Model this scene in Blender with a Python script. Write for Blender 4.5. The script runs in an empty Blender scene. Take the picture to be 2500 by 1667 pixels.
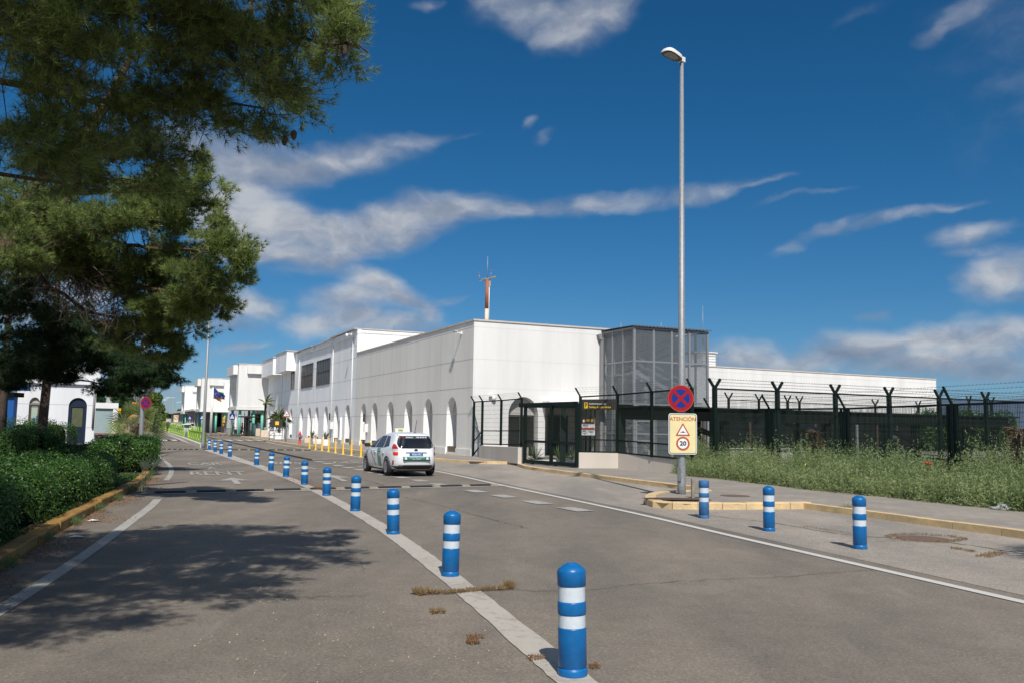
import bpy, bmesh, math, random
import numpy as np
from mathutils import Vector, Matrix
from mathutils.geometry import tessellate_polygon
random.seed(7); RNG = np.random.default_rng(11)
PI = math.pi; R = math.radians
scene = bpy.context.scene
COL = scene.collection
# ------------------------------------------------------------------ camera model (2500 px wide photograph units)
FPX = 2150.; EYE = 1.70; CX, CY = 1250., 833.5
ROLL = math.atan(.0165); PITCH = math.atan((1044 - 833.5) * math.cos(ROLL) / FPX)
_U0 = Vector((0, -math.sin(PITCH), math.cos(PITCH))); FW = Vector((0, math.cos(PITCH), math.sin(PITCH)))
RT = Vector((1, 0, 0)) * math.cos(ROLL) + _U0 * math.sin(ROLL)
UP = Vector((-1, 0, 0)) * math.sin(ROLL) + _U0 * math.cos(ROLL)
def ray(px, py): return RT * ((px - CX) / FPX) - UP * ((py - CY) / FPX) + FW
def G(px, py, z=0.):
    d = ray(px, py); t = (z - EYE) / d.z
    return Vector((d.x * t, d.y * t, z))
def A(px, py, Y):
    d = ray(px, py); t = Y / d.y
    return Vector((d.x * t, Y, EYE + d.z * t))
def proj(v):
    v = Vector(v) - Vector((0, 0, EYE)); d = v.dot(FW)
    return (CX + FPX * v.dot(RT) / d, CY - FPX * v.dot(UP) / d)
cd = bpy.data.cameras.new('camera'); cam = bpy.data.objects.new('camera', cd); COL.objects.link(cam)
cd.sensor_width = 36; cd.lens = FPX / 2500 * 36; cd.clip_end = 20000; cd.clip_start = .05
cam.matrix_world = Matrix(((RT.x, UP.x, -FW.x, 0), (RT.y, UP.y, -FW.y, 0), (RT.z, UP.z, -FW.z, EYE), (0, 0, 0, 1)))
scene.camera = cam
scene.view_settings.view_transform = 'Standard'; scene.view_settings.look = 'None'
scene.view_settings.gamma = 1; scene.view_settings.exposure = 0; scene.view_settings.use_curve_mapping = False
scene.cycles.max_bounces = 8; scene.cycles.transparent_max_bounces = 24
SUN_EL, SUN_AZ = R(48), R(-9)      # travel azimuth measured from +Y
SUNDIR = Vector((math.sin(SUN_AZ) * math.cos(SUN_EL), math.cos(SUN_AZ) * math.cos(SUN_EL), -math.sin(SUN_EL)))
sl = bpy.data.lights.new('sun', 'SUN'); sl.energy = 4.8; sl.angle = R(.5); sl.color = (1, .955, .89)
so = bpy.data.objects.new('sun', sl); COL.objects.link(so); so.rotation_euler = SUNDIR.to_track_quat('-Z', 'Y').to_euler(); so.location = (10, -20, 40)

# ------------------------------------------------------------------ helpers
def s2l(c): return tuple(((x / 255) / 12.92 if x / 255 <= .04045 else ((x / 255 + .055) / 1.055) ** 2.4) for x in c)
class NT:
    def __init__(s, tree): s.t = tree; s.n = tree.nodes; s.l = tree.links
    def new(s, typ, **kw):
        n = s.n.new(typ)
        for k, v in kw.items(): setattr(n, k, v)
        return n
    def link(s, a, b): s.l.new(a, b)
    def math(s, op, a, b=None, clamp=False):
        n = s.n.new('ShaderNodeMath'); n.operation = op; n.use_clamp = clamp
        for i, v in enumerate((a, b)):
            if v is None: continue
            if hasattr(v, 'links') or isinstance(v, bpy.types.NodeSocket): s.l.new(v, n.inputs[i])
            else: n.inputs[i].default_value = v
        return n.outputs[0]
    def mix(s, fac, a, b, blend='MIX'):
        n = s.n.new('ShaderNodeMix'); n.data_type = 'RGBA'; n.blend_type = blend
        for sock, v in ((n.inputs[0], fac), (n.inputs[6], a), (n.inputs[7], b)):
            if isinstance(v, bpy.types.NodeSocket): s.l.new(v, sock)
            elif sock.type == 'RGBA': sock.default_value = (*v[:3], 1)
            else: sock.default_value = v
        return n.outputs[2]
    def ramp(s, fac, stops):
        n = s.n.new('ShaderNodeValToRGB'); e = n.color_ramp.elements
        while len(e) < len(stops): e.new(.5)
        for q, (p, c) in zip(e, stops): q.position = p; q.color = (*c[:3], 1)
        s.l.new(fac, n.inputs[0]); return n.outputs[0]
    def noise(s, vec, scale, detail=4, rough=.6, dist=0):
        n = s.n.new('ShaderNodeTexNoise'); n.inputs['Scale'].default_value = scale; n.inputs['Detail'].default_value = detail
        n.inputs['Roughness'].default_value = rough; n.inputs['Distortion'].default_value = dist
        if vec is not None: s.l.new(vec, n.inputs['Vector'])
        return n.outputs[0]
MATS = {}
def mat(name, col, rough=.7, var=.12, scale=2., fine=0., fscale=60., bump=0., bscale=80., metal=0., spec=.4, col2=None, stretch=None, coat=0., trans=0.):
    """col: linear rgb albedo; var: strength of the soft large variation; fine: small grain; bump: relief height"""
    if name in MATS: return MATS[name]
    m = bpy.data.materials.new(name); m.use_nodes = True; k = NT(m.node_tree); b = k.n['Principled BSDF']
    tc = k.new('ShaderNodeTexCoord').outputs['Object']
    v = tc
    if stretch:
        mp = k.new('ShaderNodeMapping'); mp.inputs['Scale'].default_value = stretch; k.link(tc, mp.inputs[0]); v = mp.outputs[0]
    c2 = col2 or tuple(x * (1 - var) for x in col); c1 = col if col2 else tuple(min(1, x * (1 + var)) for x in col)
    n1 = k.noise(v, scale, 5, .65)
    f = k.ramp(n1, [(.3, (0, 0, 0)), (.7, (1, 1, 1))])
    c = k.mix(f, c2, c1)
    if fine:
        n2 = k.noise(tc, fscale, 3, .7)
        g = k.ramp(n2, [(.3, (1 - fine,) * 3), (.7, (1 + fine,) * 3)])
        c = k.mix(1., c, g, 'MULTIPLY')
    k.link(c, b.inputs['Base Color']); b.inputs['Roughness'].default_value = rough; b.inputs['Metallic'].default_value = metal
    b.inputs['Specular IOR Level'].default_value = spec; b.inputs['Coat Weight'].default_value = coat
    if bump:
        bp = k.new('ShaderNodeBump'); bp.inputs['Strength'].default_value = 1; bp.inputs['Distance'].default_value = bump
        k.link(k.noise(tc, bscale, 4, .7), bp.inputs['Height']); k.link(bp.outputs[0], b.inputs['Normal'])
    MATS[name] = m; return m
def leafmat(name, c1, c2, trans=.35, rough=.55, spec=.3, scale=1.5, c3=None, attr=None):
    if name in MATS: return MATS[name]
    m = bpy.data.materials.new(name); m.use_nodes = True; k = NT(m.node_tree); b = k.n['Principled BSDF']
    geo = k.new('ShaderNodeNewGeometry'); tc = k.new('ShaderNodeTexCoord').outputs['Object']
    n = k.noise(tc, scale, 3, .6); fac = k.math('ADD', k.math('MULTIPLY', geo.outputs['Random Per Island'], .6), k.math('MULTIPLY', n, .45))
    if attr: at = k.new('ShaderNodeAttribute', attribute_name=attr); fac = k.math('ADD', k.math('MULTIPLY', at.outputs['Fac'], .62), k.math('ADD', k.math('MULTIPLY', geo.outputs['Random Per Island'], .16), k.math('MULTIPLY', n, .22)))
    stops = [(.2, c1), (.75, c2)] + ([(.97, c3)] if c3 else [])
    c = k.ramp(fac, stops)
    k.link(c, b.inputs['Base Color']); b.inputs['Roughness'].default_value = rough; b.inputs['Specular IOR Level'].default_value = spec
    tr = k.new('ShaderNodeBsdfTranslucent'); k.link(c, tr.inputs[0])
    mx = k.new('ShaderNodeMixShader'); mx.inputs[0].default_value = trans
    k.link(b.outputs[0], mx.inputs[1]); k.link(tr.outputs[0], mx.inputs[2]); k.link(mx.outputs[0], k.n['Material Output'].inputs[0])
    MATS[name] = m; return m
def tag(o, label=None, cat=None, group=None, kind=None):
    if label: o['label'] = label
    if cat: o['category'] = cat
    if group: o['group'] = group
    if kind: o['kind'] = kind
    return o
def empty(name, loc=(0, 0, 0), rz=0, label=None, cat=None, group=None):
    o = bpy.data.objects.new(name, None); COL.objects.link(o); o.location = loc; o.rotation_euler = (0, 0, rz); o.empty_display_size = .3
    return tag(o, label, cat, group)
class MB:
    """collects shapes and links them as one mesh object"""
    def __init__(s): s.v = []; s.f = []; s.mi = []; s.sm = []; s.cur = 0
    def m(s, i): s.cur = i; return s
    def add(s, vs, fs, smooth=False):
        o = len(s.v); s.v.extend([tuple(p) for p in vs])
        for f in fs: s.f.append(tuple(i + o for i in f)); s.mi.append(s.cur); s.sm.append(smooth)
        return s
    def quad(s, *p): return s.add(p, [tuple(range(len(p)))])
    def box(s, c, d, rz=0., tilt=None):
        x, y, z = d[0] / 2, d[1] / 2, d[2] / 2
        M_ = Matrix.Rotation(rz, 3, 'Z')
        if tilt: M_ = M_ @ Matrix.Rotation(tilt[0], 3, 'X') @ Matrix.Rotation(tilt[1], 3, 'Y')
        c = Vector(c)
        vs = [c + M_ @ Vector((sx * x, sy * y, sz * z)) for sz in (-1, 1) for sy in (-1, 1) for sx in (-1, 1)]
        return s.add(vs, [(0, 2, 3, 1), (4, 5, 7, 6), (0, 1, 5, 4), (2, 6, 7, 3), (0, 4, 6, 2), (1, 3, 7, 5)])
    def obox(s, o, ax, ay, az):
        """box from corner o and three edge vectors"""
        o, ax, ay, az = Vector(o), Vector(ax), Vector(ay), Vector(az)
        vs = [o + ax * i + ay * j + az * k for k in (0, 1) for j in (0, 1) for i in (0, 1)]
        return s.add(vs, [(0, 2, 3, 1), (4, 5, 7, 6), (0, 1, 5, 4), (2, 6, 7, 3), (0, 4, 6, 2), (1, 3, 7, 5)])
    def bar(s, a, b, w, h=None, up=(0, 0, 1)):
        a, b = Vector(a), Vector(b); h = h or w; d = (b - a).normalized(); u = Vector(up)
        if abs(d.dot(u)) > .98: u = Vector((1, 0, 0))
        x = d.cross(u).normalized(); y = x.cross(d).normalized()
        return s.obox(a - x * w / 2 - y * h / 2, x * w, b - a, y * h)
    def tube(s, pts, rad, n=8, cap=True, smooth=True):
        pts = [Vector(p) for p in pts]
        if not hasattr(rad, '__len__'): rad = [rad] * len(pts)
        vs = []; fs = []; prev = None
        for i, p in enumerate(pts):
            d = (pts[min(i + 1, len(pts) - 1)] - pts[max(i - 1, 0)])
            d = d.normalized() if d.length > 1e-9 else Vector((0, 0, 1))
            if prev is None:
                u = Vector((0, 0, 1)) if abs(d.z) < .9 else Vector((1, 0, 0)); x = d.cross(u).normalized()
            else: x = (prev - d * prev.dot(d)).normalized()
            prev = x; y = d.cross(x)
            for j in range(n):
                a = 2 * PI * j / n; vs.append(p + (x * math.cos(a) + y * math.sin(a)) * rad[i])
        for i in range(len(pts) - 1):
            for j in range(n): fs.append((i * n + j, i * n + (j + 1) % n, (i + 1) * n + (j + 1) % n, (i + 1) * n + j))
        if cap: fs += [tuple(range(n))[::-1], tuple((len(pts) - 1) * n + j for j in range(n))]
        return s.add(vs, fs, smooth)
    def lathe(s, prof, n=24, c=(0, 0, 0), smooth=True, cap=True):
        vs = []; fs = []
        for r, z in prof:
            for j in range(n):
                a = 2 * PI * j / n; vs.append((c[0] + r * math.cos(a), c[1] + r * math.sin(a), c[2] + z))
        for i in range(len(prof) - 1):
            for j in range(n): fs.append((i * n + j, i * n + (j + 1) % n, (i + 1) * n + (j + 1) % n, (i + 1) * n + j))
        if cap: fs += [tuple(range(n))[::-1], tuple((len(prof) - 1) * n + j for j in range(n))]
        return s.add(vs, fs, smooth)
    def poly(s, pts, z=None):
        """flat polygon, possibly concave"""
        P_ = [Vector((p[0], p[1], p[2] if z is None else z)) for p in pts]
        tri = tessellate_polygon([P_])
        out = []
        for t in tri:
            a, b, c = (P_[i] for i in t)
            nz = (b - a).cross(c - a)
            out.append(t if nz.z >= 0 else t[::-1])
        return s.add(P_, out)
    def prism(s, pts, z0, z1):
        P_ = [Vector((p[0], p[1], 0)) for p in pts]; n = len(P_)
        area = sum(P_[i].x * P_[(i + 1) % n].y - P_[(i + 1) % n].x * P_[i].y for i in range(n))
        if area < 0: P_ = P_[::-1]
        s.poly(P_, z1)
        s.add([(p.x, p.y, z0) for p in P_] + [(p.x, p.y, z1) for p in P_], [(i, (i + 1) % n, (i + 1) % n + n, i + n) for i in range(n)])
        return s
    def strip(s, pts, w, z=None):
        """ribbon of width w (or list) along pts, lying flat"""
        P_ = [Vector(p) for p in pts]; n = len(P_); ws = w if hasattr(w, '__len__') else [w] * n; vs = []
        for i, p in enumerate(P_):
            d = P_[min(i + 1, n - 1)] - P_[max(i - 1, 0)]; d.z = 0; d.normalize(); q = Vector((-d.y, d.x, 0)) * ws[i] / 2
            zz = p.z if z is None else z
            a = p + q; b = p - q; vs += [(a.x, a.y, zz), (b.x, b.y, zz)]
        return s.add(vs, [(2 * i, 2 * i + 1, 2 * i + 3, 2 * i + 2) for i in range(n - 1)])
    def build(s, name, mats, parent=None, loc=None, **kw):
        me = bpy.data.meshes.new(name); me.from_pydata(s.v, [], s.f); me.update()
        for m_ in (mats if isinstance(mats, (list, tuple)) else [mats]): me.materials.append(m_)
        me.polygons.foreach_set('material_index', s.mi); me.polygons.foreach_set('use_smooth', s.sm)
        o = bpy.data.objects.new(name, me); COL.objects.link(o)
        if parent: o.parent = parent
        if loc is not None: o.location = loc
        return tag(o, **kw) if kw else o
def bevel(o, w=.01, seg=2):
    b = o.modifiers.new('bevel', 'BEVEL'); b.width = w; b.segments = seg; b.limit_method = 'ANGLE'; b.angle_limit = R(40); return o
def npmesh(name, verts, nper, mats, parent=None, mi=None, faces=None):
    """mesh of loose polygons, nper verts each (numpy), or with explicit index array"""
    me = bpy.data.meshes.new(name); verts = np.ascontiguousarray(verts, dtype=np.float32).reshape(-1, 3); nv = len(verts)
    idx = (np.arange(nv, dtype=np.int32) if faces is None else np.asarray(faces, dtype=np.int32).ravel()); nf = len(idx) // nper
    me.vertices.add(nv); me.vertices.foreach_set('co', verts.ravel())
    me.loops.add(len(idx)); me.loops.foreach_set('vertex_index', idx)
    me.polygons.add(nf); me.polygons.foreach_set('loop_start', np.arange(0, nf * nper, nper, dtype=np.int32))
    if mi is not None: me.polygons.foreach_set('material_index', np.asarray(mi, dtype=np.int32))
    me.update(calc_edges=True); me.validate()
    for m_ in (mats if isinstance(mats, (list, tuple)) else [mats]): me.materials.append(m_)
    o = bpy.data.objects.new(name, me); COL.objects.link(o)
    if parent: o.parent = parent
    return o
def copy_tree(o, parent=None):
    c = o.copy(); COL.objects.link(c)
    if parent is not None: c.parent = parent
    for ch in list(o.children): copy_tree(ch, c)
    return c
def text(body, size, m, parent, mtx, name='lettering', sx=1., ext=.0015, align='CENTER', bold=0.):
    cu = bpy.data.curves.new('t', 'FONT'); cu.body = body; cu.size = size; cu.align_x = align; cu.align_y = 'CENTER'; cu.extrude = ext; cu.offset = bold
    cu.resolution_u = 3
    ob = bpy.data.objects.new('t', cu); COL.objects.link(ob)
    dg = bpy.context.evaluated_depsgraph_get(); me = bpy.data.meshes.new_from_object(ob.evaluated_get(dg)); me.name = name
    bpy.data.objects.remove(ob); bpy.data.curves.remove(cu)
    me.transform(mtx @ Matrix.Diagonal((sx, 1, 1, 1)))
    me.materials.clear(); me.materials.append(m)
    o = bpy.data.objects.new(name, me); COL.objects.link(o)
    if parent: o.parent = parent
    return o
def frame(o, x, y):
    """matrix with local x along x, local y along y, z = x cross y, at o"""
    x = Vector(x).normalized(); y = Vector(y).normalized(); z = x.cross(y)
    return Matrix(((x.x, y.x, z.x, o[0]), (x.y, y.y, z.y, o[1]), (x.z, y.z, z.z, o[2]), (0, 0, 0, 1)))
def struct(o, kind='structure'): o['kind'] = kind; return o
def smooth_pts(P_, n=8):
    """Catmull-Rom through points"""
    P_ = [Vector(p) for p in P_]; out = []
    for i in range(len(P_) - 1):
        a, b, c, d = P_[max(i - 1, 0)], P_[i], P_[i + 1], P_[min(i + 2, len(P_) - 1)]
        for j in range(n):
            t = j / n
            out.append(.5 * ((2 * b) + (c - a) * t + (2 * a - 5 * b + 4 * c - d) * t * t + (3 * b - a - 3 * c + d) * t ** 3))
    return out + [P_[-1]]
# ------------------------------------------------------------------ sky with clouds placed by direction
def build_world():
    w = bpy.data.worlds.new('World'); scene.world = w; w.use_nodes = True; k = NT(w.node_tree)
    bg = k.n['Background']; bg.inputs[1].default_value = .066
    sky = k.new('ShaderNodeTexSky'); sky.sky_type = 'NISHITA'; sky.sun_disc = False; sky.sun_elevation = SUN_EL
    sky.sun_rotation = R(180) + SUN_AZ; sky.air_density = 1.0; sky.dust_density = .25; sky.ozone_density = 2.2; sky.altitude = 600
    d = k.new('ShaderNodeTexCoord').outputs['Generated']
    sp = k.new('ShaderNodeSeparateXYZ'); k.link(d, sp.inputs[0])
    az = k.math('ARCTAN2', sp.outputs[0], sp.outputs[1]); el = k.math('ARCSINE', sp.outputs[2])
    cb = k.new('ShaderNodeCombineXYZ'); k.link(az, cb.inputs[0]); k.link(el, cb.inputs[1]); p = cb.outputs[0]
    def nz(vec, sx, sy, scale, detail, rough, col=False):
        mp = k.new('ShaderNodeMapping'); mp.inputs['Scale'].default_value = (sx, sy, 1); mp.inputs['Rotation'].default_value = (0, 0, R(6)); k.link(vec, mp.inputs[0])
        n = k.new('ShaderNodeTexNoise'); n.inputs['Scale'].default_value = scale; n.inputs['Detail'].default_value = detail; n.inputs['Roughness'].default_value = rough
        k.link(mp.outputs[0], n.inputs['Vector']); return n.outputs[1] if col else n.outputs[0]
    def warp(vec, noise, amt):
        a = k.new('ShaderNodeVectorMath', operation='SUBTRACT'); k.link(noise, a.inputs[0]); a.inputs[1].default_value = (.5, .5, .5)
        b = k.new('ShaderNodeVectorMath', operation='MULTIPLY_ADD'); k.link(a.outputs[0], b.inputs[0]); b.inputs[1].default_value = (amt, amt * .6, 0); k.link(vec, b.inputs[2])
        return b.outputs[0]
    q = warp(p, nz(p, 1, 1.6, 7, 3, .55, True), .085); q = warp(q, nz(p, 1, 1.5, 32, 4, .6, True), .017)
    blobs = [  # px, py, rx, ry, rotation up to the right (deg), weight, brightness
        (570, 385, 240, 78, 0, .9, .45), (720, 400, 150, 55, 5, .85, .55), (860, 378, 190, 50, 10, .85, .5), (1020, 345, 110, 28, 18, .62, .45), (1130, 320, 80, 12, 12, .42, .4),
        (590, 455, 130, 60, 0, .75, .6), (560, 520, 210, 75, -12, 1.1, .95), (690, 545, 170, 62, -22, 1.1, 1.), (820, 572, 170, 52, -4, 1.05, .8), (700, 625, 150, 40, 4, .9, .15), (820, 620, 110, 36, 12, .85, .25), (600, 590, 120, 60, 0, 1.0, .55),
        (960, 535, 170, 50, 14, 1., .7), (1090, 505, 170, 52, 8, .95, .6), (1010, 570, 140, 34, 14, .8, .3), (1270, 505, 210, 38, 4, .78, .5), (1480, 490, 220, 30, 7, .7, .5), (1700, 467, 190, 27, 8, .68, .5), (1850, 447, 110, 13, 8, .5, .5), (1950, 478, 150, 9, 7, .42, .45),
        (905, 692, 95, 40, -16, 1.05, .98), (840, 735, 110, 44, 5, 1., .7), (960, 735, 100, 38, -12, .95, .6), (760, 795, 90, 36, 5, 1., .95), (860, 780, 80, 30, 0, .85, .2), (960, 800, 130, 34, 0, .95, .75), (1040, 775, 60, 24, -20, .7, .5),
        (560, 752, 140, 42, 3, .95, .8), (650, 765, 60, 30, 0, .8, .6), (545, 795, 120, 24, 0, .7, .2), (588, 842, 80, 18, 4, .85, .75), (600, 864, 70, 12, 0, .55, .2), (1075, 742, 80, 14, 14, .5, .5), (780, 665, 140, 22, 12, .45, .4),
        (1270, 15, 150, 75, -8, .8, .5), (1390, 55, 120, 80, 12, .95, .65), (1480, 15, 100, 60, 10, .8, .6), (1040, 0, 60, 18, 0, .6, .5), (1380, 115, 90, 30, 15, .35, .4),
        (2300, 82, 75, 17, 12, .6, .45), (2370, 25, 90, 35, 25, .5, .45), (2080, 25, 120, 22, 12, .3, .4), (1300, 305, 26, 20, 0, .55, .5), (1342, 340, 34, 15, 18, .5, .45),
        (2020, 560, 90, 20, 14, .6, .5), (2170, 535, 170, 20, 12, .6, .5), (2310, 507, 110, 13, 8, .45, .45), (1915, 598, 40, 16, 8, .5, .45), (2380, 578, 110, 38, 10, .8, .65), (2350, 632, 60, 18, 8, .5, .5), (2440, 625, 70, 28, 0, .45, .5), (2450, 690, 120, 58, 12, 1.1, .95), (2500, 735, 100, 20, 0, .5, .2),
        (2120, 778, 34, 18, 0, .5, .35), (1800, 872, 150, 52, 8, .95, .75), (1930, 885, 150, 32, 0, .8, .4), (2080, 860, 170, 48, 4, .95, .55), (2260, 830, 150, 46, 8, 1., .85), (2420, 838, 190, 56, 4, 1., .65), (2240, 895, 240, 38, 0, .9, .25), (2450, 915, 160, 45, 0, .8, .45),
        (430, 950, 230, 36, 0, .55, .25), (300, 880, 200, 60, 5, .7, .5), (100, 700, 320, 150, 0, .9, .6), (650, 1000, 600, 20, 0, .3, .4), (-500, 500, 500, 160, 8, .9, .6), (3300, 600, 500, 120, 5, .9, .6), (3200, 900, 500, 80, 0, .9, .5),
    ]
    D = None; Bw = None; Dm = None
    for i in range(10): blobs.append((('az', -70 - 26 * i, 22 + 20 * (i % 3)), 0, 1000, 520, 0, .85, .9))  # unseen clouds outside the view, added as fill light for the street walls
    for px, py, rx, ry, rot, wgt, br in blobs:
        if isinstance(px, tuple):
            a0, e0, kk = R(px[1] if px[1] > -180 else px[1] + 360), R(px[2]), 1.
        else: r_ = ray(px, py).normalized(); a0 = math.atan2(r_.x, r_.y); e0 = math.asin(r_.z); kk = math.cos(math.atan(math.hypot(px - CX, py - CY) / FPX))
        mp = k.new('ShaderNodeMapping'); mp.vector_type = 'TEXTURE'; mp.inputs['Location'].default_value = (a0, e0, 0)
        mp.inputs['Rotation'].default_value = (0, 0, R(rot)); mp.inputs['Scale'].default_value = (rx / FPX * kk * 1.5, ry / FPX * kk * 1.55, 1); 
        if Dm is None: k.link(q, mp.inputs[0])
        else:
            sq = k.new('ShaderNodeVectorMath', operation='MULTIPLY_ADD'); k.link(Bw, sq.inputs[0]); sq.inputs[1].default_value = (1e-9, 1e-9, 1e-9); k.link(q, sq.inputs[2]); k.link(sq.outputs[0], mp.inputs[0])     # keeps the shader evaluating one cloud after another
        ln = k.new('ShaderNodeVectorMath', operation='LENGTH'); k.link(mp.outputs[0], ln.inputs[0])
        mr = k.new('ShaderNodeMapRange', interpolation_type='SMOOTHSTEP'); k.link(ln.outputs['Value'], mr.inputs[0])
        for i, v in ((1, 0.), (2, 1.), (3, wgt), (4, 0.)): mr.inputs[i].default_value = v
        o = mr.outputs[0]
        D = o if D is None else k.math('ADD', D, o)
        Dm = o if Dm is None else k.math('MAXIMUM', Dm, o)
        ob = k.math('MULTIPLY', o, br); Bw = ob if Bw is None else k.math('ADD', Bw, ob)
    fb = nz(q, 1, 1.7, 13, 8, .54)
    up = k.new('ShaderNodeVectorMath', operation='ADD'); k.link(q, up.inputs[0]); up.inputs[1].default_value = (.006, .017, 0)
    fb2 = nz(up.outputs[0], 1, 1.7, 13, 6, .5)
    Dx = k.math('ADD', k.math('MULTIPLY', Dm, .72), k.math('MULTIPLY', k.math('MINIMUM', D, 1.6), .30))
    dens = k.math('ADD', Dx, k.math('MULTIPLY', k.math('SUBTRACT', fb, .5), .72))
    mr = k.new('ShaderNodeMapRange', interpolation_type='SMOOTHSTEP'); k.link(dens, mr.inputs[0])
    for i, v in ((1, .08), (2, 1.28), (3, 0.), (4, .96)): mr.inputs[i].default_value = v
    alpha = k.math('MULTIPLY', mr.outputs[0], k.math('MINIMUM', k.math('MULTIPLY', D, 3.), 1.), clamp=True)
    br = k.math('DIVIDE', Bw, k.math('MAXIMUM', D, .05))
    shade = k.math('ADD', br, k.math('MULTIPLY', k.math('SUBTRACT', fb, fb2), 2.0))
    shade = k.math('ADD', shade, k.math('MULTIPLY', k.math('SUBTRACT', fb, .5), .5))
    cc = k.ramp(shade, [(.0, (3.1, 3.8, 5.1)), (.5, (4.7, 5.3, 6.5)), (1., (8.1, 8.4, 8.9))])
    for s_ in [n for n in k.n if n.type == 'VALTORGB']: pass
    skyc = k.mix(1., sky.outputs[0], SKYTINT, 'MULTIPLY')
    hs = k.new('ShaderNodeHueSaturation'); hs.inputs['Saturation'].default_value = SKYSAT; k.link(skyc, hs.inputs['Color'])
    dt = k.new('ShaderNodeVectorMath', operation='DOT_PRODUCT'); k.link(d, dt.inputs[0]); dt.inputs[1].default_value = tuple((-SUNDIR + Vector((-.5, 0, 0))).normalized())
    gl = k.math('ADD', k.math('MULTIPLY', k.math('POWER', k.math('MAXIMUM', dt.outputs['Value'], 0.), 1.4), 2.6), 1.)     # unseen sunward and left clouds brightened to fill the shaded street walls
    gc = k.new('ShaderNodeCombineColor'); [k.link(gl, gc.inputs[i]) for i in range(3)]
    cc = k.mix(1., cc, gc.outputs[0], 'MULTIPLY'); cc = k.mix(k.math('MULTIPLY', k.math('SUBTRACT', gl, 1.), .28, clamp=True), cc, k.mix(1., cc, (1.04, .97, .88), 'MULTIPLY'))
    tint = k.ramp(el, [(0., (1.22, .92, 1.08)), (.13, (1.2, .97, 1.0)), (.3, (1., 1., 1.))]); hz = k.mix(1., hs.outputs[0], tint, 'MULTIPLY')
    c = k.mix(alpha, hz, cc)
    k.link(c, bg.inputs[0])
SKYTINT = (.43, .79, 1.02); SKYSAT = 1.1
build_world()
try:
    scene.world.cycles.sampling_method = 'MANUAL'; scene.world.cycles.sample_map_resolution = 512
except Exception: pass

# ------------------------------------------------------------------ ground, road, pavement
def asphalt(name, c, patchy=.22, warm=(1.02, .97, .92), cracks=True, stones=.46):
    m = bpy.data.materials.new(name); m.use_nodes = True; k = NT(m.node_tree); b = k.n['Principled BSDF']
    tc = k.new('ShaderNodeTexCoord').outputs['Object']
    mp = k.new('ShaderNodeMapping'); mp.inputs['Rotation'].default_value = (0, 0, R(-20)); mp.inputs['Scale'].default_value = (1, .3, 1); k.link(tc, mp.inputs[0])
    big = k.noise(mp.outputs[0], .55, 5, .6); mid = k.noise(tc, 2.6, 5, .65); fine = k.math('ADD', k.math('MULTIPLY', k.noise(tc, 95, 2, .6), .5), k.math('MULTIPLY', k.noise(tc, 36, 3, .75), .5))
    vo = k.new('ShaderNodeTexVoronoi'); vo.inputs['Scale'].default_value = 62; k.link(tc, vo.inputs['Vector'])
    col = k.mix(k.ramp(big, [(.32, (0,) * 3), (.68, (1,) * 3)]), tuple(x * (1 - patchy) for x in c), tuple(x * (1 + patchy) * w_ for x, w_ in zip(c, warm)))
    col = k.mix(1., col, k.ramp(mid, [(.3, (.9,) * 3), (.72, (1.1, 1.09, 1.06))]), 'MULTIPLY')
    col = k.mix(1., col, k.ramp(fine, [(.3, (1 - stones,) * 3), (.72, (1 + stones,) * 3)]), 'MULTIPLY')
    rr = k.ramp(vo.outputs['Color'], [(.0, (.72,) * 3), (.8, (1.12,) * 3), (1., (1.6, 1.5, 1.35))]); col = k.mix(.75, col, k.mix(1., col, rr, 'MULTIPLY'))
    pale = k.noise(mp.outputs[0], 1.1, 7, .74, .5); col = k.mix(k.math('MULTIPLY', k.ramp(pale, [(.57, (0,) * 3), (.72, (1,) * 3)]), .5), col, tuple(x * 1.4 for x in c))
    tr = k.noise(mp.outputs[0], .33, 3, .5); col = k.mix(k.math('MULTIPLY', k.ramp(tr, [(.40, (1,) * 3), (.60, (0,) * 3)]), .45), col, k.mix(1., col, (.74, .755, .78), 'MULTIPLY'))
    oil = k.noise(tc, 1.7, 5, .7, .3); col = k.mix(k.math('MULTIPLY', k.ramp(oil, [(.66, (0,) * 3), (.74, (1,) * 3)]), .4), col, tuple(x * .55 for x in c))
    if cracks:
        v2 = k.new('ShaderNodeTexVoronoi', feature='DISTANCE_TO_EDGE'); v2.inputs['Scale'].default_value = .16
        wn = k.new('ShaderNodeTexNoise'); wn.inputs['Scale'].default_value = .8; wn.inputs['Detail'].default_value = 6; wn.inputs['Roughness'].default_value = .65; k.link(tc, wn.inputs['Vector'])
        va = k.new('ShaderNodeVectorMath', operation='MULTIPLY_ADD'); k.link(wn.outputs[1], va.inputs[0]); va.inputs[1].default_value = (1.6, 1.6, 0); k.link(tc, va.inputs[2]); k.link(va.outputs[0], v2.inputs['Vector'])
        cr = k.ramp(v2.outputs['Distance'], [(.0, (1,) * 3), (.0024, (0,) * 3)])
        msk = k.ramp(k.noise(tc, .22, 2), [(.47, (0,) * 3), (.6, (1,) * 3)])
        col = k.mix(k.math('MULTIPLY', k.math('MULTIPLY', cr, msk), .6), col, tuple(x * .45 for x in c))
    k.link(col, b.inputs['Base Color']); b.inputs['Roughness'].default_value = .85; b.inputs['Specular IOR Level'].default_value = .25
    bp = k.new('ShaderNodeBump'); bp.inputs['Distance'].default_value = .004; bp.inputs['Strength'].default_value = .7; k.link(fine, bp.inputs['Height']); k.link(bp.outputs[0], b.inputs['Normal'])
    MATS[name] = m; return m
M_ROAD = asphalt('road asphalt', (.205, .183, .156)); M_BAY = asphalt('bay asphalt', (.315, .288, .255), patchy=.2, stones=.62)
M_GROUND = mat('dusty ground', (.26, .22, .17), .95, .25, .05, .2, 2)
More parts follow.
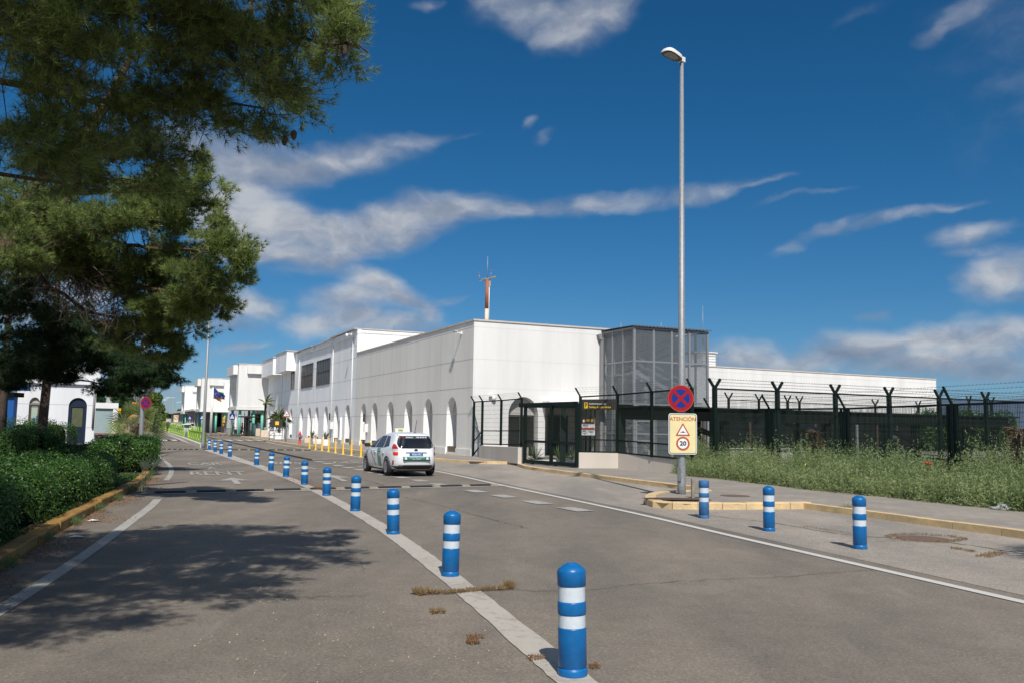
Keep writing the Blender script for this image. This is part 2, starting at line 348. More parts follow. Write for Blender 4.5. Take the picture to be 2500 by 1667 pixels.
M_SOIL = mat('soil', (.095, .06, .04), .95, .35, 1.5, .4, 40, .02, 30)
def wornpaint(name, c, wear=.5, under=(.15, .14, .125)):
    m = bpy.data.materials.new(name); m.use_nodes = True; k = NT(m.node_tree); b = k.n['Principled BSDF']
    tc = k.new('ShaderNodeTexCoord').outputs['Object']
    n1 = k.noise(tc, 9, 6, .75); n2 = k.noise(tc, .9, 4, .6); n3 = k.noise(tc, 80, 2, .6)
    f = k.math('ADD', k.math('MULTIPLY', n1, .55), k.math('ADD', k.math('MULTIPLY', n2, .3), k.math('MULTIPLY', n3, .15)))
    col = k.ramp(f, [(wear - .1, under), (wear + .03, c), (.85, tuple(min(1, x * 1.1) for x in c))])
    k.link(col, b.inputs['Base Color']); b.inputs['Roughness'].default_value = .8; MATS[name] = m; return m
M_LINE = wornpaint('white road paint', (.52, .50, .46), .40); M_LINE2 = wornpaint('faded road paint', (.36, .345, .315), .46); M_STRIP = wornpaint('worn white strip', (.42, .385, .335), .47, (.25, .22, .185))
def paving():
    m = bpy.data.materials.new('paving tiles'); m.use_nodes = True; k = NT(m.node_tree); b = k.n['Principled BSDF']
    tc = k.new('ShaderNodeTexCoord').outputs['Object']; mp = k.new('ShaderNodeMapping'); mp.inputs['Rotation'].default_value = (0, 0, R(-24)); k.link(tc, mp.inputs[0])
    br = k.new('ShaderNodeTexBrick'); br.inputs['Scale'].default_value = 1.; br.inputs['Brick Width'].default_value = .4; br.inputs['Row Height'].default_value = .2; br.inputs['Mortar Size'].default_value = .006
    br.inputs['Color1'].default_value = (.30, .27, .235, 1); br.inputs['Color2'].default_value = (.265, .24, .21, 1); br.inputs['Mortar'].default_value = (.15, .13, .11, 1); k.link(mp.outputs[0], br.inputs['Vector'])
    n = k.noise(tc, .7, 5, .65); c = k.mix(1., br.outputs[0], k.ramp(n, [(.3, (.8,) * 3), (.7, (1.15, 1.12, 1.06))]), 'MULTIPLY')
    c = k.mix(1., c, k.ramp(k.noise(tc, 60, 2), [(.3, (.9,) * 3), (.7, (1.1,) * 3)]), 'MULTIPLY')
    k.link(c, b.inputs['Base Color']); b.inputs['Roughness'].default_value = .9; MATS['paving tiles'] = m; return m
M_PAVE = paving()
def kerbmat(name, c, dirt):
    m = bpy.data.materials.new(name); m.use_nodes = True; k = NT(m.node_tree); b = k.n['Principled BSDF']; tc = k.new('ShaderNodeTexCoord').outputs['Object']
    f = k.ramp(k.noise(tc, 2.2, 6, .72), [(.44, (1,) * 3), (.62, (0,) * 3)]); col = k.mix(k.math('MULTIPLY', f, .55), c, dirt)
    col = k.mix(1., col, k.ramp(k.noise(tc, 30, 4, .7), [(.3, (.88,) * 3), (.7, (1.1,) * 3)]), 'MULTIPLY')
    k.link(col, b.inputs['Base Color']); b.inputs['Roughness'].default_value = .8
    bp = k.new('ShaderNodeBump'); bp.inputs['Distance'].default_value = .006; k.link(k.noise(tc, 18, 5, .7), bp.inputs['Height']); k.link(bp.outputs[0], b.inputs['Normal'])
    MATS[name] = m; return m
M_KERB = kerbmat('yellow painted kerb', (.72, .52, .26), (.42, .32, .20)); M_KERBL = kerbmat('ochre painted kerb', (.40, .22, .045), (.13, .085, .04)); M_KERBW = kerbmat('white painted kerb', (.66, .60, .52), (.42, .37, .31))
PZ = .12
g = MB(); g.quad((-6000, -400, -.02), (6000, -400, -.02), (6000, 9000, -.02), (-6000, 9000, -.02)); struct(g.build('ground', M_GROUND))
# kerb line of the right pavement, from beside the camera to the far end of the terminal
KR = [G(2900, 1372), G(2500, 1311), G(2240, 1276), G(1981, 1241)]
KI = [G(1981, 1241.2), G(1900, 1242.5), G(1800, 1243.5), G(1675, 1243), G(1620, 1241), G(1590, 1237), G(1574, 1229), G(1578, 1220), G(1600, 1213.5), G(1640, 1209.5), G(1685, 1208), G(1722, 1207)]
KB = [G(1716, 1200), G(1640, 1191.5), G(1528, 1177), G(1400, 1160), G(1300, 1147), G(1279, 1143)]
KD = [G(1262, 1137), G(1268, 1133)]
KF = [G(1240, 1132.5), G(1150, 1131), G(1060, 1124), G(909, 1108), G(825, 1096.5), G(767, 1092.5), G(720, 1087), G(680, 1081), G(649, 1076), G(564, 1062), G(505, 1052), G(476, 1048.6), G(455, 1044.8), G(440, 1041.6)]
KALL = KR + KI + KB + KD + KF
far = [Vector((-100, 330, 0)), Vector((-60, 330, 0)), Vector((160, 200, 0)), Vector((160, 0, 0)), Vector((14, 6, 0))]
g = MB(); g.poly(KALL + far, PZ); struct(g.build('pavement', M_PAVE))
g = MB(); g.poly([(-220, -15, 0), (60, -15, 0), (60, 30, 0), (30, 60, 0), (-20, 340, 0), (-220, 340, 0)], .0); struct(g.build('road', M_ROAD))
WL = [G(*p) for p in ((2900, 1561), (2500, 1470), (1807, 1312.5), (1520, 1246), (1222, 1183), (1073, 1151), (902, 1119.5), (807.6, 1104), (766.7, 1098.4), (680, 1084.3), (649.5, 1077.6))]
# rough lighter bay between the white line and the kerb
g = MB(); inner = [Vector((p.x + .35, p.y, 0)) for p in WL[:7]]
g.poly(inner + [KF[3]] + KF[:3][::-1] + KD[::-1] + KB[::-1] + KI[::-1] + KR[::-1], .004); struct(g.build('parking_bay', M_BAY))
def kerb(pts, w, z1, m, name, blk=.9, jit=.004, inward=1, z0=-.01, chamfer=.02):
    """row of kerb stones, each with its own slightly different height, in one mesh"""
    mb = MB(); P_ = [Vector((p.x, p.y, 0)) for p in pts]
    seg = [(P_[i], P_[i + 1]) for i in range(len(P_) - 1)]; L = sum((b - a).length for a, b in seg)
    def at(s):
        for a, b in seg:
            l = (b - a).length
            if s <= l or (a, b) == seg[-1]: return a + (b - a) * min(1, s / l), (b - a).normalized()
            s -= l
    n = max(1, int(L / blk)); rnd = random.Random(5)
    for i in range(n):
        a, da = at(i * L / n + .006); b, db = at((i + 1) * L / n - .006); zz = z1 + rnd.uniform(-jit, jit); off = rnd.uniform(-jit, jit)
        na = Vector((-da.y, da.x, 0)) * inward; nb = Vector((-db.y, db.x, 0)) * inward
        prof = [(off, z0), (off, zz - chamfer), (off + chamfer * .7, zz), (w, zz), (w, z0)]
        vs = [Vector((a.x + na.x * q, a.y + na.y * q, z)) for q, z in prof] + [Vector((b.x + nb.x * q, b.y + nb.y * q, z)) for q, z in prof]
        fs = [(0, 1, 6, 5), (1, 2, 7, 6), (2, 3, 8, 7), (3, 4, 9, 8), (4, 3, 2, 1, 0), (5, 6, 7, 8, 9)]
        mb.add(vs, fs if inward < 0 else [f[::-1] for f in fs])
    return mb.build(name, m)
struct(kerb(KR[::-1], .22, PZ + .012, M_KERB, 'kerb', .95, inward=-1))
struct(kerb(smooth_pts(KI, 3), .26, PZ + .03, M_KERB, 'kerb', .55, inward=-1))
struct(kerb(KB, .2, PZ + .012, M_KERB, 'kerb', 1., inward=-1)); struct(kerb([KB[-1]] + KD + [KF[0]], .2, PZ + .004, M_KERB, 'kerb', 1., inward=-1)); struct(kerb(KF, .2, PZ + .012, M_KERB, 'kerb', 1., inward=-1))
KL = [G(*p) for p in ((-420, 1640), (-200, 1515), (0, 1392), (60, 1352), (130, 1306), (200, 1266), (270, 1226), (326, 1195), (345, 1182), (362, 1166), (374, 1145), (378, 1122), (377, 1104), (370, 1091), (345, 1087))]
struct(kerb(KL, .2, .15, M_KERBL, 'kerb', .8, jit=.012, inward=1))
inn = [Vector((p.x, p.y, 0)) for p in KL]
g = MB(); g.poly(inn + [Vector((-70, 62, 0)), Vector((-70, -5, 0))], .10); struct(g.build('planting_bed', M_SOIL))
# ---- painted markings
def ln(pts, w, z=.006, m=M_LINE, name='road_marking'): g = MB(); g.strip(smooth_pts(pts, 5), w, z); return struct(g.build(name, m))
ln(WL, .15, .009)
ln([G(*p) for p in ((-330, 1690), (-120, 1562), (0, 1489), (142, 1398), (230, 1338), (310, 1279), (366, 1237), (385, 1218))], .17, m=M_LINE2)
ln([G(*p) for p in ((378, 1099), (394, 1118), (410, 1131), (418, 1143), (416, 1158), (405, 1172))], .16, m=M_LINE2)
BOL = [(1398, 1658), (1099, 1409), (960, 1305), (867, 1248), (797, 1210), (743, 1183), (698, 1164), (661, 1149), (626, 1135)]
BOL2 = [(561, 1115), (540, 1107.5), (525, 1102.5), (511, 1097.5)]
strip_pts = [G(1790, 1960), G(1530, 1770)] + [G(*p) for p in BOL] + [G(590, 1124), G(550, 1110), G(506, 1096)]
g = MB(); rs_ = random.Random(8); sp_ = smooth_pts(strip_pts, 22); nn = len(sp_); ws = [rs_.uniform(.93, 1.06) * v for v in [.28 if i < nn * .62 else .28 + .5 * (i / nn - .62) / .38 for i in range(nn)]]
g.strip(sp_, ws, .008); struct(g.build('road_marking', M_STRIP))
ds = [(1404, 1243), (1310, 1226), (1230, 1211), (1160, 1198.5), (1072, 1182), (1024, 1172.5), (980, 1165), (938, 1157.7), (906, 1152), (878, 1146), (851, 1141), (825, 1136), (800, 1131), (780, 1126.5)]
g = MB(); dp = [G(*p) for p in ds]
for i, p in enumerate(dp):
    d = (dp[min(i + 1, len(dp) - 1)] - dp[max(0, i - 1)]).normalized(); l = .46 if i < 8 else .52
    g.strip([p - d * l, p + d * l], .42, .012)
struct(g.build('road_marking', M_LINE2))
ln([G(400, 1123.4), G(570, 1122.5), G(760, 1121.5), G(900, 1120)], .32, .014, M_LINE2)
ln([G(441, 1078.5), G(380, 1078)], .3, .01); ln([G(505, 1078.2), G(646, 1077.8)], .3, .01)
ln([G(494, 1094), G(470, 1084), G(445, 1074.5), G(425, 1066), G(400, 1056.5)], .2, .012); 
# lettering painted on the lanes
def roadtext(body, px0, px1, py, length, m=M_LINE2, axis=None):
    a, b = G(px0, py), G(px1, py); c = (a + b) / 2; wdt = (b - a).length
    y = Vector((c.x * .9, c.y, 0)).normalized() if axis is None else axis; x = Vector((y.y, -y.x, 0))
    o = text(body, 1., m, None, Matrix.Identity(4), 'road_marking', ext=0, bold=.012)
    me = o.data; xs = [v.co.x for v in me.vertices]; ys = [v.co.y for v in me.vertices]
    sx = wdt / (max(xs) - min(xs)); sy = length / (max(ys) - min(ys)); cx = (max(xs) + min(xs)) / 2; cy = (max(ys) + min(ys)) / 2
    for v in me.vertices:
        q = c + x * ((v.co.x - cx) * sx) + y * ((v.co.y - cy) * sy); v.co = (q.x, q.y, .0115)
    return struct(o)
lane = (G(530, 1120) - G(620, 1200)).normalized()
roadtext('CAR', 458, 541, 1131.5, 2.4, axis=lane); roadtext('A', 506, 527, 1142, 1.7, axis=lane); roadtext('RENT', 464, 600, 1154.5, 2.2, axis=lane)
roadtext('BUS', 655, 736, 1130, 2.2); roadtext('A', 714, 778, 1141.5, 1.7); roadtext('TAXI', 806, 888, 1128.5, 1.9); roadtext('A', 870, 905, 1138, 1.6)
def arrow(px, py, axis, l=2.3, w=.62):
    c = G(px, py); x = Vector((axis.y, -axis.x, 0)); g = MB()
    f = lambda u, v: tuple(c + x * u + axis * v)[:2] + (.0125,)
    g.poly([f(-.09, -l / 2), f(.09, -l / 2), f(.09, .1), f(w / 2, .0), f(0, l / 2), f(-w / 2, .0), f(-.09, .1)]); return struct(g.build('road_marking', M_LINE2))
arrow(573, 1173, lane, 3.1, .95); ax2 = (G(770, 1130) - G(900, 1175)).normalized(); arrow(822, 1166, ax2, 3.6, .85)
# zebra crossings on low raised tables
M_TAR = asphalt('dark fresh asphalt', (.045, .043, .042), cracks=False)
def zebra(px0, px1, n, skew):
    a, b = G(px0, 1076), G(px1, 1076); t = MB()
    y = Vector((-.40, .916, 0)); t.prism([a - y * .5, b - y * .5, b + y * 6.5, a + y * 6.5], 0, .035); struct(t.build('crossing_table', M_TAR))
    g = MB()
    for i in range(n):
        q = a + (b - a) * ((i + .5) / n); h = (b - a) / n * .27
        g.quad(*[tuple(v)[:2] + (.04,) for v in (q - h * .9, q + h * .9, q + h * 1.25 + y * 5.6, q - h * 1.25 + y * 5.6)])
    struct(g.build('road_marking', M_LINE))
zebra(340, 441, 4, 0); zebra(505, 652, 6, 0)
# darker patches, cracks with dry growth, bollard-row stains
M_CRACK = mat('crack filler', (.045, .04, .034), .95, .3, 6)
def crack(pts, w=.012, seed=1):
    r_ = random.Random(seed); P_ = smooth_pts([G(*p) for p in pts], 14)
    P_ = [p + Vector((r_.uniform(-1, 1) * .025, r_.uniform(-1, 1) * .04, 0)) for p in P_]; g = MB(); g.strip(P_, [w * r_.uniform(.4, 1.5) for _ in P_], .0075); return struct(g.build('road_crack', M_CRACK))
crack([(1000, 1449), (1180, 1441), (1400, 1442), (1600, 1422), (1900, 1408), (2130, 1390)], .009, 2); crack([(900, 1454), (700, 1458), (560, 1462)], .008, 3)
crack([(990, 1213), (1100, 1240), (1180, 1262), (1290, 1290)], .014, 4); crack([(700, 1130), (790, 1148), (850, 1160), (940, 1185)], .016, 5)
crack([(385, 1118), (430, 1103), (480, 1099)], .02, 6); crack([(372, 1121), (400, 1112), (448, 1106)], .05, 7)
crack([(1700, 1255), (1880, 1275), (2060, 1304), (2300, 1322), (2500, 1352)], .03, 8); crack([(806, 1315), (850, 1342), (880, 1372), (890, 1400)], .004, 9)
# ------------------------------------------------------------------ terminal buildings
D1 = Vector((-.4102, .9120, 0)); NO = Vector((-D1.y, D1.x, 0)); D2 = -NO     # along the street, out to the street, along the side
C0 = Vector((-2.13, 48.92, 0)); ZU = Vector((0, 0, 1))
def fp(t, n=0., z=0.): return C0 + D1 * t + NO * n + ZU * z
def stucco(name, c, streak=.085, rough=.85):
    return mat(name, c, rough, streak, .7, .05, 34, .006, 50, spec=.2, stretch=(1, 1, .12))
M_GREY = stucco('grey stucco', (.80, .765, .70)); M_WHITE = stucco('white stucco', (.73, .72, .695)); M_PALE = stucco('pale stucco', (.89, .885, .875)); M_JOINT = mat('wall joint', (.40, .38, .35), .9, .1)
M_JW = mat('pale joint', (.62, .61, .58), .9, .05); M_COP = mat('coping', (.56, .50, .44), .7, .12); M_DGLASS = mat('dark window glass', (.018, .018, .017), .12, .2, spec=.5); M_BRFRAME = mat('brown window frame', (.085, .062, .045), .5, .1)
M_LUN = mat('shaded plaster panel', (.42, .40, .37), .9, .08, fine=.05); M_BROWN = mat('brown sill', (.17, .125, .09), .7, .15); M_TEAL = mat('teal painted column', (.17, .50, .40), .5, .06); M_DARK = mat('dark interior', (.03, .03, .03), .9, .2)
M_GALV = mat('galvanised steel', (.27, .28, .285), .5, .2, 22, .08, 90, metal=.3); M_STEELW = mat('white painted steel', (.72, .72, .70), .4, .05)
def arch_curve(hw, spring, top, n=14, a0=0):
    """points from left springing over the crown to the right springing: (u, z)"""
    return [(-hw * math.cos(PI * i / n), spring + (top - spring) * math.sin(PI * i / n)) for i in range(n + 1)]
def arched_wall(mb, org, du, nrm, u0, u1, z0, z1, arches, depth=.5, mi=0, mrev=0):
    """flat wall from u0 to u1 with arched openings [(uc, hw, sill, spring, top)]; org + du*u + z; reveals go to -nrm*depth"""
    org = Vector(org); P_ = lambda u, z, d=0.: org + du * u + ZU * z - nrm * d
    mb.m(mi); cur = u0
    for uc, hw, sill, spring, top in sorted(arches):
        a, b = uc - hw, uc + hw
        mb.quad(P_(cur, z0), P_(a, z0), P_(a, z1), P_(cur, z1))
        if sill > z0: mb.quad(P_(a, z0), P_(b, z0), P_(b, sill), P_(a, sill))
        cv = [(uc + u, z) for u, z in arch_curve(hw, spring, top)]
        mid = len(cv) // 2
        for i in range(len(cv) - 1):
            mb.quad(P_(*cv[i]), P_(*cv[i + 1]), P_(cv[i + 1][0], z1), P_(cv[i][0], z1))
        ring = [(a, sill)] + cv + [(b, sill)]
        mb.m(mrev)
        for i in range(len(ring) - 1): mb.quad(P_(*ring[i]), P_(ring[i][0], ring[i][1], depth), P_(ring[i + 1][0], ring[i + 1][1], depth), P_(*ring[i + 1]))
        if sill > z0: mb.quad(P_(b, sill), P_(b, sill, depth), P_(a, sill, depth), P_(a, sill))
        mb.m(mi); cur = b
    mb.quad(P_(cur, z0), P_(u1, z0), P_(u1, z1), P_(cur, z1))
def lunette(mb, org, du, nrm, uc, hw, spring, top, d):
    org = Vector(org); cv = [(uc + u, z) for u, z in arch_curve(hw, spring, top)]
    mb.add([org + du * u + ZU * z - nrm * d for u, z in cv], [tuple(range(len(cv)))])
def grid_lines(mb, org, du, nrm, u0, u1, zs, us, zr, off=.004, w=.022):
    """thin joint lines standing 2-3 mm proud of a wall"""
    org = Vector(org)
    for z in zs:
        a = org + du * u0 + ZU * (z - w / 2) + nrm * off; mb.quad(a, a + du * (u1 - u0), a + du * (u1 - u0) + ZU * w, a + ZU * w)
    for u in us:
        a = org + du * (u - w / 3) + ZU * zr[0] + nrm * (off + .001); mb.quad(a, a + du * w * .6, a + du * w * .6 + ZU * (zr[1] - zr[0]), a + ZU * (zr[1] - zr[0]))
AR1 = [3.28, 7.55, 11.63, 15.9, 20.1, 23.35]
AR2 = [28.6, 32.75, 36.9, 41.0, 44.55, 48.7, 54.6, 59.65, 64.6, 69.9]
def glazed_arch(root, t, hw=.86, sill=.58, spring=2.45, top=3.46, d=.42):
    """panel, dark door and sill of one street arch"""
    mb = MB(); org = fp(t)
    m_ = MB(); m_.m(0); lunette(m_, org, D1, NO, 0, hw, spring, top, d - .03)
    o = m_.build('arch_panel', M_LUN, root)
    g = MB(); a = org - NO * (d + .34)
    g.quad(a - D1 * hw + ZU * sill, a + D1 * hw + ZU * sill, a + D1 * hw + ZU * spring, a - D1 * hw + ZU * spring)
    # side cheeks and ceiling of the deeper door niche
    q0, q1 = org - NO * d, org - NO * (d + .34)
    g.m(1)
    for s in (-1, 1): g.quad(q0 + D1 * hw * s + ZU * sill, q1 + D1 * hw * s + ZU * sill, q1 + D1 * hw * s + ZU * spring, q0 + D1 * hw * s + ZU * spring)
    g.quad(q0 - D1 * hw + ZU * spring, q0 + D1 * hw + ZU * spring, q1 + D1 * hw + ZU * spring, q1 - D1 * hw + ZU * spring)
    g.quad(q0 - D1 * hw + ZU * sill, q0 + D1 * hw + ZU * sill, q1 + D1 * hw + ZU * sill, q1 - D1 * hw + ZU * sill)
    win = g.build('window', [M_DGLASS, M_PALE], root)
    f = MB()
    for u in (-hw + .04, -.28, .30, hw - .04): f.bar(a + D1 * u + NO * .03 + ZU * sill, a + D1 * u + NO * .03 + ZU * (spring - .01), .07, .05)
    for z in (sill + .04, 1.0, spring - .05): f.bar(a - D1 * (hw - .08) + NO * .03 + ZU * z, a + D1 * (hw - .08) + NO * .03 + ZU * z, .06, .045)
    f.build('frame', M_BRFRAME, win)
    s = MB(); s.obox(org - D1 * (hw - .02) - NO * (d + .2) + ZU * (sill - .34), D1 * (hw * 2 - .04), NO * (d + .12), ZU * .34 + ZU * .002); s.build('sill', M_BROWN, win)
# --- low grey wing
T = empty('terminal_wing', label='low grey stucco terminal wing with six arches facing the street and a white side wall', cat='building')
L1, H1, W1 = 26.03, 7.62, 14.2
wm = MB(); arched_wall(wm, fp(0), D1, NO, 0, L1, 0, H1, [(t, .86, .24, 2.45, 3.46) for t in AR1], .42, 0, 2)
wm.m(3).m(0)
wm.build('street_wall', [M_GREY, M_JOINT, M_PALE], T)
jm = MB(); grid_lines(jm, fp(0), D1, NO, .02, L1 - .02, [2.46, 3.92, 5.5, 7.28], [1.4, 5.4, 9.55, 13.7, 17.95, 21.75, 24.9, 3.28, 7.55, 11.63, 15.9, 20.1], (3.93, 7.25)); jm.build('wall_joints', M_JOINT, T)
cur = 0
for t in AR1 + [L1 + .86]: MB().obox(fp(cur, .0), D1 * (t - .86 - cur), NO * .05, ZU * .5).build('plinth', M_GREY, T); cur = t + .86
for t in AR1: glazed_arch(T, t)
# side wall toward the camera, with one wide arch and an entrance recess
sw = MB(); SD = -D1
arched_wall(sw, fp(0), D2, SD, 0, 4.5, 0, H1, [(3.12, .93, .14, 2.45, 3.48)], .5, 0, 0)
P3 = lambda u, d, z: fp(0) + D2 * u + D1 * d + ZU * z
sw.quad(P3(4.5, 0, 2.95), P3(8.28, 0, 2.95), P3(8.28, 0, H1), P3(4.5, 0, H1)); sw.quad(P3(8.28, 0, 0), P3(W1, 0, 0), P3(W1, 0, H1), P3(8.28, 0, H1))
sw.m(1)
sw.quad(P3(4.5, 0, 0), P3(4.5, 3.0, 0), P3(4.5, 3.0, 2.95), P3(4.5, 0, 2.95)); sw.quad(P3(8.28, 0, 0), P3(8.28, 3.0, 0), P3(8.28, 3.0, 2.95), P3(8.28, 0, 2.95))
sw.quad(P3(4.5, 3.0, 0), P3(8.28, 3.0, 0), P3(8.28, 3.0, 2.95), P3(4.5, 3.0, 2.95)); sw.quad(P3(4.5, 0, 2.95), P3(8.28, 0, 2.95), P3(8.28, 3.0, 2.95), P3(4.5, 3.0, 2.95))
sw.build('side_wall', [M_WHITE, M_LUN], T)
jm = MB(); grid_lines(jm, fp(0), D2, SD, 0.02, 8.2, [3.9, 5.5, 7.28], [4.3, 6.9, 2.1], (3.6, 7.26), w=.018); jm.build('wall_joints', M_JW, T)
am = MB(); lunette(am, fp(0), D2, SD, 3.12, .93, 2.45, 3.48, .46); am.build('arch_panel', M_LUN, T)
g = MB(); a = fp(0) + D1 * .52; g.quad(a + D2 * 2.19 + ZU * .14, a + D2 * 4.05 + ZU * .14, a + D2 * 4.05 + ZU * 2.45, a + D2 * 2.19 + ZU * 2.45); wn = g.build('window', M_DGLASS, T)
f = MB()
for u in (2.23, 3.12, 4.01): f.bar(a + D2 * u - D1 * .03 + ZU * .14, a + D2 * u - D1 * .03 + ZU * 2.4, .07, .05)
f.bar(a + D2 * 2.27 - D1 * .03 + ZU * 2.38, a + D2 * 3.97 - D1 * .03 + ZU * 2.38, .06); f.build('frame', M_BRFRAME, wn)
d = MB(); a = fp(0) + D1 * 2.95; d.quad(a + D2 * 6.2 + ZU * .12, a + D2 * 7.5 + ZU * .12, a + D2 * 7.5 + ZU * 2.5, a + D2 * 6.2 + ZU * 2.5); dr = d.build('door', M_DGLASS, T)
f = MB()
for u in (6.2, 7.1, 7.5): f.bar(a + D2 * u - D1 * .04 + ZU * .12, a + D2 * u - D1 * .04 + ZU * 2.5, .1, .06)
f.bar(a + D2 * 6.2 - D1 * .04 + ZU * 2.5, a + D2 * 7.5 - D1 * .04 + ZU * 2.5, .1, .06); f.build('frame', M_BRFRAME, dr)
f = MB(); f.obox(fp(0) + D2 * 4.3 - D1 * .9 + ZU * 2.955, D2 * 3.98, D1 * .899, ZU * .3); f.build('entrance_canopy', M_WHITE, T)
# coping, roof deck
cp = MB(); cp.obox(fp(-.06, .06, H1), D1 * (L1 + .06), -NO * .36, ZU * .09); cp.obox(fp(-.06, -.302, H1), D1 * .36, D2 * (W1 - .3), ZU * .088); cp.build('coping', M_COP, T)
rf = MB(); rf.quad(fp(.3, -.3, H1 - .25), fp(L1 + .02, -.3, H1 - .25), fp(L1 + .02, -W1, H1 - .25), fp(.3, -W1, H1 - .25)); rf.build('roof', mat('roof gravel', (.4, .38, .35), .95, .2, 3), T)
# --- tall white hall
Hh = empty('terminal_hall', label='tall white terminal hall with two dark grid windows above a row of arches', cat='building')
T0, T1_, H2 = 26.05, 112, 9.35
wm = MB(); arched_wall(wm, fp(0), D1, NO, T0, T1_, 0, H2, [(t, .86, .24, 2.45, 3.46) for t in AR2] + [(t, .86, .24, 2.45, 3.46) for t in (75, 80, 88, 93, 98, 103, 108)], .42, 0, 0)
wm.quad(fp(T0, 0, H1 - .3), fp(T0, -26, H1 - .3), fp(T0, -26, H2), fp(T0, 0, H2))
wm.build('street_wall', [M_PALE, M_JOINT], Hh)
for t in AR2[:8]: glazed_arch(Hh, t)
for t in AR2[8:] + [75, 80, 88, 93, 98, 103, 108]:
    mb = MB(); a = fp(t, -.4); mb.quad(a - D1 * .86 + ZU * .24, a + D1 * .86 + ZU * .24, a + D1 * .86 + ZU * 2.45, a - D1 * .86 + ZU * 2.45); lunette(mb, fp(t), D1, NO, 0, .86, 2.45, 3.46, .4); mb.build('window', M_DGLASS, Hh)
jm = MB(); grid_lines(jm, fp(0), D1, NO, T0, 71.4, [2.46, 3.92, 5.5], [30.7, 34.8, 38.9, 42.9, 46.7, 51.8, 57, 62, 67], (3.93, 9.0)); grid_lines(jm, fp(0), D1, NO, T0, 44, [7.28, 8.3], [], (0, 0)); jm.build('wall_joints', M_JOINT, Hh)
# stepped parapet with overhanging boxes, pilaster strips
pm = MB()
for a, b, z0, z1, o in ((27.2, 33.4, 9.05, 9.55, .16), (35.0, 41.8, 9.05, 9.55, .16), (43.4, 49.6, 9.05, 9.5, .16), (53.2, 60.2, 7.6, 9.75, 1.0), (62.2, 71.0, 7.6, 9.6, 1.0)):
    pm.obox(fp(a, -.3, z0), D1 * (b - a), NO * (o + .3), ZU * (z1 - z0))
pm.build('parapet', M_PALE, Hh)
cp = MB()
for a, b, z, o in ((26.0, 35.2, 9.62, .3), (35.2, 43.6, 9.5, .26), (43.6, 53.2, 9.55, .28), (53.1, 60.3, 9.76, 1.08), (62.1, 71.1, 9.61, 1.08)):
    cp.obox(fp(a, -.4, z), D1 * (b - a - .02), NO * (o + .4), ZU * .08)
cp.obox(fp(T0 - .06, -.42, 9.621), D1 * .4, D2 * 5.5, ZU * .078); cp.obox(fp(T0 - .06, -5.95, 9.2), D1 * .4, D2 * 5, ZU * .08); cp.obox(fp(T0 - .06, -11, 9.5), D1 * .4, D2 * 15, ZU * .08)
cp.build('coping', M_COP, Hh)
sp_ = MB(); sp_.obox(fp(T0, -.02, H2 - .1), D1 * .3, D2 * 5.5, ZU * .36); sp_.obox(fp(T0, -11, H2 - .1), D1 * .3, D2 * 15, ZU * .24); sp_.obox(fp(26.02, -.28, H2 - .1), D1 * 9.2, NO * .3, ZU * .36); sp_.obox(fp(35.23, -.28, H2 - .1), D1 * 18, NO * .29, ZU * .24); sp_.build('parapet', M_PALE, Hh)
for a, b in ((35.75, 41.6), (43.45, 49.3)):
    g = MB(); z0, z1 = 5.55, 7.9; g.obox(fp(a, .0, z0), D1 * (b - a), NO * .02, ZU * (z1 - z0)); w = g.build('window', mat('tinted facade glass', (.035, .033, .032), .15, .3, 1.2), Hh)
    f = MB(); nb = 8
    for i in range(nb + 1): f.bar(fp(a + (b - a) * i / nb, .04, z0), fp(a + (b - a) * i / nb, .04, z1), .05, .05, up=NO)
    for z in (z0, 6.8, z1): f.bar(fp(a - .02, .045, z), fp(b + .02, .045, z), .05, .05, up=NO)
    f.build('frame', M_BRFRAME, w)
g = MB(); g.obox(fp(53.3, 0, 5.6), D1 * 1.9, NO * .02, ZU * 2.2); w = g.build('window', MATS['tinted facade glass'], Hh)
f = MB(); [f.bar(fp(t, .04, 5.6), fp(t, .04, 7.8), .05, .05, up=NO) for t in (53.3, 54.2, 55.2)]; f.build('frame', M_BRFRAME, w)
for t in (27.3, 34.6, 50.6, 60.9):
    g = MB(); g.tube([fp(t, .05, .3), fp(t, .05, 9.0)], .035, 8); g.build('downpipe', M_STEELW, Hh)
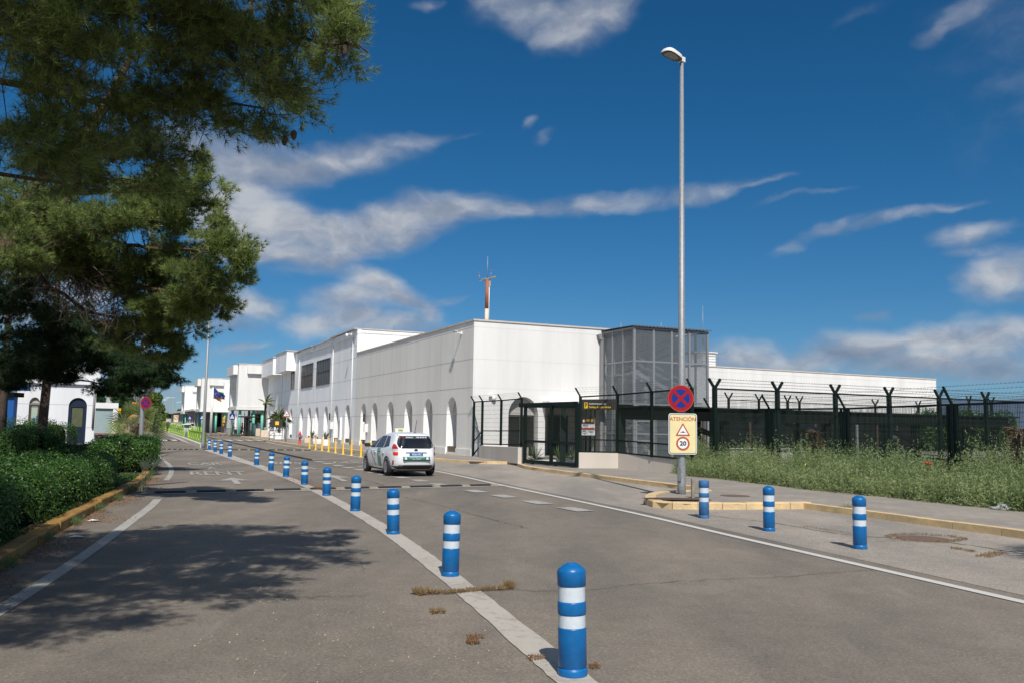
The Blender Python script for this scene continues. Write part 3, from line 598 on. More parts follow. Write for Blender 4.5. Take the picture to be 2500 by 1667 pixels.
# --- projecting porches
def porch(t0, ln_, out, z0, z1, label, colz=True):
    P_ = empty('entrance_porch', label=label, cat='building', group='entrance porches of the terminal')
    m_ = MB(); org = fp(t0); X = NO; n = -D1
    # near side (toward camera), far side, front with tall arch, underside
    m_.quad(fp(t0, 0, z0), fp(t0, out, z0), fp(t0, out, z1), fp(t0, 0, z1)); m_.quad(fp(t0 + ln_, 0, z0), fp(t0 + ln_, out, z0), fp(t0 + ln_, out, z1), fp(t0 + ln_, 0, z1))
    arched_wall(m_, fp(t0, out), D1, NO, 0, ln_, z0, z1, [(ln_ / 2, ln_ * .33, z0 + .12, z0 + 1.2, z1 - 1.7)], .9, 0, 0)
    m_.quad(fp(t0, out - .9, z0), fp(t0 + ln_, out - .9, z0), fp(t0 + ln_, out - .9, z1), fp(t0, out - .9, z1))
    m_.quad(fp(t0, 0, z0), fp(t0 + ln_, 0, z0), fp(t0 + ln_, out, z0), fp(t0, out, z0)); m_.quad(fp(t0, 0, z1), fp(t0 + ln_, 0, z1), fp(t0 + ln_, out, z1), fp(t0, out, z1))
    m_.build('wall', M_WHITE, P_)
    b = MB(); b.obox(fp(t0 - .12, -.02, z0 - .38), D1 * (ln_ + .24), NO * (out + .14), ZU * .36); b.build('fascia', M_WHITE, P_)
    b = MB(); b.obox(fp(t0 - .45, out * .22, z1 - 1.15), D1 * .44, NO * out * .5, ZU * 1.0); b.obox(fp(t0 + ln_ * .12, out + .01, z1 - 1.25), D1 * ln_ * .76, NO * .55, ZU * 1.2); b.build('parapet', M_WHITE, P_)
    c = MB(); c.obox(fp(t0 - .05, -.05, z1 + .002), D1 * (ln_ + .1), NO * (out + .1), ZU * .12); c.build('coping', M_COP, P_)
    for tt in (t0 + .6, t0 + ln_ - .7):
        for nn_ in (out - .45, out * .42, .5) if tt < t0 + 2 else (out - .45, out * .3):
            q = fp(tt, nn_); m2 = MB(); m2.lathe([(.18, PZ), (.18, z0 - .37)], 16, (q.x, q.y, 0)); m2.build('column', M_TEAL, P_)
    return P_
porch(71.6, 9, 3.75, 3.85, 9.25, 'nearest white entrance porch on teal columns, joined to the tall hall behind the palm planters')
porch(113.8, 9, 4.6, 4.0, 9.3, 'middle white entrance porch on teal columns, behind the flagpoles')
porch(146, 8, 5.0, 3.9, 9.2, 'farthest white entrance porch on teal columns, beside the low finned arcade')
# wall behind the porches (rest of the hall)
Rr = empty('terminal_rear_hall', label='far white stretch of terminal wall with low finned arcade beyond the porches', cat='building')
w = MB(); w.quad(fp(T1_ + .02, 0, 0), fp(175, 0, 0), fp(175, 0, 8.6), fp(T1_ + .02, 0, 8.6)); w.build('wall', M_PALE, Rr)
cn = MB(); cn.obox(fp(123.5, -.1, 3.9), D1 * 78, NO * 5.0, ZU * .34); cn.build('arcade_roof', M_WHITE, Rr)
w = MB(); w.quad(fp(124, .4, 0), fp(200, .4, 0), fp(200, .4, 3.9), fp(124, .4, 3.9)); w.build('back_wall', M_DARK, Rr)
for t in range(126, 200, 4):
    if 145 < t < 155: continue
    f = MB(); f.obox(fp(t, .6, .1), D1 * .35, NO * 3.9, ZU * 3.8); f.build('fin', M_LUN, Rr)
# --- right wing far behind, same height
RW = empty('terminal_rear_wing', label='long low white wing behind the stair tower, shaded at its right end', cat='building')
q0 = Vector((13.2, 78.6, 0)); dd = Vector((.895, .446, 0)); nn_ = Vector((.446, -.895, 0)); Lw = 36.4
w = MB(); a = q0; b = q0 + dd * Lw; w.quad(a, b, b + ZU * 7.62, a + ZU * 7.62); c = b - nn_ * 20; w.quad(b, c, c + ZU * 7.62, b + ZU * 7.62); w.quad(a + ZU * 7.5, b + ZU * 7.5, c + ZU * 7.5, a - nn_ * 20 + ZU * 7.5); w.build('wall', M_WHITE, RW)
c = MB(); c.obox(a + nn_ * .06 + ZU * 7.62, dd * Lw, -nn_ * .4, ZU * .1); c.build('coping', M_COP, RW)
j = MB(); grid_lines(j, q0, dd, nn_, 0, Lw, [7.2, 5.5], [6, 12, 18, 24, 30], (1, 7.2), w=.03); j.build('wall_joints', M_JW, RW)
w = MB(); w.quad(*[q0 + dd * u + nn_ * .05 + ZU * z for u, z in ((2, 0), (36, 0), (36, 2.75), (2, 2.75))]); w.build('glazing', M_DGLASS, RW)
# --- stair tower in expanded metal
def meshmat(name, col, dens, sc=26.):
    m = bpy.data.materials.new(name); m.use_nodes = True; k = NT(m.node_tree); b = k.n['Principled BSDF']
    b.inputs['Base Color'].default_value = (*col, 1); b.inputs['Roughness'].default_value = .5; b.inputs['Metallic'].default_value = .3
    tc = k.new('ShaderNodeTexCoord').outputs['Object']; mp = k.new('ShaderNodeMapping'); mp.inputs['Scale'].default_value = (1, 1, .9); mp.inputs['Rotation'].default_value = (0, 0, R(24)); k.link(tc, mp.inputs[0])
    sp = k.new('ShaderNodeSeparateXYZ'); k.link(mp.outputs[0], sp.inputs[0])
    hx = k.math('ADD', sp.outputs[0], sp.outputs[1])
    a1 = k.math('ABSOLUTE', k.math('SINE', k.math('MULTIPLY', sp.outputs[2], sc * 2.0))); n = k.noise(tc, .8, 3)
    f = k.math('ADD', k.math('MULTIPLY', a1, .28), k.math('ADD', k.math('MULTIPLY', n, .2), dens - .2), clamp=True)
    t = k.new('ShaderNodeBsdfTransparent'); mx = k.new('ShaderNodeMixShader'); k.link(f, mx.inputs[0]); k.link(t.outputs[0], mx.inputs[1]); k.link(b.outputs[0], mx.inputs[2]); k.link(mx.outputs[0], k.n['Material Output'].inputs[0])
    MATS[name] = m; return m
M_XM = meshmat('expanded metal', (.20, .225, .245), .44)
ST = empty('stair_tower', label='stair tower clad in grey expanded metal with corrugated roof at the white side wall', cat='stair tower')
E0 = fp(0) + D2 * 8.3; td, tw, th = 3.45, 5.0, 7.45; E1 = E0 - D1 * td
TP = lambda u, v, z: E1 + D2 * u + D1 * v + ZU * z
fr = MB()
for u in (0, 1.28, 2.5, 3.72, tw): fr.bar(TP(u, 0, PZ), TP(u, 0, th), .12, .12, up=D2)
for v in (1.15, 2.3, td - .1): fr.bar(TP(0, v, PZ), TP(0, v, th), .1, .1, up=D2)
for v in (1.15, 2.3, td - .1): fr.bar(TP(tw, v, PZ), TP(tw, v, th), .1, .1, up=D2)
for z in (1.5, 3.15, 5.55, th - .05):
    fr.bar(TP(.07, 0, z), TP(tw - .07, 0, z), .08, .08); fr.bar(TP(0, .06, z), TP(0, td - .16, z), .08, .08); fr.bar(TP(tw, .06, z), TP(tw, td - .16, z), .08, .08)
fr.build('frame', M_GALV, ST)
for a, b in (((0, -.03), (tw, -.03)), ((-.03, 0), (-.03, td - .05)), ((tw + .03, 0), (tw + .03, td - .05))):
    p = MB(); p.quad(TP(*a, PZ), TP(*b, PZ), TP(*b, th), TP(*a, th)); p.build('mesh_cladding', M_XM, ST)
st = MB()
flights = [(4.4, .6, .15, 1.75), (.6, 4.4, 1.75, 3.3), (4.4, .6, 3.3, 4.85), (.6, 4.4, 4.85, 6.3)]
for i, (u0, u1, z0, z1) in enumerate(flights):
    v = 1.0 if i % 2 == 0 else 2.3
    for k_ in range(10):
        t = (k_ + .5) / 10; st.obox(TP(u0 + (u1 - u0) * t - .17, v - .5, z0 + (z1 - z0) * t), D2 * .34, D1 * 1.0, ZU * .05)
    for vv in (v - .52, v + .52):
        st.bar(TP(u0, vv, z0), TP(u1, vv, z1), .06, .22); st.bar(TP(u0, vv, z0 + .95), TP(u1, vv, z1 + .95), .05, .05); st.bar(TP(u0, vv, z0 + .5), TP(u1, vv, z1 + .5), .03, .03)
for u, z in ((0.05, 1.75), (4.4, 3.3), (0.05, 4.85), (4.4, 6.3)): st.obox(TP(u, .45, z - .05), D2 * .55, D1 * 2.4, ZU * .1)
st.build('staircase', mat('stair steel', (.42, .43, .44), .5, .1, metal=.3), ST)
inn_ = MB(); [inn_.obox(TP(u, td - .9, .1), D2 * .3, D1 * .3, ZU * 7.2) for u in (.2, 2.3, 4.5)]; inn_.build('inner_column', M_LUN, ST)
rr = MB(); nr = 44; pts = []
for i in range(nr + 1):
    u = -.15 + (tw + .35) * i / nr; pts.append((u, .045 * (i % 2)))
for (u0, h0), (u1, h1) in zip(pts[:-1], pts[1:]): rr.quad(TP(u0, -.2, th + .06 + h0), TP(u1, -.2, th + .06 + h1), TP(u1, td, th + .1 + h1), TP(u0, td, th + .1 + h0)); rr.quad(TP(u0, -.2, th + .0 + h0), TP(u1, -.2, th + .0 + h1), TP(u1, -.2, th + .06 + h1), TP(u0, -.2, th + .06 + h0))
rr.build('corrugated_roof', mat('corrugated sheet', (.16, .16, .17), .5, .1, metal=.4), ST)
dm = MB(); dm.bar(TP(.12, -.06, PZ), TP(.12, -.06, 2.2), .07); dm.bar(TP(1.2, -.06, PZ), TP(1.2, -.06, 2.2), .07); dm.bar(TP(.16, -.06, 2.2), TP(1.16, -.06, 2.2), .07); dm.bar(TP(.16, -.06, 1.1), TP(1.16, -.06, 1.1), .12); dm.build('door_frame', M_GALV, ST)
# downpipe on the white wall next to the tower
dp_ = MB(); q = fp(0) + D2 * 8.12 - D1 * .12; dp_.bar(q + ZU * .1, q + ZU * 7.0, .16, .16, up=D2); dp_.bar(q + ZU * 7.0 - D2 * .08, q + ZU * 7.3 - D2 * .2, .3, .2, up=D2); dp_.build('downpipe', mat('grey pvc pipe', (.22, .22, .23), .6, .1), T)

# ------------------------------------------------------------------ things on the roofs and walls
def mast():
    b = fp(4.0, -2.4, H1 - .25); E_ = empty('antenna_mast', b, label='rust and white radio mast with crossed antennas on the terminal roof', cat='antenna mast')
    hh = A(1187, 683, b.y).z - b.z; M_RUST = mat('rusty red paint', (.34, .12, .055), .7, .2, 6); M_CREAM = mat('cream mast paint', (.66, .55, .43), .7, .12, 5)
    m = MB(); m.lathe([(.125, 0), (.115, hh * .46)], 12); m.m(1); m.lathe([(.117, hh * .461), (.10, hh)], 12); m.build('pole', [M_CREAM, M_RUST], E_)
    g = MB(); g.tube([(.13, 0, .3), (.13, 0, hh)], .03, 6); g.build('cable', M_STEELW, E_)
    g = MB(); g.bar((-.52, .1, hh - .06), (.2, 0, hh - .03), .04); g.bar((-.3, .08, hh), (.5, -.06, hh + .16), .07)
    for x in (-.3, -.15, .15, .26, .36, .46): g.bar((x, -.12, hh + .02 + .2 * x), (x + .04, .12, hh + .12 + .2 * x), .1, .07)
    g.box((.17, 0, hh - .25), (.1, .1, .36)); g.build('bracket', mat('antenna steel', (.33, .34, .34), .5, .2, metal=.4), E_)
    for x, z0, z1, r in ((0, hh, hh + 1.45, .016), (-.5, hh - .06, hh + .34, .014), (.22, hh + .1, hh + .5, .014)):
        a = MB(); a.lathe([(r, z0), (r, z1)], 6, (x, 0, 0)); a.m(1)
        if z1 < hh + 1: a.lathe([(.03, z1), (.03, z1 + .1)], 8, (x, 0, 0))
        a.build('aerial', [MATS['antenna steel'], M_RUST], E_)
mast()
def rod(p, h, label):
    m = MB(); m.lathe([(.03, 0), (.012, h)], 6); o = m.build('lightning_rod', MATS['antenna steel'], None, p); tag(o, label, 'lightning rod', 'thin rods on the roof')
for px, y0, y1, d_, lb in ((1334, 795, 787, 52, 'short thin rod on the white wing roof, left of the stair tower'), (1516, 801, 786, 53, 'thin rod on the wing roof, above the left side of the stair tower'), (1614, 802, 786, 55, 'thin rod on the wing roof, above the middle of the stair tower'), (1716, 812, 747, 58, 'tall thin whip aerial behind the right edge of the stair tower')):
    a = A(px, y0, d_); rod(Vector((a.x, a.y, H1 - .26)), A(px, y1, d_).z - H1 + .26, lb)
a = fp(26.4, -3.2, 9.3); rod(a, 1.6, 'white thin rod on the corner of the tall hall roof')
def camera_arm(p, out, label, dome):
    E_ = empty('security_camera', p, label=label, cat='security camera', group='cameras on the terminal walls')
    m = MB(); m.bar((0, 0, 0), NO * out, .05); m.box((0, 0, 0), (.1, .1, .16)); m.build('arm', M_STEELW, E_)
    m = MB()
    if dome: m.lathe([(.02, .06), (.1, .02), (.13, -.12), (.1, -.22), (.03, -.27)], 12, NO * out)
    else: m.bar(NO * out - D1 * .22 - ZU * .02, NO * out + D1 * .16 + ZU * .05, .13, .13); m.bar(NO * out - D1 * .3 + ZU * .06, NO * out + D1 * .12 + ZU * .13, .17, .03)
    m.build('camera_body', M_STEELW, E_)
camera_arm(fp(1.9, .02, 7.1), .42, 'white tube camera on an arm near the top of the grey wing corner', False)
camera_arm(fp(26.9, .3, 9.25), .4, 'white dome camera on an arm at the tall hall corner', True)
E_ = empty('security_camera', A(1206, 969, 49.3), label='white camera pair low on the white side wall, left of the wide arch', cat='security camera', group='cameras on the terminal walls')
m = MB(); m.box((-.12, .25, .08), (.08, .6, .06)); m.build('arm', M_STEELW, E_); m = MB(); m.lathe([(.03, .1), (.13, .02), (.13, -.1), (.04, -.2)], 12, (0, 0, 0)); m.box((-.2, 0, .1), (.13, .3, .12)); m.build('camera_body', M_STEELW, E_)
def ac(p, label, s=1.):
    E_ = empty('cooling_unit', p, R(24), label=label, cat='cooling unit', group='cooling units on the roofs')
    m = MB(); m.box((0, 0, .9 * s), (2.2 * s, 1.6 * s, 1.5 * s)); m.lathe([(.6 * s, 1.66 * s), (.6 * s, 1.85 * s)], 16); o = m.build('casing', mat('unit casing', (.5, .52, .52), .5, .1), E_); bevel(o, .04)
    m = MB(); m.box((0, -.82 * s, .9 * s), (1.0 * s, .04, 1.1 * s)); m.build('grille', M_DARK, E_)
    [MB().bar((x * s, y * s, 0), (x * s, y * s, .16 * s), .1).build('foot', M_GALV, E_) for x in (-.9, .9) for y in (-.6, .6)]
ac(fp(43.6, -3.5, 9.35), 'boxy cooling unit on the tall hall roof, nearest the parapet', .95); ac(fp(47.5, -5, 9.35), 'second boxy cooling unit behind it on the tall hall roof', .8)
b = A(1741, 868, 80); E_ = empty('roof_cabin', Vector((b.x, b.y + 4, 7.5)), R(26), label='small white plant cabin with railing on the rear wing roof', cat='roof cabin')
m = MB(); m.box((0, 0, .85), (1.6, 1.6, 1.5)); m.box((0, 0, 1.64), (1.9, 1.9, .08)); m.build('cabin', M_WHITE, E_); m = MB()
for x in (-.95, .95): m.bar((x, -1, 0), (x, -1, 1.55), .04)
for z in (.5, 1.0, 1.5): m.bar((-.95, -1, z), (.95, -1, z), .04)
m.build('railing', M_GALV, E_)
# wall boxes and drip pipes by the arches
def wallbox(t, z, label, kind):
    p = fp(t, .0, z)
    E_ = empty('wall_phone' if kind else 'meter_cabinet', p, label=label, cat='wall box', group='boxes on the terminal wall')
    if kind:
        m = MB(); m.bar(NO * .1 + ZU * .1, NO * .1 - ZU * .55, .34, .2, up=D1); m.build('shelf', M_STEELW, E_)
        m = MB(); m.obox(NO * .3 - D1 * .2 + ZU * .25, D1 * .4, NO * .03, ZU * .62); m.build('sign_plate', M_DARK, E_)
    else:
        m = MB(); m.obox(-D1 * .35 - ZU * .8, D1 * .7, NO * .14, ZU * 1.9); m.build('cabinet', M_PALE, E_)
        for s in (-1, 1):
            m = MB(); m.obox(D1 * (.17 * s - .12) + NO * .14 - ZU * .6, D1 * .24, NO * .012, ZU * 1.5); m.build('panel', M_LUN, E_)
wallbox(22.0, 1.75, 'small pale fitting with dark plate beside the leftmost arch pair of the grey wing', 1); wallbox(33.95, 1.9, 'small pale fitting with dark plate beside a tall hall arch', 1)
wallbox(30.9, 1.25, 'pale double meter cabinet on the tall hall wall behind the octagonal planter', 0); wallbox(42.5, 1.2, 'pale meter cabinet on the tall hall wall further left', 0)
m = MB(); m.tube([fp(27.0, .1, .12), fp(27.0, .1, 2.4)], .06, 8); tag(m.build('drain_pipe', MATS['grey pvc pipe']), 'grey drain pipe where the grey wing meets the tall hall', 'pipe')
# ------------------------------------------------------------------ bollards, posts, lamps, signs
M_BLUE = mat('blue bollard plastic', (.004, .118, .335), .36, .14, 4, .10, 22, spec=.45); M_BLUEW = mat('faded blue plastic', (.035, .13, .30), .6, .25, 7, .08, 25)
M_REFL = mat('reflective band', (.56, .62, .66), .45, .06, 30, .06, 160, spec=.5); M_YEL = mat('yellow post plastic', (.85, .50, .01), .45, .06, 4); M_BLK = mat('black rubber', (.022, .021, .02), .75, .3, 8, .1)
M_RED = mat('sign red', (.33, .006, .010), .4, .06, 3); M_SBLUE = mat('sign blue', (.004, .028, .21), .4, .06, 3); M_SWHT = mat('sign white', (.74, .76, .76), .4, .05, 3); M_SYEL = mat('sign cream yellow', (.74, .64, .34), .45, .07, 2.5); M_SRED = mat('sign brick red', (.44, .085, .045), .45, .06, 3); M_SBLK = mat('sign black', (.015, .015, .016), .5, .1)
def make_bollard(h, worn=False, dome=True):
    """blue flexible bollard: ribs, two reflective bands, domed cap, base ring"""
    B_ = empty('bollard'); s = h / .76; k_ = M_BLUEW if worn else M_BLUE
    if dome: cap = [(.092, .600), (.1, .606), (.101, .70), (.096, .715), (.06, .742), (.036, .752), (.034, .756), (.026, .756), (.025, .74)]
    else: cap = [(.092, .600), (.1, .606), (.1, .735), (.097, .74), (.09, .742), (.0, .738)]
    m = MB(); m.lathe([(r, z * s) for r, z in [(.101, .002), (.104, .012), (.104, .045), (.1, .055), (.092, .058), (.092, .064), (.099, .07), (.099, .318), (.096, .326), (.090, .328), (.09, .4)]], 28); m.build('body', k_, B_)
    m = MB(); m.lathe([(r, z * s) for r, z in [(.09, .41), (.097, .412), (.1, .42), (.1, .492), (.097, .5), (.09, .502)]], 28); m.build('rib', k_, B_)
    m = MB(); m.lathe([(r, z * s) for r, z in cap], 28); m.build('cap', k_, B_)
    for z0, z1 in ((.327, .411), (.501, .602)): m = MB(); m.lathe([(.0945, z0 * s), (.0945, z1 * s)], 28, cap=False); m.build('reflective_band', M_REFL, B_)
    return B_
ORD = ['nearest', 'second', 'third', 'fourth', 'fifth', 'sixth', 'seventh', 'eighth', 'ninth']
HB = [.77, .745, .72, .71, .69, .685, .68, .68, .66]
protoB = make_bollard(.76); used = False
TOP = [(1310 * 1.0629, 1298 * 1.0629), (1033 * 1.0629, 1175 * 1.0629)]
for i, (px, py) in enumerate(BOL):
    o = protoB if i == 0 else copy_tree(protoB); p = G(px, py); n_ = Vector((p.x, p.y, 0)).normalized(); o.location = p + n_ * .1; o.scale = (1, 1, HB[i] / .76); o.rotation_euler = (R(-.6 + .9 * math.sin(i * 2.3)), R(-1.2) if i == 0 else R(-.4 + 1.1 * math.sin(i * 1.7)), R(37 * i))
    tag(o, 'blue bollard with white bands on the strip, ' + ('nearest the camera' if i == 0 else ORD[i] + ' of its row from the camera' if i < 8 else 'ninth of its row, last before the gap'), 'bollard', 'blue bollards along the white strip')
for i, (px, py) in enumerate(BOL2):
    o = copy_tree(protoB); o.location = G(px, py); o.scale = (1, 1, .93)
    tag(o, 'far blue bollard on the broad white strip, ' + ['first beyond the gap', 'second beyond the gap', 'third beyond the gap', 'fourth beyond the gap'][i], 'bollard', 'blue bollards along the white strip')
o = make_bollard(.72, True); o.location = G(493, 1093); tag(o, 'scuffed blue bollard standing close left of the slim lamp post', 'bollard', 'blue bollards along the white strip')
for (px, py, h), lb, w, d in zip(((1719, 1265, .75), (1879, 1297, .78), (2103, 1341, .79)), ('faded blue bollard with a flat worn top, before the lamp post island', 'blue bollard between the faded flat one and the rightmost one', 'rightmost blue bollard, beside the drain cover in the rough bay'), (True, False, False), (False, True, True)):
    o = make_bollard(h, w, d); o.location = G(px, py) + Vector((.02, .1, 0)); tag(o, lb, 'bollard', 'blue bollards beside the right kerb')
def make_post():
    P_ = empty('marker_post'); m = MB(); m.lathe([(.1, 0), (.1, .025), (.06, .05), (.045, .07), (.044, .84), (.04, .87), (.0, .875)], 16); m.build('post', M_YEL, P_)
    m = MB(); m.lathe([(.0455, .68), (.0455, .73)], 16, cap=False); m.build('reflective_band', M_REFL, P_); return P_
pp = make_post()
YP = [(755.5, 1094), (770.5, 1097), (786, 1099.3), (802, 1101.8), (819, 1105), (837.5, 1108), (858, 1111.3), (881, 1114.6), (905, 1118)]
for i, q in enumerate(YP):
    o = pp if i == 0 else copy_tree(pp); o.location = G(*q)
    tag(o, 'yellow marker post, ' + ['leftmost of the nine', 'second of nine from the left', 'third of nine from the left', 'fourth of nine from the left', 'middle of the nine', 'sixth of nine from the left', 'seventh of nine from the left', 'eighth of nine from the left', 'rightmost, just beside the taxi mirror'][i], 'post', 'yellow marker posts along the pavement')
# ---- street lamps
def make_lamp(h, rb=.105, rt=.048):
    L_ = empty('street_lamp'); m = MB(); m.lathe([(rb, 0), (rb, .4), (rb * .98, .41), (rb * .97, 1.0), (rt, h)], 20); m.build('pole', M_GALV, L_)
    m = MB(); m.lathe([(rb + .05, 0), (rb + .05, .02)], 16); [m.lathe([(.018, .02), (.018, .06)], 6, ((rb + .03) * math.cos(a), (rb + .03) * math.sin(a), 0)) for a in (.7, 2.3, 3.9, 5.5)]; m.build('base_plate', M_GALV, L_)
    m = MB(); m.box((-rb - .01, -.02, .62), (.03, .11, .34)); m.build('hatch', M_GALV, L_)
    # flat lamp head pointing to -x
    n = 20; out = []
    for i in range(n):
        a = 2 * PI * i / n; x = math.cos(a); y = math.sin(a); r_ = (abs(x) ** 3.2 + abs(y) ** 3.2) ** (-1 / 3.2); out.append((-.39 + x * r_ * .33, y * r_ * .165 * (1 - .18 * x)))
    hb = MB(); vs = []; fs = []
    for sc, z in ((1., -.012), (1.0, .03), (.93, .085), (.72, .115), (.3, .125)):
        for x, y in out: vs.append((-.39 + (x + .39) * sc + (.03 if sc < 1 else 0), y * sc, h + z + (-(x + .39)) * .10))
    for q in range(4):
        for i in range(n): fs.append((q * n + i, q * n + (i + 1) % n, (q + 1) * n + (i + 1) % n, (q + 1) * n + i))
    fs.append(tuple(4 * n + i for i in range(n))); hb.add(vs, fs, True); hb.box((.0, 0, h + .0), (.14, .13, .13)); head = hb.build('lamp_head', M_STEELW, L_)
    g = MB(); g.add([(x, y, h - .014 + (-(x + .39)) * .10) for x, y in out], [tuple(range(n))[::-1]]); g.build('underside', mat('lamp underside', (.10, .10, .09), .6, .1), head)
    g = MB(); g.add([(-.42 + (x + .39) * .66, y * .72, h - .02 + (-(x + .39) * .66 + .03) * .10) for x, y in out], [tuple(range(n))[::-1]]); g.build('diffuser', mat('lamp diffuser', (.30, .31, .29), .3, .05), head)
    return L_
LP = G(1664, 1217); hl = A(1669, 146, LP.y).z
lamp = make_lamp(hl); lamp.location = LP; lamp.rotation_euler = (0, R(.25), R(40)); tag(lamp, 'tall grey lamp post on the yellow kerbed island, carrying two signs', 'street lamp', 'street lamps')
l2 = copy_tree(lamp); q = G(495, 1094.5); l2.location = q; l2.scale = (1, 1, 1.0); l2.rotation_euler = (0, 0, R(-10)); tag(l2, 'slim grey lamp post in the median beside the lime railing', 'street lamp', 'street lamps')
LS = A(345, 1060, 44); l3 = copy_tree(lamp); l3.location = (LS.x, LS.y, .1); l3.rotation_euler = (0, R(1), R(160)); tag(l3, 'grey lamp post at the hedge with a round sign, top hidden in the pine', 'street lamp', 'street lamps')
for px, pyt, Y, lb in ((405.5, 977, 330, 'leftmost'), (409.3, 974.8, 310, 'second from left'), (412.2, 971, 290, 'third from left'), (418.5, 970, 275, 'fourth from left, by the far signs'), (427.5, 970.5, 265, 'fifth from left'), (438.5, 982, 350, 'short sixth, over the small far tree'), (446.3, 980.6, 330, 'rightmost')):
    a = A(px, pyt, Y); o = copy_tree(lamp); o.location = (a.x, Y, 0); o.scale = (2.0, 2.0, a.z / hl); tag(o, 'thin distant lamp post beyond the taxi rank, ' + lb, 'street lamp', 'distant lamp posts')
# ---- signs
def disc(mb, c, r, y, n=40, ex=None):
    return mb.add([(c[0] + r * math.cos(2 * PI * i / n), y, c[1] + r * math.sin(2 * PI * i / n)) for i in range(n)], [tuple(range(n))[::-1]])
def ringmesh(mb, r0, r1, y, c=(0, 0), n=40):
    vs = [(c[0] + r * math.cos(2 * PI * i / n), y, c[1] + r * math.sin(2 * PI * i / n)) for r in (r0, r1) for i in range(n)]
    return mb.add(vs, [(i, n + i, n + (i + 1) % n, (i + 1) % n)[::-1] for i in range(n)])
def plate_round(r, m, root, name='plate', th=.02):
    b = MB(); n = 40; vs = [(r * math.cos(2 * PI * i / n), y, r * math.sin(2 * PI * i / n)) for y in (0, th) for i in range(n)]
    b.add(vs, [tuple(range(n)), tuple(range(n, 2 * n))[::-1]] + [(i, n + i, n + (i + 1) % n, (i + 1) % n) for i in range(n)]); return b.build(name, m, root)
def plate_poly(pts, m, root, name='plate', th=.02, y=0.):
    b = MB(); n = len(pts); b.add([(p[0], y, p[1]) for p in pts] + [(p[0], y + th, p[1]) for p in pts], [tuple(range(n)), tuple(range(n, 2 * n))[::-1]] + [(i, n + i, n + (i + 1) % n, (i + 1) % n) for i in range(n)]); return b.build(name, m, root)
def rrect(w, h, r=.04, n=5, c=(0, 0)):
    out = []
    for sx, sy, a0 in ((1, 1, 0), (-1, 1, 90), (-1, -1, 180), (1, -1, 270)):
        for i in range(n + 1): a = R(a0 + 90 * i / n); out.append((c[0] + sx * (w / 2 - r) + r * math.cos(a), c[1] + sy * (h / 2 - r) + r * math.sin(a)))
    return out
def rtri(w, h, r=.03, c=(0, 0)):
    P_ = [Vector((c[0] - w / 2, c[1] - h / 2)), Vector((c[0] + w / 2, c[1] - h / 2)), Vector((c[0], c[1] + h / 2))]; cen = sum(P_, Vector((0, 0))) / 3; out = []
    for i in range(3):
        a, b, d = P_[i - 1], P_[i], P_[(i + 1) % 3]; e1 = (a - b).normalized(); e2 = (d - b).normalized()
        for t in (0, .5, 1): q = b + e1 * r * (1 - t) + e2 * r * t; out.append(tuple(q if t != .5 else b + (e1 + e2) * r * .3))
    return out
def nostop(r, loc, rz, label, group):
    S = empty('traffic_sign', loc, rz, label, 'road sign', group); plate_round(r, M_RED, S)
    b = MB(); disc(b, (0, 0), r * .70, -.003); b.build('blue_field', M_SBLUE, S)
    b = MB()
    for s in (1, -1): w = r * .105; d = r * .72 * .7071; u = Vector((s * .7071, 0, .7071)); v = Vector((-s * .7071, 0, .7071)); b.quad(*[(Vector((0, -.006 - .001 * (s > 0), 0)) + u * a * d * 1.414 + v * c * w) for a, c in ((-1, -1), (1, -1), (1, 1), (-1, 1))][::1])
    b.build('red_cross', M_RED, S)
    b = MB(); ringmesh(b, r * .955, r * .985, -.003); b.build('edge_line', mat('sign edge', (.5, .10, .07), .5), S)
    b = MB(); b.box((0, .045, 0), (.1, .05, r * 1.4)); b.build('clamp', M_GALV, S); return S
def hump(mb, c, s, y):
    pts = [(-.5, -.12), (.5, -.12), (.5, -.04), (.36, -.04)] + [(.25 * math.cos(a) , -.04 + .17 * math.sin(a)) for a in [PI * i / 8 for i in range(9)]] + [(-.36, -.04), (-.5, -.04)]
    tri = tessellate_polygon([[Vector((p[0], p[1], 0)) for p in pts]]); mb.add([(c[0] + p[0] * s, y, c[1] + p[1] * s) for p in pts], tri)
def triangle_sign(S, w, c, y, th):
    h = w * .87; plate_poly(rtri(w, h, w * .07, c), M_SRED, S, 'warning_triangle', th, y)
    plate_poly(rtri(w * .70, h * .70, w * .02, (c[0], c[1] - h * .045)), M_SWHT, S, 'white_field', .002, y - .003); b = MB(); hump(b, (c[0], c[1] - h * .20), w * .36, y - .005); b.build('hump_symbol', M_SBLK, S)
def attention(loc, rz, label, s=1.):
    S = empty('warning_board', loc, rz, label, 'road sign', 'yellow attention boards'); w, h = .70 * s, .99 * s
    plate_poly(rrect(w, h, .06 * s), M_SWHT, S, 'plate', .025); plate_poly(rrect(w - .035 * s, h - .035 * s, .05 * s), M_SBLK, S, 'black_border', .002, -.003); plate_poly(rrect(w - .06 * s, h - .06 * s, .045 * s), M_SYEL, S, 'yellow_field', .002, -.006)
    text('ATENCIÓN', .128 * s, M_SRED, S, frame((0, -.0085, .355 * s), (1, 0, 0), (0, 0, 1)), bold=.0015 * s, sx=1.0)
    triangle_sign(S, .37 * s, (0, .11 * s), -.010, .003); 
    b = MB(); disc(b, (0, -.235 * s), .168 * s, -.010); b.build('red_disc', M_SRED, S); b = MB(); disc(b, (0, -.235 * s), .122 * s, -.013); b.build('white_disc', M_SWHT, S)
    text('20', .145 * s, M_SBLK, S, frame((0, -.0155, -.235 * s), (1, 0, 0), (0, 0, 1)), bold=.005 * s, sx=1.12)
    b = MB(); b.box((0, .05, .3 * s), (.2, .05, .05)); b.box((0, .05, -.3 * s), (.2, .05, .05)); b.build('clamp', M_GALV, S); return S
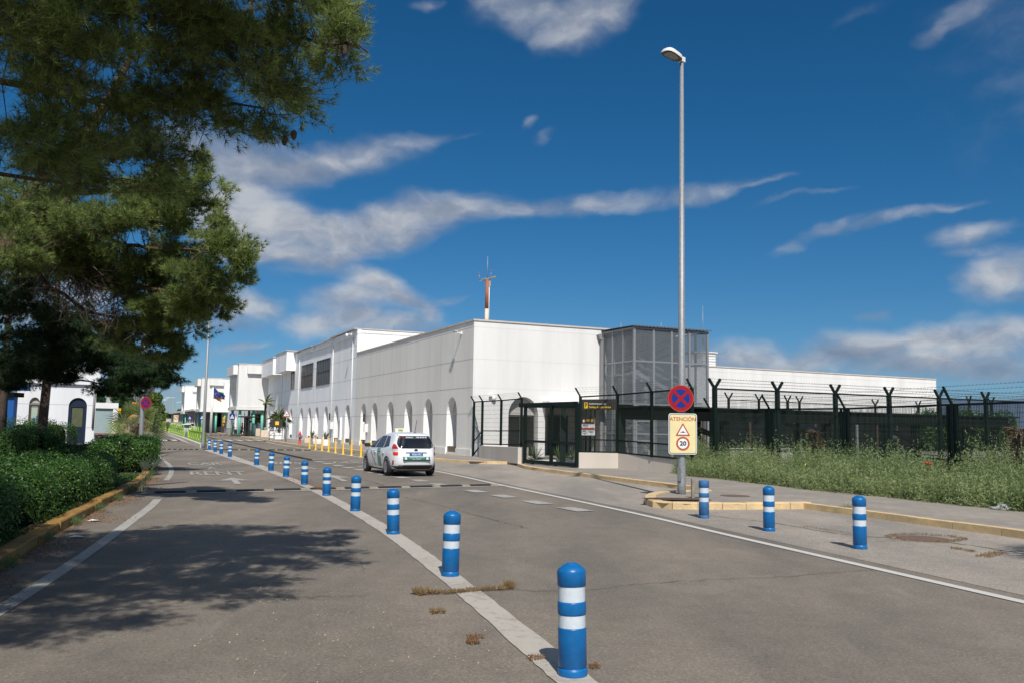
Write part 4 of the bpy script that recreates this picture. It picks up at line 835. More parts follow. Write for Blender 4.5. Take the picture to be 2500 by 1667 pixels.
c1 = A(1662, 971.5, LP.y - .16); nostop(.335, c1, R(6), 'round no stopping sign, red with blue field and red cross, on the tall lamp post', 'no stopping signs')
c2 = A(1667, 1058, LP.y - .16); attention(c2, R(4), 'cream yellow board reading ATENCION with hump triangle and 20, on the tall lamp post', 1.03)
c3 = A(356, 983, 43.8); nostop(.30, c3, R(-14), 'shaded round no stopping sign on the lamp post at the hedge', 'no stopping signs')
c4 = A(340, 1000, 66); P_ = attention(c4, R(-8), 'distant yellow attention board half hidden behind the palm', 1.05); b = MB(); b.lathe([(.05, -c4.z), (.05, .5)], 10, (0, .08, 0)); b.build('post', M_GALV, P_)
def postsign(name, px, py, Y, label, build, rz=0., group=None, r=.035):
    c = A(px, py, Y); S = empty(name, c, rz, label, 'road sign', group); build(S); b = MB(); b.lathe([(r, -c.z + (.12 if px > 450 else 0)), (r, .1)], 10, (0, .05, 0)); b.build('post', M_GALV, S); return S
postsign('traffic_sign', 700, 1007, 82, 'red bordered triangle hump sign on a grey post by the white planters', lambda S: triangle_sign(S, .82, (0, 0), -.02, .02), R(-12), 'warning signs', .05)
def ped(S, s=.62):
    plate_poly(rrect(s, s * 1.0, .04), M_SBLUE, S, 'plate', .02); plate_poly(rtri(s * .82, s * .70, .02, (0, .03)), M_SWHT, S, 'white_triangle', .002, -.003)
    b = MB(); b.box((0, -.006, .12 * s), (.06 * s, .004, .06 * s)); b.add([(-.05 * s, -.007, .09 * s), (.06 * s, -.007, .08 * s), (.03 * s, -.007, -.06 * s), (.13 * s, -.007, -.22 * s), (.07 * s, -.007, -.22 * s), (-.0, -.007, -.10 * s), (-.12 * s, -.007, -.22 * s), (-.17 * s, -.007, -.2 * s), (-.05 * s, -.007, -.04 * s)], [(0, 8, 2, 1), (2, 8, 5), (2, 5, 4, 3), (8, 7, 6, 5)]); b.build('walker_symbol', M_SBLK, S)
for px, py, Y, s, lb in ((566.8, 1016, 108, .70, 'in front of the nearest teal column'), (493.3, 1018, 140, .72, 'beside the slim lamp post, before a teal column'), (463.5, 1019, 165, .68, 'farthest right one, before the finned arcade')):
    postsign('traffic_sign', px, py, Y, 'blue square pedestrian crossing sign ' + lb, lambda S: ped(S, s), R(-12), 'pedestrian crossing signs')
postsign('traffic_sign', 13.5, 998, 95, 'blue square pedestrian crossing sign far left beside the blue gantry pillar', lambda S: ped(S, .8), 0, 'pedestrian crossing signs')
def simple_round(S, r, ring, field, sym=None):
    plate_round(r, ring, S); b = MB(); disc(b, (0, 0), r * .72, -.004); b.build('field', field, S)
    if sym: b = MB(); b.bar((-.5 * r, -.008, .3 * r), (.5 * r, -.008, -.3 * r), .25 * r, .01, up=(0, 1, 0)); b.build('symbol', sym, S)
postsign('traffic_sign', 417, 1020, 255, 'far round red and white prohibition sign, left of the far blue one', lambda S: simple_round(S, .28 * 2, M_RED, M_SWHT), 0, 'far round signs', .05)
postsign('traffic_sign', 423, 1020, 250, 'far round blue direction sign between the red ones', lambda S: simple_round(S, .28 * 1.9, M_SBLUE, M_SBLUE, M_SWHT), 0, 'far round signs', .05)
def board(S, w, h, m, th=.04): plate_poly(rrect(w, h, .03), m, S, 'plate', th)
def b1(S): board(S, 1.0, 1.5, M_SYEL); b = MB(); disc(b, (0, .2), .42, -.01); b.build('red_disc', M_RED, S); b = MB(); disc(b, (0, .2), .3, -.014); b.build('white_disc', M_SWHT, S); b = MB(); b.bar((-.3, -.02, -.1), (.3, -.02, .5), .09, .01, up=(0, 1, 0)); b.build('red_bar', M_RED, S)
postsign('traffic_sign', 429.5, 1021, 190, 'far cream board with a red ringed turn ban', b1, 0, 'far boards', .05)
def b2(S): board(S, 3.0, 1.9, mat('pale grey board', (.55, .53, .5), .6)); plate_poly(rrect(.95, 1.7, .03), mat('orange board', (.72, .22, .03), .5), S, 'orange_panel', .01, -.02)
postsign('hoarding', 413, 1018, 270, 'far pale hoarding with an orange panel under the trees', b2, 0, 'far boards', .08)
def b3(S): board(S, .5, .42, mat('yellow sign', (.80, .48, .02), .5)); b = MB(); b.box((-.06, -.01, .06), (.16, .01, .07)); b.box((.07, -.01, -.05), (.13, .01, .07)); b.build('symbol', M_SBLK, S)
postsign('direction_sign', 288, 1002, 75, 'small yellow sign with dark marks right of the glass kiosk', b3, 0, None, .04)
def b4(S): board(S, .62, .9, mat('lime board', (.55, .58, .04), .5)); b = MB(); disc(b, (0.05, 0), .26, -.01); b.build('red_disc', M_SRED, S); b = MB(); disc(b, (.05, 0), .17, -.014); b.build('white_disc', M_LUN, S)
postsign('traffic_sign', 319, 1004, 80, 'lime board with a red ringed sign above the palm', b4, R(10), 'far boards', .04)
postsign('hoarding', 328.5, 1000, 72, 'narrow orange board left of the attention board above the palm', lambda S: board(S, .45, 1.3, MATS['orange board']), R(30), 'far boards', .04)
# ---- rubber speed bumps and lane separator
def bump(a, b, w, h, lab, n, m2, name='speed_bump'):
    S = empty(name, label=lab, cat='speed bump' if name == 'speed_bump' else 'lane separator', group='rubber strips on the road'); d = (b - a) / n; u = d.normalized(); q = Vector((-u.y, u.x, 0)) * w / 2; both = MB()
    for i in range(n):
        mb = both.m(1 if (i % 2 and m2) else 0); sh = .22 if m2 else 0; p0 = a + d * (i - (sh if (i % 2 == 0) else -sh)) + u * .01; p1 = a + d * (i + 1 + (sh if i % 2 == 0 else -sh)) - u * .01; vs = []
        for p in (p0, p1): vs += [p - q + ZU * .005, p - q * .45 + ZU * h, p + q * .45 + ZU * h, p + q + ZU * .005]
        mb.add(vs, [(0, 4, 5, 1), (1, 5, 6, 2), (2, 6, 7, 3), (0, 1, 2, 3), (7, 6, 5, 4)])
    both.build('rubber_blocks', [M_BLK, m2 or M_BLK], S)
    return S
M_CRM = mat('worn cream rubber', (.24, .21, .155), .8, .3, 6)
p0, p1 = G(390, 1202.5), G(1221, 1183.5); bump(p0, p1, .26, .045, 'worn black and cream rubber speed bump across the road before the taxi', 20, M_CRM)
u = (p1 - p0).normalized(); q = Vector((-u.y, u.x, 0)); ln([p0 + q * .34, p1 + q * .34], .13, .0125); ln([p0 - q * .36, p1 - q * .36], .13, .0125)
bump(G(384, 1096), G(490, 1097), .3, .06, 'black and cream speed bump across the far left lane, beside the hedge end', 16, M_CRM); bump(G(497, 1097.2), G(766, 1098.6), .3, .06, 'long thin black and cream speed bump across the far right lanes', 24, M_CRM)
bump(G(500, 1063), G(566, 1062.8), .4, .07, 'farthest speed bump, before the entrance porch', 12, M_CRM)
bump(G(508, 1067), G(759, 1123), .2, .06, 'diagonal black rubber lane separator between the right lanes', 46, None, 'lane_separator')
# ---- lime railing on the white median kerb
mk = [G(489, 1093.5), G(470, 1085.3), G(441.7, 1072.4), G(420, 1063.5), G(402.6, 1057), G(391, 1052.3), G(383, 1049.2)]
def median():
    mb = MB(); n = len(mk); L_, Rr_ = [], []
    for i, p in enumerate(mk): d = (mk[min(i + 1, n - 1)] - mk[max(i - 1, 0)]).normalized(); L_.append(p); Rr_.append(p + Vector((d.y, -d.x, 0)) * .7)
    mb.prism(L_ + Rr_[::-1], -.01, .28); return struct(mb.build('median_kerb', M_KERBW))
median()
M_LIME = mat('lime paint', (.36, .62, .015), .4, .08, 3)
def railing(a, b, h, nb, label):
    S = empty('railing', a, label=label, cat='railing', group='lime railings on the median'); v = b - a; u = v.normalized(); q = Vector((-u.y, u.x, 0)); L = v.length
    for z, nm in ((h, 'top_rail'), (.12, 'bottom_rail')): m = MB(); m.bar(ZU * z, ZU * z + u * L, .07, .07); m.build(nm, M_LIME, S)
    for i in (0, 1): m = MB(); m.bar(u * L * i, u * L * i + ZU * h, .1, .1); m.build('post', M_LIME, S)
    for i in range(nb):
        x = L * (i + .7) / (nb + .4); m = MB(); pts = [u * (x + .26 * L / nb * math.sin(PI * 2 * t) * (1 if i % 2 else -1)) + ZU * (.12 + (h - .12) * t) for t in [j / 8 for j in range(9)]]
        for p_, p2 in zip(pts[:-1], pts[1:]): m.bar(p_, p2 + (p2 - p_) * .12, .2 * L / nb * 2.1, .025, up=q)
        m.build('baluster', M_LIME, S)
    return S
def mp_(px, z=.28):   # a point on the median under a picture column
    lo = min(mk, key=lambda p: abs(proj(p)[0] - px)); best = None
    for i in range(len(mk) - 1):
        for t in range(21):
            p = mk[i].lerp(mk[i + 1], t / 20); e = abs(proj(p + ZU * z)[0] - px)
            if best is None or e < best[0]: best = (e, p)
    p = best[1]; d = (mk[-1] - mk[0]).normalized(); return p + Vector((d.y, -d.x, 0)) * .3 + ZU * z
railing(mp_(492), mp_(451.5), .78, 13, 'near lime green railing with curved bars, next to the slim lamp post'); railing(mp_(441.5), mp_(407), .80, 18, 'middle lime green railing, beyond the two grey posts'); railing(mp_(399.5), mp_(384), .82, 12, 'far lime green railing, left of the grey bin')
for px, lb in ((444.5, 'left grey post between the lime railings'), (448.5, 'right grey post between the lime railings')):
    m = MB(); m.lathe([(.09, 0), (.09, .92), (.0, .94)], 10); tag(m.build('steel_post', M_GALV, None, mp_(px)), lb, 'post', 'grey posts between the railings')
bn = empty('litter_bin', mp_(402.5, .0) + Vector((0, 0, .28)), label='grey and black bin on a post in the railing gap', cat='bin'); m = MB(); m.bar((0, 0, 0), (0, 0, 1.6), .12); m.build('post', M_BLK, bn); m = MB(); m.lathe([(.25, .45), (.3, .5), (.32, 1.25), (.2, 1.35)], 12, (.25, 0, 0)); m.build('bin_body', M_BLK, bn); m = MB(); m.box((.2, 0, 1.75), (.75, .5, .5)); m.build('cabinet', M_LUN, bn)
# ------------------------------------------------------------------ cars
M_CARW = mat('white car paint', (.78, .79, .80), .22, .015, 2, spec=.5, coat=.6); M_CGLASS = mat('car glass', (.012, .014, .016), .06, .1, spec=.8); M_TYRE = mat('tyre rubber', (.02, .02, .02), .8, .1); M_RIM = mat('alloy rim', (.42, .43, .45), .3, .1, metal=.7)
M_TAIL = mat('red tail light', (.42, .012, .015), .18, .1, coat=.5); M_LENS = mat('clear lamp lens', (.62, .60, .60), .15, .08, coat=.5); M_CBLK = mat('black car plastic', (.02, .02, .021), .55, .1); M_GRN = mat('green livery', (.02, .19, .115), .3, .05, coat=.5); M_PLATE = mat('blue number plate', (.02, .13, .42), .4, .05); M_CHROME = mat('chrome', (.6, .6, .62), .15, .05, metal=.9)
HEAT = mat('brake lamp lit red', (.75, .03, .015), .2, .05)
LV = [  # z, half width, front y, rear y, front/back exponent
    (.22, .80, 2.10, -2.10, 5), (.30, .845, 2.20, -2.20, 5), (.42, .868, 2.26, -2.275, 5), (.55, .878, 2.28, -2.30, 5), (.70, .885, 2.22, -2.30, 5), (.82, .880, 2.05, -2.275, 5), (.90, .868, 1.72, -2.25, 5), (.96, .850, 1.32, -2.225, 5.5),
    (1.02, .835, 1.16, -2.20, 6), (1.15, .775, .86, -2.135, 6), (1.28, .715, .50, -2.06, 6), (1.38, .672, .16, -1.99, 6), (1.455, .63, -.16, -1.90, 6), (1.51, .58, -.42, -1.72, 5), (1.545, .47, -.66, -1.45, 4), (1.56, .25, -.85, -1.25, 3)]
def car_level(z):
    for a, b in zip(LV[:-1], LV[1:]):
        if z <= b[0] or b is LV[-1]: t = max(0, min(1, (z - a[0]) / (b[0] - a[0]))); return [p + (q - p) * t for p, q in zip(a, b)]
def car_pt(z, th, off=0.):
    _, w, f, r_, n = car_level(z); c = (f + r_) / 2; h = (f - r_) / 2; ca, sa = math.cos(th), math.sin(th)
    x = w * math.copysign(abs(ca) ** (2 / n), ca); y = c + h * math.copysign(abs(sa) ** (2 / n), sa)
    nx, ny = (abs(x / w) ** (n - 1) * math.copysign(1, x) / w), (abs((y - c) / h) ** (n - 1) * math.copysign(1, y - c) / h); l = math.hypot(nx, ny) or 1
    return Vector((x + nx / l * off, y + ny / l * off, z + off * .25))
def th_side(z, y, s):
    _, w, f, r_, n = car_level(z); c = (f + r_) / 2; h = (f - r_) / 2; sy = max(-.9999, min(.9999, (y - c) / h)); a = math.asin(math.copysign(abs(sy) ** (n / 2), sy)); return a if s > 0 else PI - a
def th_rear(z, x):
    _, w, f, r_, n = car_level(z); cx = max(-.9999, min(.9999, x / w)); return -math.acos(math.copysign(abs(cx) ** (n / 2), cx))
def side_patch(mb, corners, s, off=.006, nu=8, nv=5):
    """quad patch on a car side; corners (y,z): bottom rear, bottom front, top front, top rear"""
    vs = []
    for j in range(nv + 1):
        for i in range(nu + 1):
            u, v = i / nu, j / nv; b = [corners[0][k] + (corners[1][k] - corners[0][k]) * u for k in (0, 1)]; t = [corners[3][k] + (corners[2][k] - corners[3][k]) * u for k in (0, 1)]
            y, z = [b[k] + (t[k] - b[k]) * v for k in (0, 1)]; vs.append(car_pt(z, th_side(z, y, s), off))
    mb.add(vs, [(j * (nu + 1) + i, j * (nu + 1) + i + 1, (j + 1) * (nu + 1) + i + 1, (j + 1) * (nu + 1) + i)[::(1 if s > 0 else -1)] for j in range(nv) for i in range(nu)], True)
def rear_patch(mb, rows, off=.006, nu=12):
    """rows of (z, x0, x1) on the tail"""
    vs = []
    for z, x0, x1 in rows:
        for i in range(nu + 1): vs.append(car_pt(z, th_rear(z, x0 + (x1 - x0) * i / nu), off))
    mb.add(vs, [(j * (nu + 1) + i, j * (nu + 1) + i + 1, (j + 1) * (nu + 1) + i + 1, (j + 1) * (nu + 1) + i) for j in range(len(rows) - 1) for i in range(nu)], True)
def make_car(label, group, taxi=False, paint=None, detail=True):
    C_ = empty('taxi' if taxi else 'parked_car', label=label, cat='taxi' if taxi else 'car', group=group); paint = paint or M_CARW
    N = 72; m = MB(); vs = []; zs = [l[0] for l in LV]
    zz = []
    for a, b in zip(zs[:-1], zs[1:]): zz += [a, (a + b) / 2]
    zz.append(zs[-1])
    for z in zz: vs += [car_pt(z, 2 * PI * i / N) for i in range(N)]
    fs = [(j * N + i, j * N + (i + 1) % N, (j + 1) * N + (i + 1) % N, (j + 1) * N + i) for j in range(len(zz) - 1) for i in range(N)] + [tuple(i for i in range(N))[::-1], tuple((len(zz) - 1) * N + i for i in range(N))]
    m.add(vs, fs, True); body = m.build('body', paint, C_)
    # windscreen, rear window, side windows
    m = MB(); vs = []; nu = 12
    zr = [.975 + (1.46 - .975) * j / 8 for j in range(9)]
    for z in zr:
        w = car_level(z)[1]
        for i in range(nu + 1): vs.append(car_pt(z, -th_rear(z, w * .9 * (2 * i / nu - 1)), .006))
    m.add(vs, [(j * (nu + 1) + i, (j + 1) * (nu + 1) + i, (j + 1) * (nu + 1) + i + 1, j * (nu + 1) + i + 1) for j in range(8) for i in range(nu)], True); m.build('windscreen', M_CGLASS, C_)
    m = MB(); rear_patch(m, [(.985, -.52, .52), (1.02, -.635, .635), (1.1, -.66, .66), (1.16, -.665, .665), (1.2, -.655, .655), (1.3, -.62, .62), (1.37, -.585, .585), (1.42, -.55, .55)], .007, 16); m.build('rear_window', M_CGLASS, C_)
    for s in (1, -1):
        m = MB(); side_patch(m, [(-.92, .985), (.08, .975), (-.20, 1.40), (-.80, 1.425)], s); m.build('side_window', M_CGLASS, C_)
        m = MB(); side_patch(m, [(.14, .972), (1.02, .965), (.62, 1.17), (-.10, 1.395)], s); m.build('side_window', M_CGLASS, C_)
        m = MB(); side_patch(m, [(-1.55, 1.05), (-.98, .99), (-.87, 1.42), (-1.25, 1.40)], s); m.build('side_window', M_CGLASS, C_)
        m = MB()
        for y in (1.08, .1, -.9): side_patch(m, [(y - .008, .34), (y + .008, .34), (y + .008, .955), (y - .008, .955)], s, .003, 1, 6)
        m.build('door_seams', M_CBLK, C_)
        for y in (-.02, -1.05): m = MB(); a = car_pt(.80, th_side(.8, y, s), .02); m.bar(a - Vector((0, .1, 0)), a + Vector((0, .1, 0)), .03, .035); bevel(m.build('door_handle', paint, C_), .008)
        mir = MB(); a = car_pt(1.0, th_side(1.0, .92, s), .0); mir.box(a + Vector((s * .15, .02, .04)), (.20, .13, .14)); mir.bar(a, a + Vector((s * .1, .02, .02)), .05); bevel(mir.build('wing_mirror', M_CBLK, C_), .03, 3)
        # tail light: red above, clear middle, red lower
        tl = MB(); rows = lambda z0, z1, n, xo0, xo1: [(z0 + (z1 - z0) * j / n, s * (xo0 + (xo1 - xo0) * j / n), s * (car_level(z0 + (z1 - z0) * j / n)[1] - .001)) for j in range(n + 1)]
        def lamp_(z0, z1, xi0, xi1, m_, nm, par):
            b = MB(); vs = []; n = 5; k_ = 8
            for j in range(n + 1):
                z = z0 + (z1 - z0) * j / n; xi = xi0 + (xi1 - xi0) * j / n; ta = th_rear(z, s * xi); w_, f_, r_ = car_level(z)[1:4]; tb = th_side(z, r_ + .36 - .22 * abs(z - .95), s)
                if s < 0: tb -= 2 * PI if tb > PI / 2 else 0
                for i in range(k_ + 1): vs.append(car_pt(z, ta + (tb - ta) * i / k_, .01))
            b.add(vs, [(j * (k_ + 1) + i, j * (k_ + 1) + i + 1, (j + 1) * (k_ + 1) + i + 1, (j + 1) * (k_ + 1) + i)[::s] for j in range(n) for i in range(k_)], True); return b.build(nm, m_, par)
        t_ = lamp_(.965, 1.13, .655, .70, M_TAIL, 'tail_light', C_); lamp_(.85, .963, .655, .655, M_LENS, 'reversing_lens', t_); lamp_(.74, .848, .665, .655, HEAT if (taxi and s < 0) else M_TAIL, 'brake_lens', t_)
        m = MB(); rear_patch(m, [(.40, s * .755, s * .79), (.56, s * .76, s * .79)][::1], .006, 2); m.build('bumper_reflector', M_TAIL, C_)
        hd = MB(); vs = []
        for z in (.68, .76, .84):
            for i in range(7): vs.append(car_pt(z, (PI / 2 - s * (.75 + .55 * i / 6)), .008))
        hd.add(vs, [(j * 7 + i, j * 7 + i + 1, (j + 1) * 7 + i + 1, (j + 1) * 7 + i) for j in range(2) for i in range(6)], True); hd.build('headlight', M_LENS, C_)
    # wheels with dark arches
    for y in (1.36, -1.42):
        for s in (1, -1):
            w = car_level(.5)[1]; ar = MB(); n = 28; xx = s * (w + .004)
            vs = []
            for i in range(n + 1):
                a = PI * i / n; yy, z2 = y + .375 * math.cos(a), .32 + .375 * math.sin(a); vs.append(car_pt(max(.22, z2), th_side(max(.22, z2), yy, s), .004))
            vs += [car_pt(.225, th_side(.225, y - .375, s), .004), car_pt(.225, th_side(.225, y + .375, s), .004)]
            ar.add(vs, [tuple(range(len(vs)))[::s]]); ar.build('wheel_arch', M_CBLK, C_)
            wl = empty('wheel'); wl.parent = C_; wl.location = (s * (w - .085), y, .315)
            prof = [(.2, -.10), (.29, -.10), (.312, -.07), (.315, 0), (.312, .07), (.29, .10), (.21, .105)]
            tm = MB(); nn2 = 32; vs = []; fs = []
            for r_, x in prof:
                for j in range(nn2): a = 2 * PI * j / nn2; vs.append((x * s, r_ * math.cos(a), r_ * math.sin(a)))
            for i in range(len(prof) - 1):
                for j in range(nn2): fs.append((i * nn2 + j, i * nn2 + (j + 1) % nn2, (i + 1) * nn2 + (j + 1) % nn2, (i + 1) * nn2 + j))
            tm.add(vs, fs, True); tm.build('tyre', M_TYRE, wl)
            rm = MB(); vs = [(s * .06, .21 * math.cos(2 * PI * j / nn2), .21 * math.sin(2 * PI * j / nn2)) for j in range(nn2)]; rm.m(1).add(vs, [tuple(range(nn2))]); rm.m(0)
            for j in range(10):
                a = 2 * PI * j / 10; d_ = Vector((0, math.cos(a), math.sin(a))); rm.bar(Vector((s * .085, 0, 0)) + d_ * .03, Vector((s * .098, 0, 0)) + d_ * .2, .045, .02, up=(1, 0, 0))
            nr_ = len(rm.v); vs = []; fs = []
            for r_, x in ((.185, .07), (.19, .105), (.212, .107)):
                for j in range(nn2): a = 2 * PI * j / nn2; vs.append((x * s, r_ * math.cos(a), r_ * math.sin(a)))
            for i in range(2):
                for j in range(nn2): fs.append((i * nn2 + j, i * nn2 + (j + 1) % nn2, (i + 1) * nn2 + (j + 1) % nn2, (i + 1) * nn2 + j))
            rm.add(vs, fs, True); rm.build('rim', [M_RIM, M_CBLK], wl)
    # bumper underside, plate, badge, tail details
    m = MB(); rear_patch(m, [(.235, -.62, .62), (.30, -.72, .72), (.355, -.80, .80), (.40, -.62, .62)], .01, 20); m.build('lower_bumper', M_CBLK, C_)
    m = MB(); m.box((0, .0, .21), (1.45, 3.9, .1)); m.build('underbody', M_CBLK, C_)
    pl_ = MB(); y = car_pt(.80, -PI / 2).y; pl_.box((-.03, y - .012, .775), (.50, .012, .115)); plo = pl_.build('number_plate', M_PLATE if taxi else M_SWHT, C_)
    m = MB(); m.bar((-.42, y - .012, .862), (.36, y - .012, .862), .03, .03); m.build('tailgate_trim', M_CHROME if not taxi else M_LENS, C_)
    m = MB(); yb = car_pt(.92, -PI / 2).y; n = 20; m.add([(.07 * math.cos(2 * PI * i / n) - .03, yb - .012, .925 + .048 * math.sin(2 * PI * i / n)) for i in range(n)], [tuple(range(n))[::-1]]); m.build('badge', mat('dark blue badge', (.03, .045, .10), .25, .1, metal=.4), C_)
    m = MB(); m.tube([(.18, -1.42, 1.545), (.18, -1.62, 2.0)], .009, 6); m.box((.18, -1.40, 1.54), (.07, .14, .04)); m.build('aerial', M_CBLK, C_)
    m = MB(); vs = []
    for z, o in ((1.425, .015), (1.45, .05), (1.475, .03)):
        for i in range(13): vs.append(car_pt(z, th_rear(z, .56 * (2 * i / 12 - 1)), o))
    m.add(vs, [(j * 13 + i, j * 13 + i + 1, (j + 1) * 13 + i + 1, (j + 1) * 13 + i) for j in range(2) for i in range(12)], True); m.build('spoiler', paint, C_)
    if taxi:
        rb = MB(); rb.box((-.05, -.35, 1.615), (.42, .16, .14)); rs = rb.build('roof_sign', mat('roof sign plastic', (.72, .72, .62), .4, .1), C_); bevel(rs, .02)
        rg = MB(); rg.box((-.05, -.433, 1.615), (.2, .006, .08)); rg.build('display', mat('roof sign green', (.35, .42, .16), .4, .2), rs); text('TAXI', .07, M_GRN, rs, frame((-.05, -.438, 1.615), (1, 0, 0), (0, 0, 1)))
        text('9526 KFC', .098, M_SWHT, plo, frame((-.01, y - .0195, .775), (1, 0, 0), (0, 0, 1)), bold=.0015, sx=.92)
        gs = MB(); yg = car_pt(.62, -PI / 2).y; gs.box((-.02, yg - .012, .64), (1.0, .012, .11)); gso = gs.build('green_strip', M_GRN, C_)
        text('TRANSPORTE PUBLICO GRANADA', .038, M_SWHT, gso, frame((-.02, yg - .0195, .664), (1, 0, 0), (0, 0, 1)), bold=.0005); text('pidetaxi  GRANADA', .038, M_SWHT, gso, frame((-.02, yg - .0195, .615), (1, 0, 0), (0, 0, 1)), bold=.0005)
        for x in (-.42, .38): q = MB(); q.box((x, yg - .02, .64), (.085, .004, .085)); q.build('strip_badge', M_SWHT, gso)
        m = MB(); m.bar((-.5, yg - .01, .572), (.5, yg - .01, .572), .06, .03); m.build('bumper_step', M_CBLK, C_)
        bw = MB(); rear_patch(bw, [(1.335, -.56, .56), (1.405, -.53, .53)], .0095, 10); st_ = bw.build('window_sticker', mat('smoky sticker', (.13, .12, .12), .3, .1), C_)
        a0 = car_pt(1.375, -PI / 2, .014); up_ = (car_pt(1.405, -PI / 2) - car_pt(1.335, -PI / 2)).normalized()
        text('pidetaxi', .085, mat('sticker pale blue', (.55, .70, .78), .5, .05), st_, frame(a0 + Vector((-.22, 0, 0)), (1, 0, 0), up_), bold=.001); text('958 28 00 00', .075, M_SWHT, st_, frame(a0 + Vector((.24, 0, 0)), (1, 0, 0), up_), bold=.001)
        q = MB(); q.add([a0 + Vector((-.47 + dx, -.002, 0)) + up_ * dz for dx, dz in ((-.03, -.03), (.03, -.03), (.03, .03), (-.03, .03))], [(0, 1, 2, 3)]); q.build('sticker_badge', M_TAIL, st_)
        for s in (1, -1):
            m = MB(); side_patch(m, [(-.82, .30), (-.42, .30), (-.20, .95), (-.62, .965)], s, .0045, 4, 8); m.build('livery_band', M_GRN, C_)
            m = MB(); side_patch(m, [(-.08, .30), (-.02, .30), (.70, .88), (.62, .88)], s, .0045, 2, 8); m.build('livery_line', M_GRN, C_)
            m = MB(); side_patch(m, [(-.66, .66), (-.48, .66), (-.45, .80), (-.63, .80)], s, .007, 2, 2); m.build('door_emblem', mat('pale emblem', (.45, .55, .48), .4, .2), C_)
    return C_
taxi = make_car('white taxi with green door band and blue number plate, seen from behind', None, True)
hd = R(24.5); ra = (G(947.3, 1161) + G(1052.3, 1159.5)) / 2; ax = Vector((-math.sin(hd), math.cos(hd), 0)); sc_ = .955
taxi.scale = (sc_ * 1.0, sc_, sc_ * 1.0); taxi.rotation_euler = (0, 0, hd); taxi.location = ra + ax * (1.42 * sc_) + Vector((0, 0, .014)) + ax * .1
car0 = None
def far_car(px, Y, lab, rz=22, paint=None, s=1.):
    global car0
    a = A(px, 1040, Y)
    if car0 is None and paint is None: car0 = c = make_car(lab, 'cars at the far taxi rank')
    elif paint is None: c = copy_tree(car0); c['label'] = lab
    else: c = make_car(lab, 'cars at the far taxi rank', False, paint)
    c.location = (a.x, Y, 0); c.rotation_euler = (0, 0, R(rz)); c.scale = (s, s, s); return c
far_car(454, 126, 'nearest white car at the rank, behind the first railing'); far_car(462.8, 164, 'tall white car to the right of the nearest rank car', s=1.1); far_car(420.5, 160, 'white car with dark rear window behind the middle railing'); far_car(425.5, 232, 'white car partly hidden behind the middle railing car', s=1.05)
far_car(404, 240, 'white car at the far left of the rank, above the bin', s=1.1); far_car(384, 280, 'small white car farthest left, behind the palm fronds', s=1.2); far_car(391.5, 300, 'blue grey car beside the farthest white car', paint=mat('blue grey paint', (.10, .16, .23), .25, .05, coat=.5), s=1.2)
far_car(9, 78, 'white car glimpsed left of the blue gantry pillar', 95, s=1.0); far_car(11, 100, 'dark car behind the white one at the blue gantry', 95, paint=mat('black paint', (.02, .022, .025), .2, .05, coat=.5), s=1.25)

